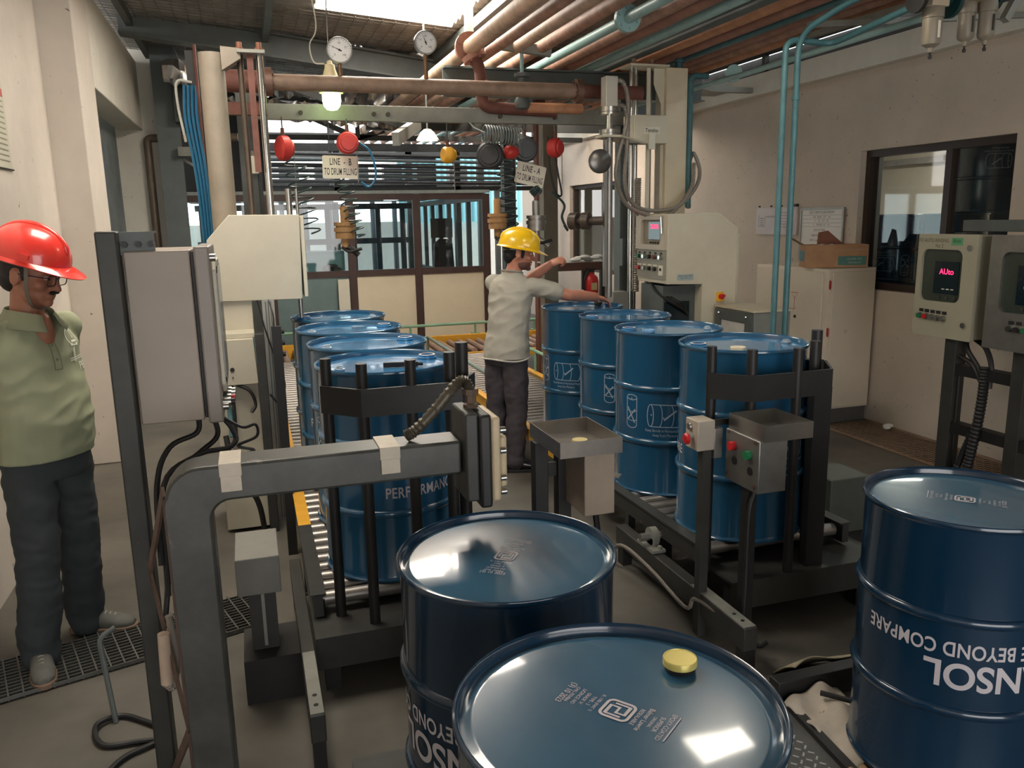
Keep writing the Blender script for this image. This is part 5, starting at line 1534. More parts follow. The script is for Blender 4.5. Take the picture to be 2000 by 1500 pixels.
# filter regulators
def frl(x, y, zb, r, twin, label):
    t = thing('air_filter', label, 'air filter', (x, y, zb), 'filter units on the teal pipes')
    for k in range(2 if twin else 1):
        dx, dz = (0.075 * k, 0.0)
        zz = zb + dz
        MB().lathe([(0.0, zz), (0.012, zz), (0.016, zz + 0.02), (r * 0.9, zz + 0.035), (r, zz + 0.05), (r, zz + 0.15), (r * 1.12, zz + 0.152), (r * 1.12, zz + 0.19), (r * 1.05, zz + 0.20)], (x + dx, y - 0.05 * k, 0), 24).build('bowl', mat('bowl_beige', (140, 130, 114), 0.4, var=0.06), t)
        MB().box(x + dx - 0.006, x + dx + 0.006, y - 0.05 * k - r - 0.002, y - 0.05 * k - r + 0.004, zz + 0.06, zz + 0.135).build('sight_glass', M_signw if not twin else M_steel_dk, t)
        MB().lathe([(0.0, zz - 0.03), (0.008, zz - 0.028), (0.009, zz - 0.015), (0.004, zz - 0.01), (0.006, zz)], (x + dx, y - 0.05 * k, 0), 10).build('drain_plug', M_rubber, t)
    w = 0.055 if not twin else 0.10
    mb = MB().box(x - 0.045, x + w, y - 0.04 - (0.05 if twin else 0), y + 0.04, zb + 0.20, zb + 0.28)
    mb.cyl((x + 0.02, y, zb + 0.28), (x + 0.02, y, zb + 0.34), 0.022, 14)
    mb.build('head', mat('head_beige', (196, 180, 156), 0.45, var=0.05), t, 0.004)
    for q, rr, m in ((-0.09, 0.062, M_black), (w + 0.05, 0.075, mat('valve_dark_teal', (22, 60, 62), 0.4))):
        mb = MB().cyl((x + q - 0.01, y + 0.01, zb + 0.235), (x + q + 0.012, y + 0.01, zb + 0.235), rr, 24)
        mb.cyl((min(x + q, x), y, zb + 0.235), (max(x + q, x), y, zb + 0.235), 0.018, 10)
        mb.build('hand_wheel', m, t)
    return t
frl(3.165, 3.3, 2.535, 0.044, False, 'single beige air filter bowl at upper right, the left one')
frl(3.49, 3.42, 2.60, 0.040, True, 'twin beige air filter bowls at the upper right corner')

# rinsing panels on their stand
t = thing('panel_stand', 'dark steel stand carrying the two rinsing control panels', 'stand', (4.3, 3.9, 0))
for y in (4.06, 3.56):
    MB().box(4.24, 4.33, y - 0.045, y + 0.045, 0.0, 1.66).build('post', M_steel_dk, t, 0.003)
for y in (3.0,):
    MB().box(4.24, 4.33, y - 0.045, y + 0.045, 0.0, 1.66).build('post', M_steel_dk, t, 0.003)
for z in (0.80, 0.42):
    MB().box(4.25, 4.32, 3.05, 4.03, z - 0.035, z + 0.035).build('cross_bar', M_black, t)
mb = MB().box(4.36, 4.42, 2.9, 4.16, 1.665, 1.735)
mb.build('top_angle', M_steel_gr, t, 0.003)
MB().box(4.20, 4.42, 2.95, 4.1, 0, 0.03).build('foot', M_black, t)
for k, pts in enumerate(([(4.3, 4.1, 1.0), (4.28, 4.05, 0.9), (4.26, 3.9, 0.85), (4.26, 3.82, 0.75)], [(4.3, 4.0, 1.0), (4.27, 3.95, 0.93), (4.26, 3.85, 0.83), (4.26, 3.80, 0.72)], [(4.32, 3.95, 1.0), (4.3, 3.85, 0.96), (4.28, 3.78, 0.86), (4.27, 3.77, 0.72)])):
    MB().tube(bez(pts, 6), 0.016, 8).build('cable', M_rubber, t)
P = bez([(4.26, 3.80, 0.85), (4.24, 3.79, 0.6), (4.23, 3.82, 0.3), (4.22, 3.86, 0.03)], 24)
MB().tube(P, [0.032 if i % 2 else 0.027 for i in range(len(P))], 12).build('cable_duct', M_rubber, t)
P = bez([(4.24, 3.84, 0.42), (4.22, 3.9, 0.2), (4.2, 3.93, 0.02)], 20)
MB().tube(P, [0.022 if i % 2 else 0.018 for i in range(len(P))], 10).build('cable_duct', M_rubber, t)
MB().tube([(4.27, 4.0, 0.77), (4.27, 4.0, 0.02)], 0.008, 6).build('wire', M_rubber, t)
def rinse(y0, y1, z0, z1, m, label, digits, win, btns, led_y):
    X = 4.2
    t = thing('rinsing_controller', label, 'control panel', (X + 0.1, (y0 + y1) / 2, z0))
    MB().box(X + 0.02, X + 0.21, y0, y1, z0, z1).build('housing', m, t, 0.005)
    mb = MB()
    wy0, wy1, wz0, wz1 = win
    ring_yz(mb, rrect(y0 - 0.008, y1 + 0.008, z0 - 0.008, z1 + 0.006, 0.006, 5), rrect(wy0, wy1, wz0, wz1, 0.045, 5), X - 0.004, X + 0.02)
    door = mb.build('door', m, t)
    MB().box(X + 0.014, X + 0.019, wy0 - 0.004, wy1 + 0.004, wz0 - 0.004, wz1 + 0.004).build('window_recess', mat('window_dark', (58, 66, 58), 0.25, var=0.12), door)
    dy0, dy1 = wy0 + 0.03, wy1 - 0.10
    s_ = MB().box(X + 0.008, X + 0.014, dy0, dy1, wz0 + 0.05, wz1 - 0.075).build('display', M_screen, door)
    mb = MB()
    put_flat(mb, text2d(digits, 0.036, 1.0, align='LEFT'), (X + 0.0072, led_y, wz1 - 0.155 if digits != 'OP' else wz0 + 0.135), (0, -1, 0), (0, 0, 1))
    mb.build('digits', M_led, s_)
    mb = MB()
    for k in range(3):
        mb.box(X + 0.006, X + 0.0075, dy0 + 0.03 + 0.035 * k, dy0 + 0.052 + 0.035 * k, wz0 + 0.078, wz0 + 0.084)
    mb.build('display_marks', M_signw, s_)
    for k in range(3):
        MB().cyl((X + 0.014, dy0 + 0.02 + 0.06 * k, wz0 + 0.028), (X + 0.004, dy0 + 0.02 + 0.06 * k, wz0 + 0.028), 0.011, 12).build('key', M_steel_dk, door)
    for k, (y, z, c) in enumerate(btns):
        bb = MB().cyl((X - 0.004, y, z), (X - 0.022, y, z), 0.018, 16).build('push_button', M_stainless, door)
        MB().cyl((X - 0.022, y, z), (X - 0.032, y, z), 0.016, 16).build('button_cap', c, bb)
        MB().box(X - 0.006, X - 0.004, y - 0.018, y + 0.018, z + 0.024, z + 0.045).build('legend', M_ink, door)
    for z in (z1 - 0.075, z0 + 0.09):
        MB().cyl((X - 0.004, y0 + 0.045, z), (X - 0.018, y0 + 0.045, z), 0.017, 16).build('door_lock', M_chrome, door)
    return t, door
bt = [(4.275 - 0.047 * k, 1.125 - 0.001 * k, c) for k, c in enumerate((M_greenbtn, M_red, M_stainless_r, M_stainless_r, M_stainless_r))]
M_rinse = mat('panel_olive_gray', (166, 162, 142), 0.45, var=0.04, scale=3)
t, door = rinse(3.885, 4.335, 1.005, 1.645, M_rinse, 'olive grey control panel reading TO AUTO RINSING with red AUto digits', 'AUto', (3.985, 4.305, 1.225, 1.555), bt, 4.165)
mb = MB()
put_flat(mb, text2d('TO AUTO RINSING', 0.024, 0.85), (4.195, 4.22, 1.60), (0, -1, 0), (0, 0, 1))
put_flat(mb, text2d('No 2', 0.024, 0.9), (4.195, 4.17, 1.566), (0, -1, 0), (0, 0, 1))
mb.build('handwriting', mat('marker', (74, 76, 62), 0.7), door)
g = MB().box(4.193, 4.196, 3.99, 4.075, 1.585, 1.63).build('green_label', mat('label_green', (92, 158, 112), 0.5), door)
mb = MB()
put_flat(mb, text2d('iEnclo', 0.022, 0.85), (4.1925, 4.033, 1.60), (0, -1, 0), (0, 0, 1))
mb.build('label_writing', M_ink, g)
bt = [(3.60 - 0.05 * k, 1.115, c) for k, c in enumerate((M_steel_dk, M_black, M_greenbtn, M_greenbtn))]
rinse(3.33, 3.78, 0.99, 1.645, M_stainless_r, 'stainless control panel at the right edge beside the olive grey one', 'OP', (3.38, 3.70, 1.205, 1.555), bt, 3.555)

# gratings
def grating(name, label, c, ang, L, W, step, m, cross=0.025):
    t = thing(name, label, 'grating', (c[0], c[1], 0))
    ca_, sa_ = math.cos(ang), math.sin(ang)
    def P(u, v, z):
        return (c[0] + u * ca_ - v * sa_, c[1] + u * sa_ + v * ca_, z)
    mb = MB()
    mb.add([P(-L / 2, -W / 2, 0.003), P(L / 2, -W / 2, 0.003), P(L / 2, W / 2, 0.003), P(-L / 2, W / 2, 0.003)], [(0, 1, 2, 3)])
    mb.build('channel', mat('drain_pit_shade', (22, 21, 20), 0.8), t)  # black sheet standing for the shade of a pit under the bars
    mb = MB()
    u = -L / 2
    while u <= L / 2:
        mb.bar(P(u, -W / 2, 0.014), P(u, W / 2, 0.014), 0.006, 0.02)
        u += step
    v = -W / 2
    while v <= W / 2 + 0.001:
        mb.bar(P(-L / 2, v, 0.016), P(L / 2, v, 0.016), 0.005, 0.014)
        v += cross
    mb.build('bars', m, t)
grating('floor_grating', 'steel floor grating under the feet of the man in the red helmet', (-0.80, 3.57), 0.30, 1.5, 0.36, 0.052, mat('grating_left', (96, 96, 92), 0.5, metal=0.3), 0.028)
def lattice(label, x0, x1, y0, y1, m):
    t = thing('floor_grating', label, 'grating', ((x0 + x1) / 2, (y0 + y1) / 2, 0))
    MB().box(x0, x1, y0, y1, 0.001, 0.003).build('channel', mat('drain_brown', (66, 56, 48), 0.8, var=0.2), t)
    mb = MB()
    nx = 14
    for i in range(nx + 1):
        x = x0 + (x1 - x0) * i / nx
        pts, y = [], y0
        k = i
        while y <= y1:
            pts.append((x + (0.009 if k % 2 else -0.009), y, 0.010))
            y += 0.035
            k += 1
        mb.tube(pts, 0.0042, 4, cap=False)
    for x in (x0, x1):
        mb.box(x - 0.01, x + 0.01, y0, y1, 0.003, 0.014)
    mb.build('lattice', m, t)
lattice('rusty lattice grating along the foot of the right wall', 4.56, 5.06, 2.0, 5.66, mat('grating_rust', (150, 124, 100), 0.6, var=0.15))
# crumbs of rubbish by the cabinet
mb = MB().ell((5.0, 5.35, 0.035), (0.05, 0.035, 0.018), 10, 6)
mb.ell((4.96, 5.32, 0.03), (0.03, 0.03, 0.015), 8, 5)
solo('crumpled_paper', mb, M_white, 'crumpled white paper on the grating by the white cabinet', 'paper', (5.0, 5.35, 0.01))
solo('black_block', MB().box(4.55, 4.9, 3.55, 3.75, 0.014, 0.14), M_steel_dk, 'dark block on the floor behind the right foreground drum', 'block', (4.7, 3.65, 0.014))

# floor things bottom right
def cloth(name, pts_fn, nu, nv, m, label, cat, loc, th=0.006):
    vs_, fs_ = [], []
    for i in range(nu + 1):
        for j in range(nv + 1):
            vs_.append(pts_fn(i / nu, j / nv))
    for i in range(nu):
        for j in range(nv):
            a = i * (nv + 1) + j
            fs_.append((a, a + 1, a + nv + 2, a + nv + 1))
    o = solo(name, MB().add(vs_, fs_, True), m, label, cat, loc)
    s_ = o.modifiers.new('solid', 'SOLIDIFY')
    s_.thickness = th
    return o
M_cloth = mat('dirty_cloth', (178, 168, 154), 0.85, var=0.15, scale=8, spots=(110, 98, 80), spot_amt=-0.02, spot_scale=22)
mb = MB().box(1.74, 2.75, 2.30, 2.36, 0.0, 0.10)
solo('black_beam', mb, M_black, 'black beam lying on the floor before the right foreground drum', 'beam', (2.2, 2.33, 0), bevel=0.003)
cloth('rag', lambda u, v: (1.86 + 0.75 * u, 2.37 + 0.13 * v + 0.03 * math.sin(u * 9), 0.106 - 0.10 * v + 0.012 * math.sin(u * 17 + v * 3)), 30, 6, mat('old_rag', (158, 148, 126), 0.85, var=0.2, scale=8), 'old beige rag draped over the black beam at lower right', 'rag', (2.2, 2.4, 0.02))
cloth('sack', lambda u, v: (1.735 + 0.26 * u + 0.03 * v, 2.27 - 0.36 * v + 0.06 * u - 0.0 * v, 0.03 + 0.03 * math.sin(3.0 * u) + 0.014 * math.sin(11 * u + 5 * v) + 0.01 * math.sin(17 * v)), 26, 26, M_cloth, 'pale dirty sack lying between the nearest drum and the right drum', 'sack', (1.85, 2.1, 0.0))
cloth('rag', lambda u, v: (1.66 + 0.12 * u, 1.90 - 0.10 * v, 0.02 + 0.03 * math.sin(3 * u) * math.sin(3 * v) + 0.012 * math.sin(14 * u + 9 * v)), 14, 14, mat('brown_rag', (150, 118, 88), 0.85, var=0.2, scale=14), 'crumpled brown rag at the lower right by the chequer plate', 'rag', (1.72, 1.85, 0.0))
solo('black_rod', MB().tube([(1.86, 2.22, 0.085), (1.96, 2.12, 0.08)], 0.010, 8), M_rubber, 'short black rod lying on the pale sack', 'rod', (1.9, 2.17, 0.06))
t = thing('chequer_plate', 'steel chequer plate on the floor right of the nearest drum', 'plate', (1.4, 1.8, 0))
mb = MB().prism([(0.2, 0.6), (1.5, 0.6), (1.715, 1.9), (1.745, 2.25), (1.2, 2.5), (0.2, 2.5)], 'xy', 0.002, 0.02)
mb.build('plate', mat('chequer_steel', (86, 86, 84), 0.45, metal=0.3, var=0.15), t)
mb = MB()
for i in range(22):
    for j in range(24):
        x, y = 1.1 + 0.03 * i, 1.6 + 0.03 * j
        if x < 1.70 - (2.25 - y) * 0.09 and y < 2.4 - (x - 1.2) * 0.25:
            a = PI / 4 if (i + j) % 2 == 0 else -PI / 4
            mb.bar((x - 0.010 * math.cos(a), y - 0.010 * math.sin(a), 0.0215), (x + 0.010 * math.cos(a), y + 0.010 * math.sin(a), 0.0215), 0.006, 0.003)
o = mb.build('raised_pattern', mat('chequer_bright', (186, 184, 180), 0.35, metal=0.6), t)
MB().bar((1.765, 2.27, 0.02), (1.69, 1.5, 0.02), 0.035, 0.04).build('edge_strip', M_black, t)
# poster on the left wall
t = thing('wall_poster', 'printed notice with a red mark hung on the left wall', 'poster', (-1.265, 5.2, 2.35))
MB().box(-1.27, -1.262, 4.85, 5.54, 2.13, 2.62).build('sheet', mat('poster_paper', (196, 194, 176), 0.7, var=0.04), t)
mb = MB()
for k in range(12):
    z = 2.17 + 0.03 * k
    mb.box(-1.2618, -1.261, 4.9 + 0.02 * (k % 3), 5.50, z, z + 0.008)
mb.build('print', mat('poster_ink', (140, 134, 118), 0.7), t)
MB().box(-1.2618, -1.261, 5.36, 5.52, 2.53, 2.575).build('red_mark', mat('poster_red', (188, 96, 88), 0.7), t)
MB().tube([(-1.262, 4.84, 2.125), (-1.262, 5.56, 2.13)], 0.005, 6).build('bottom_strip', M_steel_dk, t)

# ================================================================ GLAZED CABIN AT THE BACK
PY = 10.7
t = thing('glazed_partition', 'brown framed glazed partition with beige lower panels at the back', 'partition', (1.2, PY, 0))
def fbar(x0, x1, z0, z1, y0=PY - 0.03, y1=PY + 0.03):
    return MB().box(x0, x1, y0, y1, z0, z1)
for x in (-0.78, 0.26, 1.27, 2.13, 3.07):
    fbar(x - 0.05, x + 0.05, 0.0, 2.13).build('post', M_brown, t, 0.004)
xs = [-0.78, 0.26, 1.27, 2.13, 3.07]
for a, b in zip(xs, xs[1:]):
    fbar(a + 0.05, b - 0.05, 2.06, 2.14).build('top_rail', M_brown, t)
    fbar(a + 0.05, b - 0.05, 1.10, 1.18).build('mid_rail', M_brown, t)
    fbar(a + 0.05, b - 0.05, 0.0, 0.06).build('bottom_rail', M_brown, t)
    fbar(a + 0.05, b - 0.05, 0.06, 1.10, PY - 0.008, PY + 0.008).build('lower_panel', M_beige if a > 1 else mat('teal_gray_panel', (112, 134, 134), 0.35, var=0.08), t)
    fbar(a + 0.05, b - 0.05, 1.18, 2.06, PY - 0.003, PY + 0.003).build('glass_pane', glass('cabin_glass', (0.80, 0.90, 0.92), 0.08), t)
solo('leaning_board', MB().box(1.06, 1.20, 10.55, 10.58, 0.0, 1.08), M_signw, 'pale narrow panel leaning against the partition behind the left drums', 'panel', (1.1, 10.56, 0.0))
# side and rear of the cabin
t = thing('cabin_side', 'dark mullioned side and rear glazing of the back cabin', 'glazing', (2, 13, 0))
M_mull = mat('dark_mullion', (44, 52, 56), 0.5)
for y in (11.6, 12.2, 12.8, 13.4, 14.0, 14.6):
    MB().box(3.04, 3.10, y - 0.035, y + 0.035, 0, 2.1).build('mullion', M_mull, t)
for z in (0.95, 2.08):
    MB().box(3.03, 3.11, 10.75, 15.1, z - 0.04, z + 0.04).build('rail', M_mull, t)
MB().box(3.05, 3.09, 10.75, 15.1, 0.0, 0.92).build('side_panel', mat('maroon_panel', (120, 66, 66), 0.6), t)
for x in (-0.7, 0.0, 0.5, 0.95, 1.4, 1.85, 2.3, 2.75):
    MB().box(x - 0.045, x + 0.045, 15.1, 15.18, 0, 2.1).build('mullion', M_mull, t)
for z in (0.85, 1.45, 2.06):
    MB().box(-0.8, 3.07, 15.08, 15.16, z - 0.05, z + 0.05).build('rail', M_mull, t)
MB().box(-0.8, 3.1, 15.1, 15.16, 0, 0.8).build('rear_panel', M_steel_gr, t)
struct('ceiling_2', MB().box(-0.85, 3.12, 10.66, 15.2, 2.14, 2.18), mat('cabin_ceiling', (150, 160, 158), 0.6), label='low flat roof of the glazed cabin')
for x, y in ((1.75, 12.2), (2.2, 13.0), (1.5, 13.6)):
    t = thing('ceiling_lamp', {12.2: 'round lamp nearest the glass in the cabin ceiling', 13.0: 'round lamp in the cabin ceiling at right', 13.6: 'round lamp deepest in the cabin ceiling'}[y], 'lamp', (x, y, 2.1), 'round cabin ceiling lamps')
    MB().lathe([(0.0, 2.12), (0.13, 2.12), (0.14, 2.14), (0, 2.14)], (x, y, 0), 24).build('rim', M_white, t)
    MB().lathe([(0.0, 2.112), (0.125, 2.115), (0.13, 2.12)], (x, y, 0), 24).build('diffuser', emit('cabin_lamp', (240, 250, 255), 8.0), t)
t = thing('teal_cupboard', 'teal grey cupboard behind the cabin glass with gloves on top', 'cupboard', (0.9, 11.3, 0))
MB().box(0.62, 1.22, 11.1, 11.5, 0, 1.42).build('body', mat('teal_cupboard', (108, 134, 132), 0.45, var=0.06), t, 0.005)
MB().box(0.65, 1.19, 11.085, 11.1, 0.1, 1.38).build('door', mat('teal_cupboard2', (118, 146, 142), 0.45), t, 0.004)
mb = MB()
for k in range(7):
    mb.ell((0.95 + 0.045 * (k % 4), 10.78 + 0.04 * (k // 4), 1.20 + 0.02 * (k % 3)), (0.06, 0.04, 0.028), 10, 6)
solo('black_gloves', mb, M_black, 'crumpled black gloves lying on the mid rail of the partition', 'gloves', (1.0, 10.8, 1.18))
# a desk chair and a screen seen through the glass
t = thing('office_chair', 'dark office chair seen through the right cabin pane', 'chair', (3.0, 13.0, 0))
MB().prism([(2.62, 0.95), (2.95, 0.95), (2.92, 1.45), (2.84, 1.52), (2.72, 1.52), (2.64, 1.45)], 'xz', 12.0, 12.06).build('backrest', M_black, t, 0.01)
MB().box(2.60, 2.97, 11.75, 12.15, 0.48, 0.56).build('seat', M_black, t, 0.01)
MB().tube([(2.78, 11.95, 0.05), (2.78, 11.95, 0.48)], 0.03, 10).build('column', M_steel_gr, t)
MB().box(2.72, 2.84, 12.0, 12.04, 0.5, 0.95).build('back_stem', M_steel_dk, t)
for k in range(5):
    a = 2 * PI * k / 5
    MB().bar((2.78, 11.95, 0.06), (2.78 + 0.27 * math.cos(a), 11.95 + 0.27 * math.sin(a), 0.03), 0.04, 0.04).build('leg', M_steel_dk, t)
t = thing('desk_monitor', 'dark screen on an arm seen through the right cabin pane', 'screen', (2.85, 12.5, 1.6))
MB().box(2.70, 3.0, 12.4, 12.44, 1.55, 1.80).build('screen', M_black, t, 0.005)
MB().box(2.68, 3.02, 12.39, 12.40, 1.53, 1.82).build('bezel', M_steel_dk, t)
MB().box(2.83, 2.87, 12.44, 12.48, 0.98, 1.75).build('stand', M_black, t)
MB().box(2.5, 3.02, 12.2, 12.9, 0.94, 0.98).build('desk_top', M_steel_gr, t)
for x in (2.54, 2.98):
    MB().box(x - 0.02, x + 0.02, 12.3, 12.8, 0, 0.94).build('leg', M_steel_dk, t)
# pipe rack above the cabin
for k, z in enumerate((2.34, 2.42, 2.50, 2.58, 2.66, 2.74)):
    nm = ('lowest', 'second from the bottom', 'third from the bottom', 'third from the top', 'second from the top', 'topmost')[k]
    solo('rack_pipe', MB().tube([(-0.9, 12.94 + 0.05 * (k % 2), z + 0.10), (4.9, 12.94 + 0.05 * (k % 2), z)], 0.026, 10), (mat('dark_shiny_pipe', (66, 64, 64), 0.3, metal=0.6, var=0.2), M_steel_gr, M_steel_dk)[k % 3],
         '%s dark pipe of the rack crossing above the glazed cabin' % nm, 'pipe', (2, 13, z), 'dark pipes of the rack above the cabin')
mb = MB()
for x in (-0.5, 1.4, 3.3, 4.8):
    mb.box(x - 0.05, x + 0.05, 13.1, 13.2, 2.18 if x < 3.2 else 0, 2.95)
mb.box(-0.9, 5.0, 13.1, 13.2, 2.25, 2.32).box(-0.9, 5.0, 13.05, 13.1, 2.85, 2.97)
solo('pipe_rack', mb, M_steel_dk, 'dark steel rack frame carrying pipes above the glazed cabin', 'rack', (2, 13.15, 2.2))
mb = MB()
for z in (2.18, 2.24, 2.30, 2.39, 2.47, 2.55, 2.63, 2.72):
    mb.box(-1.2, 3.0, 13.3, 13.36, z, z + 0.055)
solo('louvre', mb, mat('louvre_dark', (46, 48, 52), 0.5), 'dark slatted screen behind the pipe rack', 'louvre', (1, 13.3, 2.3))
# neighbouring shed: pale blue sheet wall, dark roof
mb = MB()
n = 90
vs_, fs_ = [], []
for i in range(n + 1):
    x = 3.3 + 4.2 * i / n
    y = 18.5 + (0.03 if i % 3 == 0 else 0.0)
    vs_ += [(x, y, 1.75), (x, y, 3.35)]
for i in range(n):
    fs_.append((2 * i, 2 * i + 2, 2 * i + 3, 2 * i + 1))
struct('wall_far', mb.add(vs_, fs_), mat('pale_blue_sheet', (150, 214, 226), 0.5, var=0.05), label='pale blue corrugated sheet wall of the shed beyond')
struct('wall_far_base', MB().box(-2, 8.5, 18.6, 18.8, 0, 1.78), mat('far_white', (216, 214, 206), 0.8, var=0.06))
mb = MB()
mb.prism([(14.8, 4.25), (18.6, 4.12), (18.6, 4.2), (14.8, 4.35)], 'yz', -3, 6)
struct('ceiling_3', mb, mat('far_roof', (76, 74, 74), 0.6, var=0.2), label='dark roof of the shed beyond the hall')
mb = MB()
for x in (-1.2, 0.2, 1.6, 3.0, 4.4):
    mb.box(x - 0.06, x + 0.06, 15.6, 15.72, 0, 3.55)
mb.box(-2, 5.2, 15.6, 15.7, 2.95, 3.05).box(-2, 5.2, 15.62, 15.68, 3.32, 3.38)
struct('trim_10', mb, M_steel_dk, label='dark columns and ties of the shed beyond')
for k in range(9):
    x = -1.3 + 0.66 * k
    pl = ('leftmost', 'second from the left', 'third from the left', 'fourth from the left', 'middle', 'fourth from the right', 'third from the right', 'second from the right', 'rightmost')[k]
    solo('container', MB().box(x, x + 0.36, 16.4, 16.7, 2.55, 2.86), mat('tank_gray', (112, 116, 118), 0.5, var=0.15), '%s grey container on the dark deck far behind' % pl, 'container', (x + 0.18, 16.55, 2.55), 'grey containers far behind', 0.01)
mb = MB().box(-2, 5.2, 16.2, 16.9, 2.45, 2.55)
for x in (-1.9, 1.6, 5.0):
    mb.box(x - 0.05, x + 0.05, 16.5, 16.6, 0, 2.45)
solo('container_deck', mb, M_steel_dk, 'dark deck carrying the grey containers far behind', 'deck', (1, 16.5, 0))
mb = MB()
for k in range(9):
    x = -0.6 + 0.42 * k
    mb.tube([(x, 16.0, 0), (x, 16.0, 2.4)], 0.05, 8)
struct('trim_11', mb, mat('far_posts', (70, 76, 80), 0.5), label='grey posts seen far behind through the cabin glass')
# dark equipment left of the partition
t = thing('wall_cabinet', 'dark grey wall cabinet high up behind the blue hoses', 'cabinet', (-0.45, 10.2, 2.9))
MB().box(-0.66, -0.28, 10.15, 10.5, 2.92, 3.42).build('body', mat('dark_cab', (70, 78, 76), 0.5, var=0.1), t, 0.01)
MB().box(-0.62, -0.32, 10.13, 10.15, 2.97, 3.37).build('door', mat('dark_cab2', (44, 50, 52), 0.3), t)
MB().box(-0.66, -0.10, 10.2, 10.5, 2.56, 2.66).build('bracket', M_steel_lt, t)
MB().bar((-0.64, 10.4, 2.55), (-0.22, 10.4, 2.28), 0.06, 0.03).build('brace', M_steel_lt, t)
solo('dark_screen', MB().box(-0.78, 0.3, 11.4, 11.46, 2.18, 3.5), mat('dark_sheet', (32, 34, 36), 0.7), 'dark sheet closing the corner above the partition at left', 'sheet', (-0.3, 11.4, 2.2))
# bench, rag and extinguisher at the far right
t = thing('work_bench', 'brown channel bench with rags behind the worker', 'bench', (3.1, 7.5, 0))
MB().box(2.80, 3.42, 7.46, 7.52, 1.285, 1.365).build('front_channel', mat('bench_brown', (98, 66, 56), 0.5, var=0.12), t, 0.003)
MB().box(2.80, 3.42, 7.52, 7.9, 1.35, 1.365).build('top', M_steel_lt, t)
for x in (2.84, 3.38):
    MB().box(x - 0.03, x + 0.03, 7.53, 7.59, 0, 1.35).build('leg', M_steel_dk, t)
mb = MB()
for k in range(6):
    mb.ell((3.10 + 0.05 * k, 7.6 + 0.03 * (k % 2), 1.385 + 0.012 * (k % 3)), (0.06, 0.05, 0.022), 10, 6)
solo('white_rags', mb, M_white, 'crumpled white rags on the brown bench behind the worker', 'rag', (3.2, 7.6, 1.366))
t = thing('fire_extinguisher', 'red fire extinguisher hanging below the brown bench', 'fire extinguisher', (3.15, 7.36, 0.95))
MB().lathe([(0.0, 0.95), (0.06, 0.955), (0.072, 0.98), (0.072, 1.19), (0.06, 1.23), (0.025, 1.255), (0.025, 1.27), (0.0, 1.27)], (3.165, 7.36, 0), 24).build('cylinder', M_red, t)
mb = MB().cyl((3.165, 7.36, 1.27), (3.165, 7.36, 1.295), 0.016, 12)
mb.bar((3.12, 7.36, 1.305), (3.21, 7.36, 1.305), 0.02, 0.012)
mb.build('valve', M_black, t)
MB().tube(bez([(3.13, 7.35, 1.29), (3.08, 7.33, 1.2), (3.085, 7.33, 1.05), (3.10, 7.33, 0.98)], 6), 0.008, 8).build('hose', M_rubber, t)
mb = MB()
put_flat(mb, ([(-0.03, -0.035), (0.03, -0.035), (0.03, 0.035), (-0.03, 0.035)], [(0, 1, 2, 3)]), (3.165, 7.2865, 1.14), (1, 0, 0), (0, 0, 1))
lb = mb.build('label_plate', mat('ext_label', (220, 200, 150), 0.6), t)
MB().box(3.10, 3.23, 7.43, 7.46, 1.10, 1.29).build('wall_bracket', M_steel_dk, t)
t = thing('warning_plate', 'small white plate with red letters on the grey upright', 'sign', (3.0, 6.9, 1.45))
MB().box(2.94, 3.16, 6.2, 6.206, 1.43, 1.60).build('plate', M_signw, t)
mb = MB()
for k, s_ in enumerate(('OUTLET', 'TANK', '1720')):
    put_flat(mb, text2d(s_, 0.030, 0.85), (3.05, 6.1985, 1.55 - 0.047 * k), (1, 0, 0), (0, 0, 1))
mb.build('lettering', mat('red_ink', (188, 60, 60), 0.6), t)
MB().box(2.92, 2.975, 6.15, 6.2, 1.40, 1.62).build('clip', M_steel_gr, t)

# ================================================================ ROOM BEYOND THE RIGHT WINDOW
M_office = mat('office_wall', (226, 212, 194), 0.8, var=0.04)
wall_yz('wall_office', 8.8, 8.95, 1.5, 14, 0, 3.0, [(6.9, 8.4, 1.2, 2.3)], M_office)
struct('wall_office_side', MB().box(5.34, 8.8, 1.4, 1.5, 0, 3.0), M_office)
struct('wall_office_end', MB().box(5.34, 8.8, 13.9, 14.0, 0, 3.0), M_office)
struct('ceiling_4', MB().box(5.34, 8.95, 1.4, 14, 3.0, 3.08), mat('office_ceiling', (190, 184, 176), 0.8))
mb = MB()
ring_yz(mb, [(6.9, 1.2), (8.4, 1.2), (8.4, 2.3), (6.9, 2.3)], [(6.98, 1.27), (8.32, 1.27), (8.32, 2.23), (6.98, 2.23)], 8.76, 8.84)
mb.box(8.77, 8.83, 7.55, 7.62, 1.27, 2.23)
o = struct('window_9', mb, mat('grey_window_frame', (110, 108, 104), 0.5), label='grey framed window in the far wall of the side room')
MB().box(8.79, 8.80, 6.98, 8.32, 1.27, 2.23).build('pane', emit('window_daylight', (170, 222, 236), 1.4, (20, 26, 30)), o)
struct('trim_12', MB().box(8.70, 8.80, 1.5, 13.9, 2.42, 2.50), mat('office_trim', (180, 172, 166), 0.7), label='pale pipe and ledge along the side room wall')
t = thing('added_tube_light', 'tube light added under the side room ceiling to brighten it', 'lamp', (7.4, 7.0, 2.95))  # added lamp, put in only to brighten the side room
MB().box(7.3, 7.5, 5.6, 8.4, 2.94, 2.998).build('housing', M_white, t)
MB().box(7.34, 7.46, 5.65, 8.35, 2.92, 2.94).build('tube', emit('added_tube_glow', (255, 240, 220), 45.0), t)

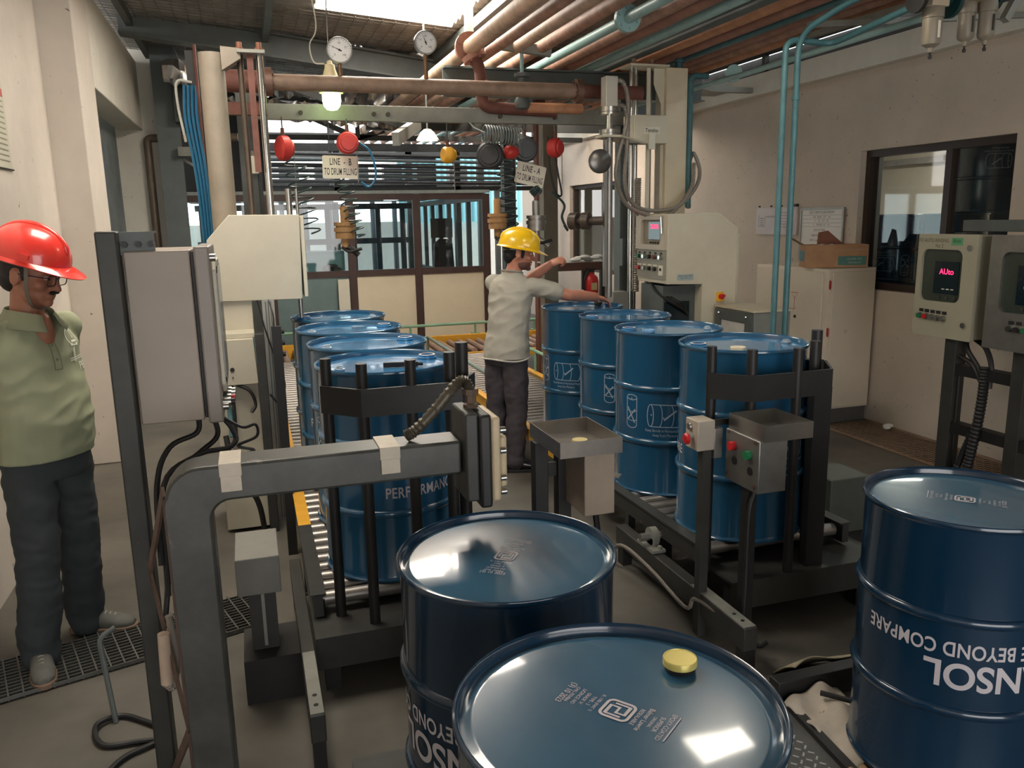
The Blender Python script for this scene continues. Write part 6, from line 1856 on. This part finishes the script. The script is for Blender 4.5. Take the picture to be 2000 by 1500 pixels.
# ================================================================ PEOPLE
from mathutils.bvhtree import BVHTree
def ring(c, a, b, n=20):
    c, a, b = V(c), V(a), V(b)
    return [c + math.cos(2 * PI * k / n) * a + math.sin(2 * PI * k / n) * b for k in range(n)]
def loft(mb, rings):
    n = len(rings[0])
    vs_ = [p for r in rings for p in r]
    fs_ = []
    for i in range(len(rings) - 1):
        for k in range(n):
            k2 = (k + 1) % n
            fs_.append((i * n + k, i * n + k2, (i + 1) * n + k2, (i + 1) * n + k))
    fs_ += [tuple(range(n))[::-1], tuple(range((len(rings) - 1) * n, len(rings) * n))]
    mb.add(vs_, fs_, True)
def limb(mb, pts, rs, n=16):
    """tapered limb with rounded ends"""
    pts = [V(p) for p in pts]
    mb.tube(pts, list(rs), n)
    for p, r in zip(pts, rs):
        mb.ell(p, r * 0.985, 16, 10)
def organic(name, mb, voxel, smooth_it, m, parent, wr=None, clip=None, label=None):
    me0 = mb.mesh('tmp')
    ob = bpy.data.objects.new('tmp', me0)
    COL.objects.link(ob)
    r = ob.modifiers.new('r', 'REMESH')
    r.mode = 'VOXEL'
    r.voxel_size = voxel
    if smooth_it:
        s_ = ob.modifiers.new('s', 'SMOOTH')
        s_.iterations = smooth_it
        s_.factor = 0.5
    dg = bpy.context.evaluated_depsgraph_get()
    me = bpy.data.meshes.new_from_object(ob.evaluated_get(dg))
    bpy.data.objects.remove(ob)
    me.name = name
    if wr:
        for v in me.vertices:
            d = wr(v.co)
            v.co += v.normal * d
    if clip:
        bm = bmesh.new()
        bm.from_mesh(me)
        for co, no in clip:
            bmesh.ops.bisect_plane(bm, geom=bm.verts[:] + bm.edges[:] + bm.faces[:], plane_co=co, plane_no=no, clear_outer=True)
        bm.to_mesh(me)
        bm.free()
    o_ = wl(parent)
    me.transform(Matrix.Translation(-o_))
    for p in me.polygons:
        p.use_smooth = True
    me.materials.clear()
    me.materials.append(m)
    o = bpy.data.objects.new(name, me)
    COL.objects.link(o)
    o.parent = parent
    if label:
        o['label'] = label
    return o
def skin_mat(name, rgb):
    m = mat(name, rgb, 0.5, var=0.06, scale=18)
    b = m.node_tree.nodes['Principled BSDF']
    b.inputs['Subsurface Weight'].default_value = 0.08
    b.inputs['Subsurface Radius'].default_value = (0.01, 0.004, 0.002)
    return m
class Fr:
    """a frame: origin, right, forward, up"""
    def __init__(s, o, f, up=(0, 0, 1), k=1.0):
        s.o = V(o)
        s.k = k
        s.u = V(up).normalized()
        f = V(f)
        s.f = (f - s.u * f.dot(s.u)).normalized()
        s.r = s.f.cross(s.u)
    def __call__(s, x, y, z):
        return s.o + s.k * (x * s.r + y * s.f + z * s.u)
    def rot(s):
        return Matrix((s.r, s.f, s.u)).transposed() * s.k
def head_parts(mb, H):
    R_ = H.rot()
    def E(c, r):
        mb.ell(H(*c), r, 20, 14, R_)
    E((0, -0.012, 0.035), (0.074, 0.093, 0.088))
    E((0, 0.012, -0.012), (0.066, 0.078, 0.075))
    E((0, 0.028, -0.058), (0.054, 0.060, 0.050))
    E((0, 0.072, -0.088), (0.022, 0.020, 0.018))
    E((0, 0.074, 0.026), (0.052, 0.016, 0.011))
    for s in (-1, 1):
        E((s * 0.040, 0.062, -0.022), (0.024, 0.022, 0.022))
        E((s * 0.076, -0.008, -0.008), (0.009, 0.020, 0.032))
        E((s * 0.079, -0.014, 0.006), (0.008, 0.014, 0.018))
        E((s * 0.012, 0.092, -0.034), (0.009, 0.010, 0.008))
    limb(mb, [H(0, 0.086, 0.014), H(0, 0.098, -0.012), H(0, 0.108, -0.032)], [0.008, 0.010, 0.0125], 12)
    E((0, 0.086, -0.058), (0.024, 0.011, 0.0062))
    E((0, 0.084, -0.068), (0.021, 0.011, 0.0068))
def hand_parts(mb, w, d, pn, curl, side, spread=0.14, s=1.0):
    """palm, four bent fingers and a thumb; d points along the hand, pn out of the palm"""
    w, d, pn = V(w), V(d).normalized(), V(pn)
    pn = (pn - d * pn.dot(d)).normalized()
    x = d.cross(pn) * side           # toward the thumb
    R_ = Matrix((x, d, pn)).transposed()
    mb.ell(w + d * 0.045 * s, (0.040 * s, 0.052 * s, 0.017 * s), 16, 10, R_)
    mb.ell(w + d * 0.070 * s, (0.041 * s, 0.022 * s, 0.013 * s), 16, 10, R_)
    for k, (off, L) in enumerate(((0.030, 0.072), (0.010, 0.080), (-0.011, 0.075), (-0.030, 0.058))):
        p = w + d * (0.086 - 0.006 * abs(k - 1)) * s + x * off * s
        a = spread * (1.5 - k) / 1.5
        dd = (d * math.cos(a) + x * math.sin(a)).normalized()
        c = curl * (0.85 + 0.12 * k)
        ang = c * 0.5
        pts = [p - dd * 0.02 * s]
        q = p
        for seg, f in ((0.45, 1.0), (0.32, 1.3), (0.23, 1.0)):
            pts.append(q)
            q = q + (dd * math.cos(ang) + pn * math.sin(ang)) * L * seg * s
            ang += c * f * 0.8
        pts.append(q)
        limb(mb, pts, [0.010 * s, 0.0098 * s, 0.0088 * s, 0.0078 * s, 0.0066 * s], 10)
    p = w + d * 0.022 * s + x * 0.028 * s
    t1 = p + (x * 0.75 + d * 0.6 + pn * 0.35).normalized() * 0.036 * s
    t2 = t1 + (x * 0.35 + d * 0.85 + pn * 0.5).normalized() * 0.030 * s
    t3 = t2 + (d * 0.9 + pn * 0.45 - x * 0.05).normalized() * 0.024 * s
    limb(mb, [p, t1, t2, t3], [0.014 * s, 0.0115 * s, 0.010 * s, 0.0078 * s], 10)
def helmet(parent, H, m, ridge_m, tilt=0.0, zoff=0.045, strap=True):
    u_, f_ = H.u, H.f
    up = (u_ * math.cos(tilt) + f_ * math.sin(tilt)).normalized()
    K = Fr(H(0, -0.006, zoff), f_, up, (1 + H.k) / 2)
    rx, ry, rz = 0.118, 0.144, 0.124
    n, rows = 56, 14
    vs_, fs_ = [], []
    prof = []
    for i in range(rows + 1):
        p = (PI / 2) * i / rows
        prof.append((math.cos(p) ** 0.82, math.sin(p)))
    def shell(th, brim):
        out = []
        # brim, then dome upward
        rings_ = []
        if brim:
            for e, dz in ((1.0, -0.012), (0.55, -0.006), (0.0, 0.0)):
                row = []
                for k in range(n):
                    t = 2 * PI * k / n
                    c, s2 = math.cos(t), math.sin(t)
                    pk = max(0.0, s2) ** 3
                    ext = (0.012 + 0.052 * pk) * e
                    row.append(K((rx + ext * 0.8 + th) * c, (ry + ext + th) * s2 + 0.0, dz - 0.014 * pk * e))
                rings_.append(row)
        for q, z in prof:
            row = []
            for k in range(n):
                t = 2 * PI * k / n
                c, s2 = math.cos(t), math.sin(t)
                bump = 0.0
                if abs(c) < 0.18 and s2 != 0:
                    bump = 0.006 * (1 - abs(c) / 0.18) * (1 - z ** 6)
                row.append(K((rx + th) * c * q, (ry + th) * s2 * q, (rz + th) * z + bump * z * 1.2))
            rings_.append(row)
        return rings_
    outer = shell(0.0, True)
    inner = shell(-0.004, True)
    inner = [[p - up * 0.004 for p in r] for r in inner]
    rr = outer[::-1] + inner
    N = n
    allv = [p for r in rr for p in r]
    for i in range(len(rr) - 1):
        for k in range(N):
            k2 = (k + 1) % N
            fs_.append((i * N + k, i * N + k2, (i + 1) * N + k2, (i + 1) * N + k))
    mb = MB().add(allv, fs_, True)
    hat = mb.build('hard_hat', m, parent)
    # crest along the middle and a side slot
    pts = []
    for i in range(15):
        a = math.radians(18 + 144 * i / 14)
        pts.append(K(0, ry * 0.995 * math.cos(a), rz * 1.0 * math.sin(a) ** 0.9 + 0.001))
    MB().tube(pts, [0.004] + [0.012] * 13 + [0.004], 10).build('crest', m, hat)
    for s in (-1, 1):
        MB().bar(K(s * (rx + 0.001), 0.02, 0.022), K(s * (rx - 0.004), 0.06, 0.020), 0.008, 0.018, up).build('side_slot', m, hat)
    # harness under the rim at the back
    vs_, fs_ = [], []
    m_ = 24
    for i in range(m_ + 1):
        t = math.radians(185 + 170 * i / m_)
        for z in (-0.045 + 0.022 * abs(math.cos(t)), 0.004):
            vs_.append(K(0.086 * math.cos(t), 0.108 * math.sin(t), z))
    for i in range(m_):
        fs_.append((2 * i, 2 * i + 2, 2 * i + 3, 2 * i + 1))
    h = MB().add(vs_, fs_, True).build('harness', mat('harness_gray', (168, 164, 156), 0.6), hat)
    sd = h.modifiers.new('s', 'SOLIDIFY')
    sd.thickness = 0.003
    if strap:
        for s in (-1, 1):
            P = bez([H(s * 0.090, 0.035, 0.045), H(s * 0.082, 0.036, -0.01), H(s * 0.072, 0.040, -0.06), H(s * 0.042, 0.046, -0.105), H(0, 0.052, -0.118)], 8)
            vs_, fs_ = [], []
            for i, p in enumerate(P):
                out_ = (p - H(0, 0.0, -0.03)).normalized()
                for e in (-0.008, 0.008):
                    for o2 in (0.0, 0.003):
                        vs_.append(p + H.f * e + out_ * o2)
            for i in range(len(P) - 1):
                k = 4 * i
                fs_ += [(k + 1, k + 3, k + 7, k + 5), (k, k + 4, k + 6, k + 2), (k, k + 1, k + 5, k + 4), (k + 2, k + 6, k + 7, k + 3)]
            MB().add(vs_, fs_, True).build('chin_strap', mat('strap_gray', (98, 94, 84), 0.7), hat)
    return hat
def eyes(parent, H):
    R_ = H.rot()
    for s in (-1, 1):
        e = MB().ell(H(s * 0.031, 0.0775, 0.006), (0.0125, 0.0105, 0.0075), 14, 10, R_).build('eye', mat('eye_white', (206, 198, 190), 0.3), parent)
        MB().ell(H(s * 0.031, 0.0855, 0.004), (0.0055, 0.004, 0.0055), 12, 8, R_).build('iris', mat('iris', (34, 22, 16), 0.2), e)
        MB().ell(H(s * 0.033, 0.0865, 0.030), (0.020, 0.006, 0.0045), 12, 8, R_).build('eyebrow', mat('hair_black', (22, 18, 16), 0.7), parent)
def torso_rings(B, rows):
    return [ring(B(x, y, z), B.r * a, B.f * b) for z, a, b, x, y in rows]
def cloth_wr(amp, sc, seed, dirn=(1, 1, 1)):
    def f(co):
        q = Vector((co.x * dirn[0], co.y * dirn[1], co.z * dirn[2])) * sc + Vector((seed, seed, seed))
        return amp * (noise.noise(q) + 0.5 * noise.noise(q * 2.3))
    return f
def fold_wr(amp, seed):
    """diagonal cloth folds running round the waist plus soft creases"""
    def f(co):
        q = Vector((co.x + 0.5 * co.z, co.y - 0.3 * co.z, co.z * 1.9 - 0.7 * co.x)) * 7 + Vector((seed, seed, seed))
        a = 1.0 - abs(noise.noise(q)) * 2.2
        b = noise.noise(Vector((co.x, co.y, co.z * 1.3)) * 14 + Vector((seed, 0, seed)))
        return amp * (0.55 * max(a, -0.5) - 0.35 + 0.35 * b)
    return f
M_hair = mat('hair_black', (22, 18, 16), 0.7)

def red_man():
    base = V(-0.85, 3.65, 0)
    f = V(0.76, -0.65, 0).normalized()
    t = thing('person', 'standing man in a red hard hat, glasses and a green polo shirt looking down', 'person', tuple(base))
    B = Fr(base, f)
    H = Fr(B(0.0, 0.048, 1.622), V(0.93, -0.33, -0.25).normalized(), V(0.23, -0.08, 0.97), 1.08)
    # neck carries the head, arms go behind the back
    sk = skin_mat('skin_brown', (152, 102, 80))
    body = MB()
    loft(body, torso_rings(B, [(0.86, 0.15, 0.105, 0, 0), (1.0, 0.155, 0.12, 0, 0.01), (1.2, 0.155, 0.11, 0, 0.005), (1.34, 0.165, 0.10, 0, 0), (1.42, 0.13, 0.08, 0, -0.005), (1.46, 0.07, 0.06, 0, 0)]))
    limb(body, [B(0, -0.015, 1.40), B(0, 0.005, 1.50), B(0, 0.02, 1.58)], [0.068, 0.06, 0.058])
    body.ell(B(0.0, 0.082, 1.40), (0.04, 0.045, 0.075), 14, 10)
    head_parts(body, H)
    sh, el, wr_ = {}, {}, {}
    for s in (-1, 1):
        sh[s], el[s], wr_[s] = B(s * 0.168, -0.015, 1.395), B(s * 0.185, -0.185, 1.13), B(s * 0.05, -0.235, 0.98)
        limb(body, [sh[s], sh[s].lerp(el[s], 0.5), el[s], el[s].lerp(wr_[s], 0.45), wr_[s]], [0.05, 0.046, 0.038, 0.036, 0.026])
        hand_parts(body, wr_[s], B.r * (-s) * 0.8 - B.u * 0.6, B.f * -0.3 + B.u * 0.2, 0.6, s)
    legs = {1: (B(0.085, 0, 0.88), B(0.115, 0.025, 0.48), B(0.135, -0.02, 0.085)), -1: (B(-0.085, 0, 0.88), B(-0.12, -0.03, 0.48), B(-0.155, -0.10, 0.085))}
    for s, (a, b, c) in legs.items():
        limb(body, [a, a.lerp(b, 0.5), b, b.lerp(c, 0.35), c], [0.078, 0.068, 0.05, 0.05, 0.036])
        limb(body, [c, c + V(0, 0, -0.03)], [0.036, 0.036])
    organic('body', body, 0.006, 3, sk, t)
    # trousers
    tr = MB()
    loft(tr, torso_rings(B, [(0.80, 0.165, 0.115, 0, 0), (0.86, 0.178, 0.128, 0, 0), (0.96, 0.172, 0.128, 0, 0.005)]))
    for s, (a, b, c) in legs.items():
        limb(tr, [a + V(0, 0, 0.0), a.lerp(b, 0.5), b, b.lerp(c, 0.5), c + V(0, 0, 0.02)], [0.098, 0.094, 0.082, 0.083, 0.080])
        limb(tr, [c + V(0, 0, 0.02), c + V(0, 0, -0.02) + B.f * 0.01], [0.08, 0.078])
    organic('trousers', tr, 0.009, 3, mat('trouser_slate', (52, 58, 60), 0.85, var=0.12, scale=5), t, cloth_wr(0.010, 9, 3.1, (1, 1, 1.6)))
    # polo shirt
    po = MB()
    loft(po, torso_rings(B, [(0.885, 0.196, 0.146, 0, 0.005), (0.95, 0.195, 0.152, 0, 0.012), (1.04, 0.190, 0.158, 0, 0.024), (1.14, 0.184, 0.146, 0, 0.022), (1.24, 0.186, 0.130, 0, 0.012), (1.34, 0.188, 0.120, 0, 0.004), (1.40, 0.165, 0.10, 0, -0.008), (1.44, 0.115, 0.082, 0, -0.01), (1.47, 0.078, 0.07, 0, -0.01)]))
    for s in (-1, 1):
        limb(po, [sh[s], sh[s].lerp(el[s], 0.4), sh[s].lerp(el[s], 0.78)], [0.068, 0.074, 0.076])
    shirt = organic('polo_shirt', po, 0.008, 4, mat('polo_green', (146, 150, 122), 0.85, var=0.05, scale=5), t, fold_wr(0.011, 8.2), [((base + V(0, 0, 0.893)), V(0, 0, -1))])
    sd = shirt.modifiers.new('s', 'SOLIDIFY'); sd.thickness = 0.004; sd.offset = -1
    # collar: two flaps round the neck
    M_col = mat('polo_collar', (138, 142, 116), 0.85, var=0.05)
    for s in (-1, 1):
        vs_, fs_ = [], []
        m_ = 12
        for i in range(m_ + 1):
            a = math.radians(-90 + s * (8 + 152 * i / m_))
            ca_, sa_ = math.cos(a), math.sin(a)
            drop = 0.012 * (i / m_) ** 2
            for q, z in ((0.070, 1.490), (0.076, 1.498), (0.098, 1.462), (0.112 + 0.012 * (i / m_), 1.435)):
                vs_.append(B(q * ca_, q * sa_ * 0.92 - 0.004 + (0.055 * (i / m_) ** 2 if sa_ > 0 else 0), z - drop * 2.6))
        for i in range(m_):
            for j in range(3):
                k = 4 * i + j
                fs_.append((k, k + 1, k + 5, k + 4))
        c = MB().add(vs_, fs_, True).build('collar', M_col, shirt)
        sd = c.modifiers.new('s', 'SOLIDIFY'); sd.thickness = 0.004
    # placket, hem line and chest emblem laid on the cloth
    me = shirt.data
    bvh = BVHTree.FromPolygons([v.co + base for v in me.vertices], [tuple(p.vertices) for p in me.polygons])
    def on_shirt(tt, off=0.0035, dx=0.0, dz=0.0):
        mb = MB()
        vs_ = []
        for x, z in tt[0]:
            x = -x
            o_ = B(x + dx, 0.6, z + dz)
            hit = bvh.ray_cast(o_, -B.f)
            p = hit[0] if hit[0] is not None else B(x + dx, 0.12, z + dz)
            vs_.append(p + B.f * off)
        mb.add(vs_, tt[1], True)
        return mb
    def dense(pts, n=6):
        out = []
        for a, b in zip(pts, pts[1:]):
            for k in range(n):
                out.append((a[0] + (b[0] - a[0]) * k / n, a[1] + (b[1] - a[1]) * k / n))
        return out + [pts[-1]]
    on_shirt(merge2d(stroke(dense([(0.016, 1.40), (0.012, 1.25)], 10), 0.003), stroke(dense([(-0.014, 1.36), (-0.018, 1.25)], 10), 0.003), stroke(dense([(-0.018, 1.25), (0.012, 1.25)]), 0.003))).build('placket_seam', mat('seam_dark', (98, 102, 80), 0.85), shirt)
    for z in (1.345, 1.29):
        p = on_shirt(([(-0.001, z)], []))
        MB().ell(p.v[0], (0.005, 0.005, 0.005), 10, 6).build('button', mat('polo_button', (112, 114, 94), 0.5), shirt)
    em = [stroke(arc(0, 0.03, 0.030, 0.034, -40, 300, 26), 0.004), stroke([(-0.012, 0.012), (0.016, 0.012)], 0.006), stroke([(-0.022, 0.0), (0.022, -0.002)], 0.010), stroke(arc(0.006, 0.040, 0.008, 0.014, 0, 360, 14)[:-1], 0.003, True),
          stroke(dense([(-0.040, -0.055), (0.060, -0.050)]), 0.004), stroke(dense([(-0.040, -0.063), (0.060, -0.058)]), 0.004), stroke([(-0.012, -0.018), (-0.012, -0.07)], 0.010), stroke([(-0.004, -0.012), (-0.016, -0.02)], 0.004),
          shift2d(text2d('PET', 0.032, 0.9), 0.036, -0.105)]
    on_shirt(merge2d(*em), 0.003, -0.108, 1.335).build('chest_emblem', mat('emblem_white', (226, 226, 212), 0.7), shirt)
    # shoes
    for s, (a, b, c) in legs.items():
        d = (V(0.25, -0.95, 0) if s == 1 else V(0.95, -0.22, 0)).normalized()
        heel = V(c.x, c.y, 0) - d * 0.06
        sm = MB()
        F_ = Fr(heel, d)
        loft(sm, [ring(F_(0, y, z), F_.r * w, F_.u * h) for y, z, w, h in ((-0.005, 0.05, 0.022, 0.035), (0.02, 0.058, 0.036, 0.052), (0.08, 0.062, 0.038, 0.056), (0.14, 0.052, 0.043, 0.044), (0.20, 0.044, 0.047, 0.034), (0.25, 0.038, 0.040, 0.026), (0.272, 0.034, 0.02, 0.016))])
        limb(sm, [F_(0, 0.045, 0.07), F_(0, 0.045, 0.10)], [0.046, 0.045])
        shoe = organic('shoe', sm, 0.006, 3, mat('shoe_gray', (96, 96, 90), 0.8, var=0.15, scale=20), t)
        so = MB()
        out = []
        for y, w in ((-0.014, 0.012), (0.0, 0.034), (0.04, 0.044), (0.12, 0.045), (0.19, 0.051), (0.25, 0.043), (0.278, 0.022), (0.284, 0.006)):
            out.append((w, y))
        poly = out + [(-w, y) for w, y in out[::-1]]
        vs_ = [F_(x, y, z) for z in (0.006, 0.030) for x, y in poly]
        n_ = len(poly)
        so.add(vs_, [tuple(range(n_))[::-1], tuple(range(n_, 2 * n_))] + [(i, (i + 1) % n_, n_ + (i + 1) % n_, n_ + i) for i in range(n_)])
        so.build('sole', mat('shoe_sole', (126, 102, 84), 0.8), shoe, 0.004)
        mb = MB()
        for k in range(5):
            y = 0.105 + 0.02 * k
            h = 0.108 - 0.0055 * k * 1.15
            mb.tube([F_(-0.026, y, h - 0.016), F_(0, y + 0.006, h), F_(0.026, y, h - 0.016)], 0.0035, 6)
        mb.build('laces', mat('lace_pale', (158, 154, 140), 0.8), shoe)
    hr = MB()
    R_ = H.rot()
    hr.ell(H(0, -0.028, 0.030), (0.0795, 0.086, 0.088), 20, 14, R_)
    hr.ell(H(0, -0.058, -0.03), (0.058, 0.045, 0.05), 18, 12, R_)
    for s in (-1, 1):
        hr.ell(H(s * 0.072, 0.018, 0.012), (0.008, 0.010, 0.03), 12, 8, R_)
    organic('hair', hr, 0.006, 2, M_hair, t)
    mo = MB()
    for s in (-1, 1):
        mo.ell(H(s * 0.013, 0.094, -0.047), (0.018, 0.008, 0.0065), 14, 8, R_)
    organic('moustache', mo, 0.003, 1, M_hair, t)
    eyes(t, H)
    helmet(t, H, mat('helmet_red', (226, 58, 48), 0.28, var=0.03, coat=0.5), None, 0.05, 0.060)
    gl = MB()
    for s in (-1, 1):
        pts = [H(s * 0.034 + x, 0.099, 0.0 + z) for x, z in rrect(-0.026, 0.026, -0.019, 0.017, 0.012, 4)]
        gl.tube(pts, 0.0022, 6, closed=True)
        gl.tube([H(s * 0.058, 0.098, 0.010), H(s * 0.076, 0.06, 0.010), H(s * 0.080, -0.005, 0.006)], 0.0024, 6)
    gl.tube([H(-0.009, 0.099, 0.006), H(0, 0.102, 0.008), H(0.009, 0.099, 0.006)], 0.0022, 6)
    g = gl.build('glasses', mat('glasses_dark', (52, 42, 40), 0.3), t)
    for s in (-1, 1):
        pts = rrect(-0.025, 0.025, -0.018, 0.016, 0.012, 4)
        MB().add([H(s * 0.034 + x, 0.099, z) for x, z in pts], [tuple(range(len(pts)))]).build('lens', glass('lens_glass', (0.94, 0.94, 0.94), 0.06), g)
red_man()

def worker():
    base = V(1.70, 5.48, 0)
    f = V(0.86, 0.51, 0).normalized()
    t = thing('person', 'worker in a yellow hard hat and grey T-shirt reaching out over the far right drum', 'person', tuple(base))
    B = Fr(base, f)
    top = B(0.0, 0.075, 1.40)
    H = Fr(V(1.815, 5.50, 1.560), V(0.955, -0.25, -0.16).normalized(), V(0.16, -0.03, 0.98), 1.05)
    sk = skin_mat('skin_tan', (190, 128, 104))
    body = MB()
    rows = [(0.84, 0.14, 0.10, 0, 0), (1.0, 0.135, 0.10, 0, 0.02), (1.15, 0.145, 0.10, 0, 0.04), (1.28, 0.16, 0.095, 0, 0.06), (1.36, 0.13, 0.078, 0, 0.07), (1.41, 0.065, 0.058, 0, 0.075)]
    loft(body, torso_rings(B, rows))
    limb(body, [B(0, 0.06, 1.34), V(1.785, 5.52, 1.45), V(1.80, 5.505, 1.53)], [0.066, 0.057, 0.055])
    head_parts(body, H)
    shR, elR, wrR = V(1.875, 5.385, 1.335), V(2.125, 5.335, 1.262), V(2.365, 5.42, 1.235)
    shL, elL, wrL = V(1.675, 5.675, 1.345), V(1.90, 5.66, 1.335), V(2.075, 5.60, 1.462)
    limb(body, [shR, shR.lerp(elR, 0.5), elR, elR.lerp(wrR, 0.45), wrR], [0.052, 0.049, 0.041, 0.042, 0.030])
    limb(body, [shL, shL.lerp(elL, 0.5), elL, elL.lerp(wrL, 0.45), wrL], [0.052, 0.049, 0.041, 0.042, 0.030])
    hand_parts(body, wrR, V(0.9, 0.22, -0.28), V(0.1, 0.1, -1), 0.42, 1, 0.2)
    hand_parts(body, wrL, V(0.7, -0.25, 0.35), V(0.55, 0.3, -0.65), 1.15, 1, 0.1)
    legs = {1: (B(0.08, 0, 0.86), B(0.085, 0.01, 0.47), B(0.085, -0.02, 0.085)), -1: (B(-0.08, 0, 0.86), B(-0.10, 0.0, 0.47), B(-0.10, -0.05, 0.085))}
    for s, (a, b, c) in legs.items():
        limb(body, [a, a.lerp(b, 0.5), b, b.lerp(c, 0.35), c], [0.074, 0.065, 0.048, 0.048, 0.036])
    organic('body', body, 0.0055, 3, sk, t)
    tr = MB()
    loft(tr, torso_rings(B, [(0.78, 0.150, 0.115, 0, 0), (0.85, 0.160, 0.125, 0, 0), (0.94, 0.150, 0.118, 0, 0.01)]))
    for s, (a, b, c) in legs.items():
        limb(tr, [a, a.lerp(b, 0.5), b, b.lerp(c, 0.5), c + V(0, 0, 0.02)], [0.094, 0.090, 0.078, 0.076, 0.066])
        limb(tr, [c + V(0, 0, 0.02), c + V(0, 0, -0.01)], [0.068, 0.07])
    M_tr = mat('trouser_plum', (74, 68, 74), 0.8, var=0.1, scale=6)
    trs = organic('trousers', tr, 0.009, 3, M_tr, t, cloth_wr(0.009, 9, 5.5, (1, 1, 1.5)))
    ts = MB()
    loft(ts, torso_rings(B, [(0.82, 0.180, 0.150, 0, 0.0), (0.90, 0.176, 0.148, 0, 0.005), (1.0, 0.163, 0.135, 0, 0.02), (1.12, 0.166, 0.128, 0, 0.035), (1.24, 0.180, 0.120, 0, 0.052), (1.33, 0.186, 0.105, 0, 0.064), (1.375, 0.15, 0.088, 0, 0.07), (1.405, 0.10, 0.075, 0, 0.074), (1.43, 0.075, 0.066, 0, 0.078)]))
    limb(ts, [shR, shR.lerp(elR, 0.35), shR.lerp(elR, 0.62)], [0.066, 0.068, 0.066])
    limb(ts, [shL, shL.lerp(elL, 0.35), shL.lerp(elL, 0.62)], [0.064, 0.066, 0.064])
    shirt = organic('t_shirt', ts, 0.0075, 4, mat('shirt_gray', (172, 168, 156), 0.85, var=0.05, scale=5), t, fold_wr(0.013, 1.7), [(V(0, 0, 0.835), V(0, 0, -1))])
    sd = shirt.modifiers.new('s', 'SOLIDIFY'); sd.thickness = 0.004; sd.offset = -1
    pts = [B(0.078 * math.cos(a), 0.079 + 0.069 * math.sin(a), 1.432 - 0.012 * math.sin(a)) for a in [2 * PI * k / 28 for k in range(28)]]
    MB().tube(pts, 0.007, 8, closed=True).build('neckband', mat('neckband_gray', (150, 146, 136), 0.85), shirt)
    pts = [B(0.180 * math.cos(a), 0.150 * math.sin(a), 0.828 + 0.006 * math.sin(3 * a)) for a in [2 * PI * k / 40 for k in range(40)]]
    MB().tube(pts, 0.006, 8, closed=True).build('hem', mat('hem_pale', (206, 202, 192), 0.85), shirt)
    for s, (a, b, c) in legs.items():
        d = V(0.97, -0.2, 0).normalized() if s == 1 else V(0.95, 0.3, 0).normalized()
        heel = V(c.x, c.y, 0) - d * 0.06
        F_ = Fr(heel, d)
        sm = MB()
        loft(sm, [ring(F_(0, y, z), F_.r * w, F_.u * h) for y, z, w, h in ((-0.005, 0.05, 0.022, 0.035), (0.02, 0.054, 0.034, 0.048), (0.08, 0.058, 0.037, 0.052), (0.14, 0.048, 0.042, 0.04), (0.20, 0.040, 0.044, 0.030), (0.255, 0.034, 0.036, 0.022), (0.28, 0.031, 0.016, 0.012))])
        shoe = organic('shoe', sm, 0.006, 3, mat('shoe_black', (26, 24, 25), 0.25, var=0.1, coat=0.3), t)
        out = [(0.012, -0.014), (0.034, 0.0), (0.042, 0.04), (0.042, 0.12), (0.047, 0.19), (0.039, 0.255), (0.018, 0.286), (0.005, 0.29)]
        poly = out + [(-w, y) for w, y in out[::-1]]
        vs_ = [F_(x, y, z) for z in (0.002, 0.022) for x, y in poly]
        n_ = len(poly)
        MB().add(vs_, [tuple(range(n_))[::-1], tuple(range(n_, 2 * n_))] + [(i, (i + 1) % n_, n_ + (i + 1) % n_, n_ + i) for i in range(n_)]).build('sole', M_black, shoe, 0.003)
    R_ = H.rot()
    hr = MB()
    hr.ell(H(0, -0.028, 0.030), (0.0795, 0.086, 0.088), 20, 14, R_)
    hr.ell(H(0, -0.062, -0.025), (0.060, 0.042, 0.055), 18, 12, R_)
    for s in (-1, 1):
        hr.ell(H(s * 0.071, 0.022, 0.004), (0.009, 0.012, 0.04), 12, 8, R_)
    organic('hair', hr, 0.006, 2, M_hair, t)
    be = MB()
    be.ell(H(0, 0.030, -0.064), (0.0555, 0.0605, 0.046), 18, 12, R_)
    be.ell(H(0, 0.074, -0.092), (0.023, 0.021, 0.017), 14, 10, R_)
    be.ell(H(0, 0.093, -0.048), (0.022, 0.006, 0.005), 12, 8, R_)
    organic('beard', be, 0.005, 1, mat('beard_stubble', (96, 66, 56), 0.8, var=0.1), t)
    eyes(t, H)
    helmet(t, H, mat('helmet_yellow', (244, 196, 26), 0.3, var=0.03, coat=0.4), None, 0.02, 0.040, strap=False)
    a_ = (wrR - elR).normalized()
    u, w = frame(a_)
    c = wrR - a_ * 0.02
    MB().tube([c + 0.029 * (math.cos(k * PI / 10) * u + math.sin(k * PI / 10) * w) for k in range(20)], 0.003, 6, closed=True).build('wrist_cord', mat('cord_orange', (190, 96, 60), 0.6), t)
worker()
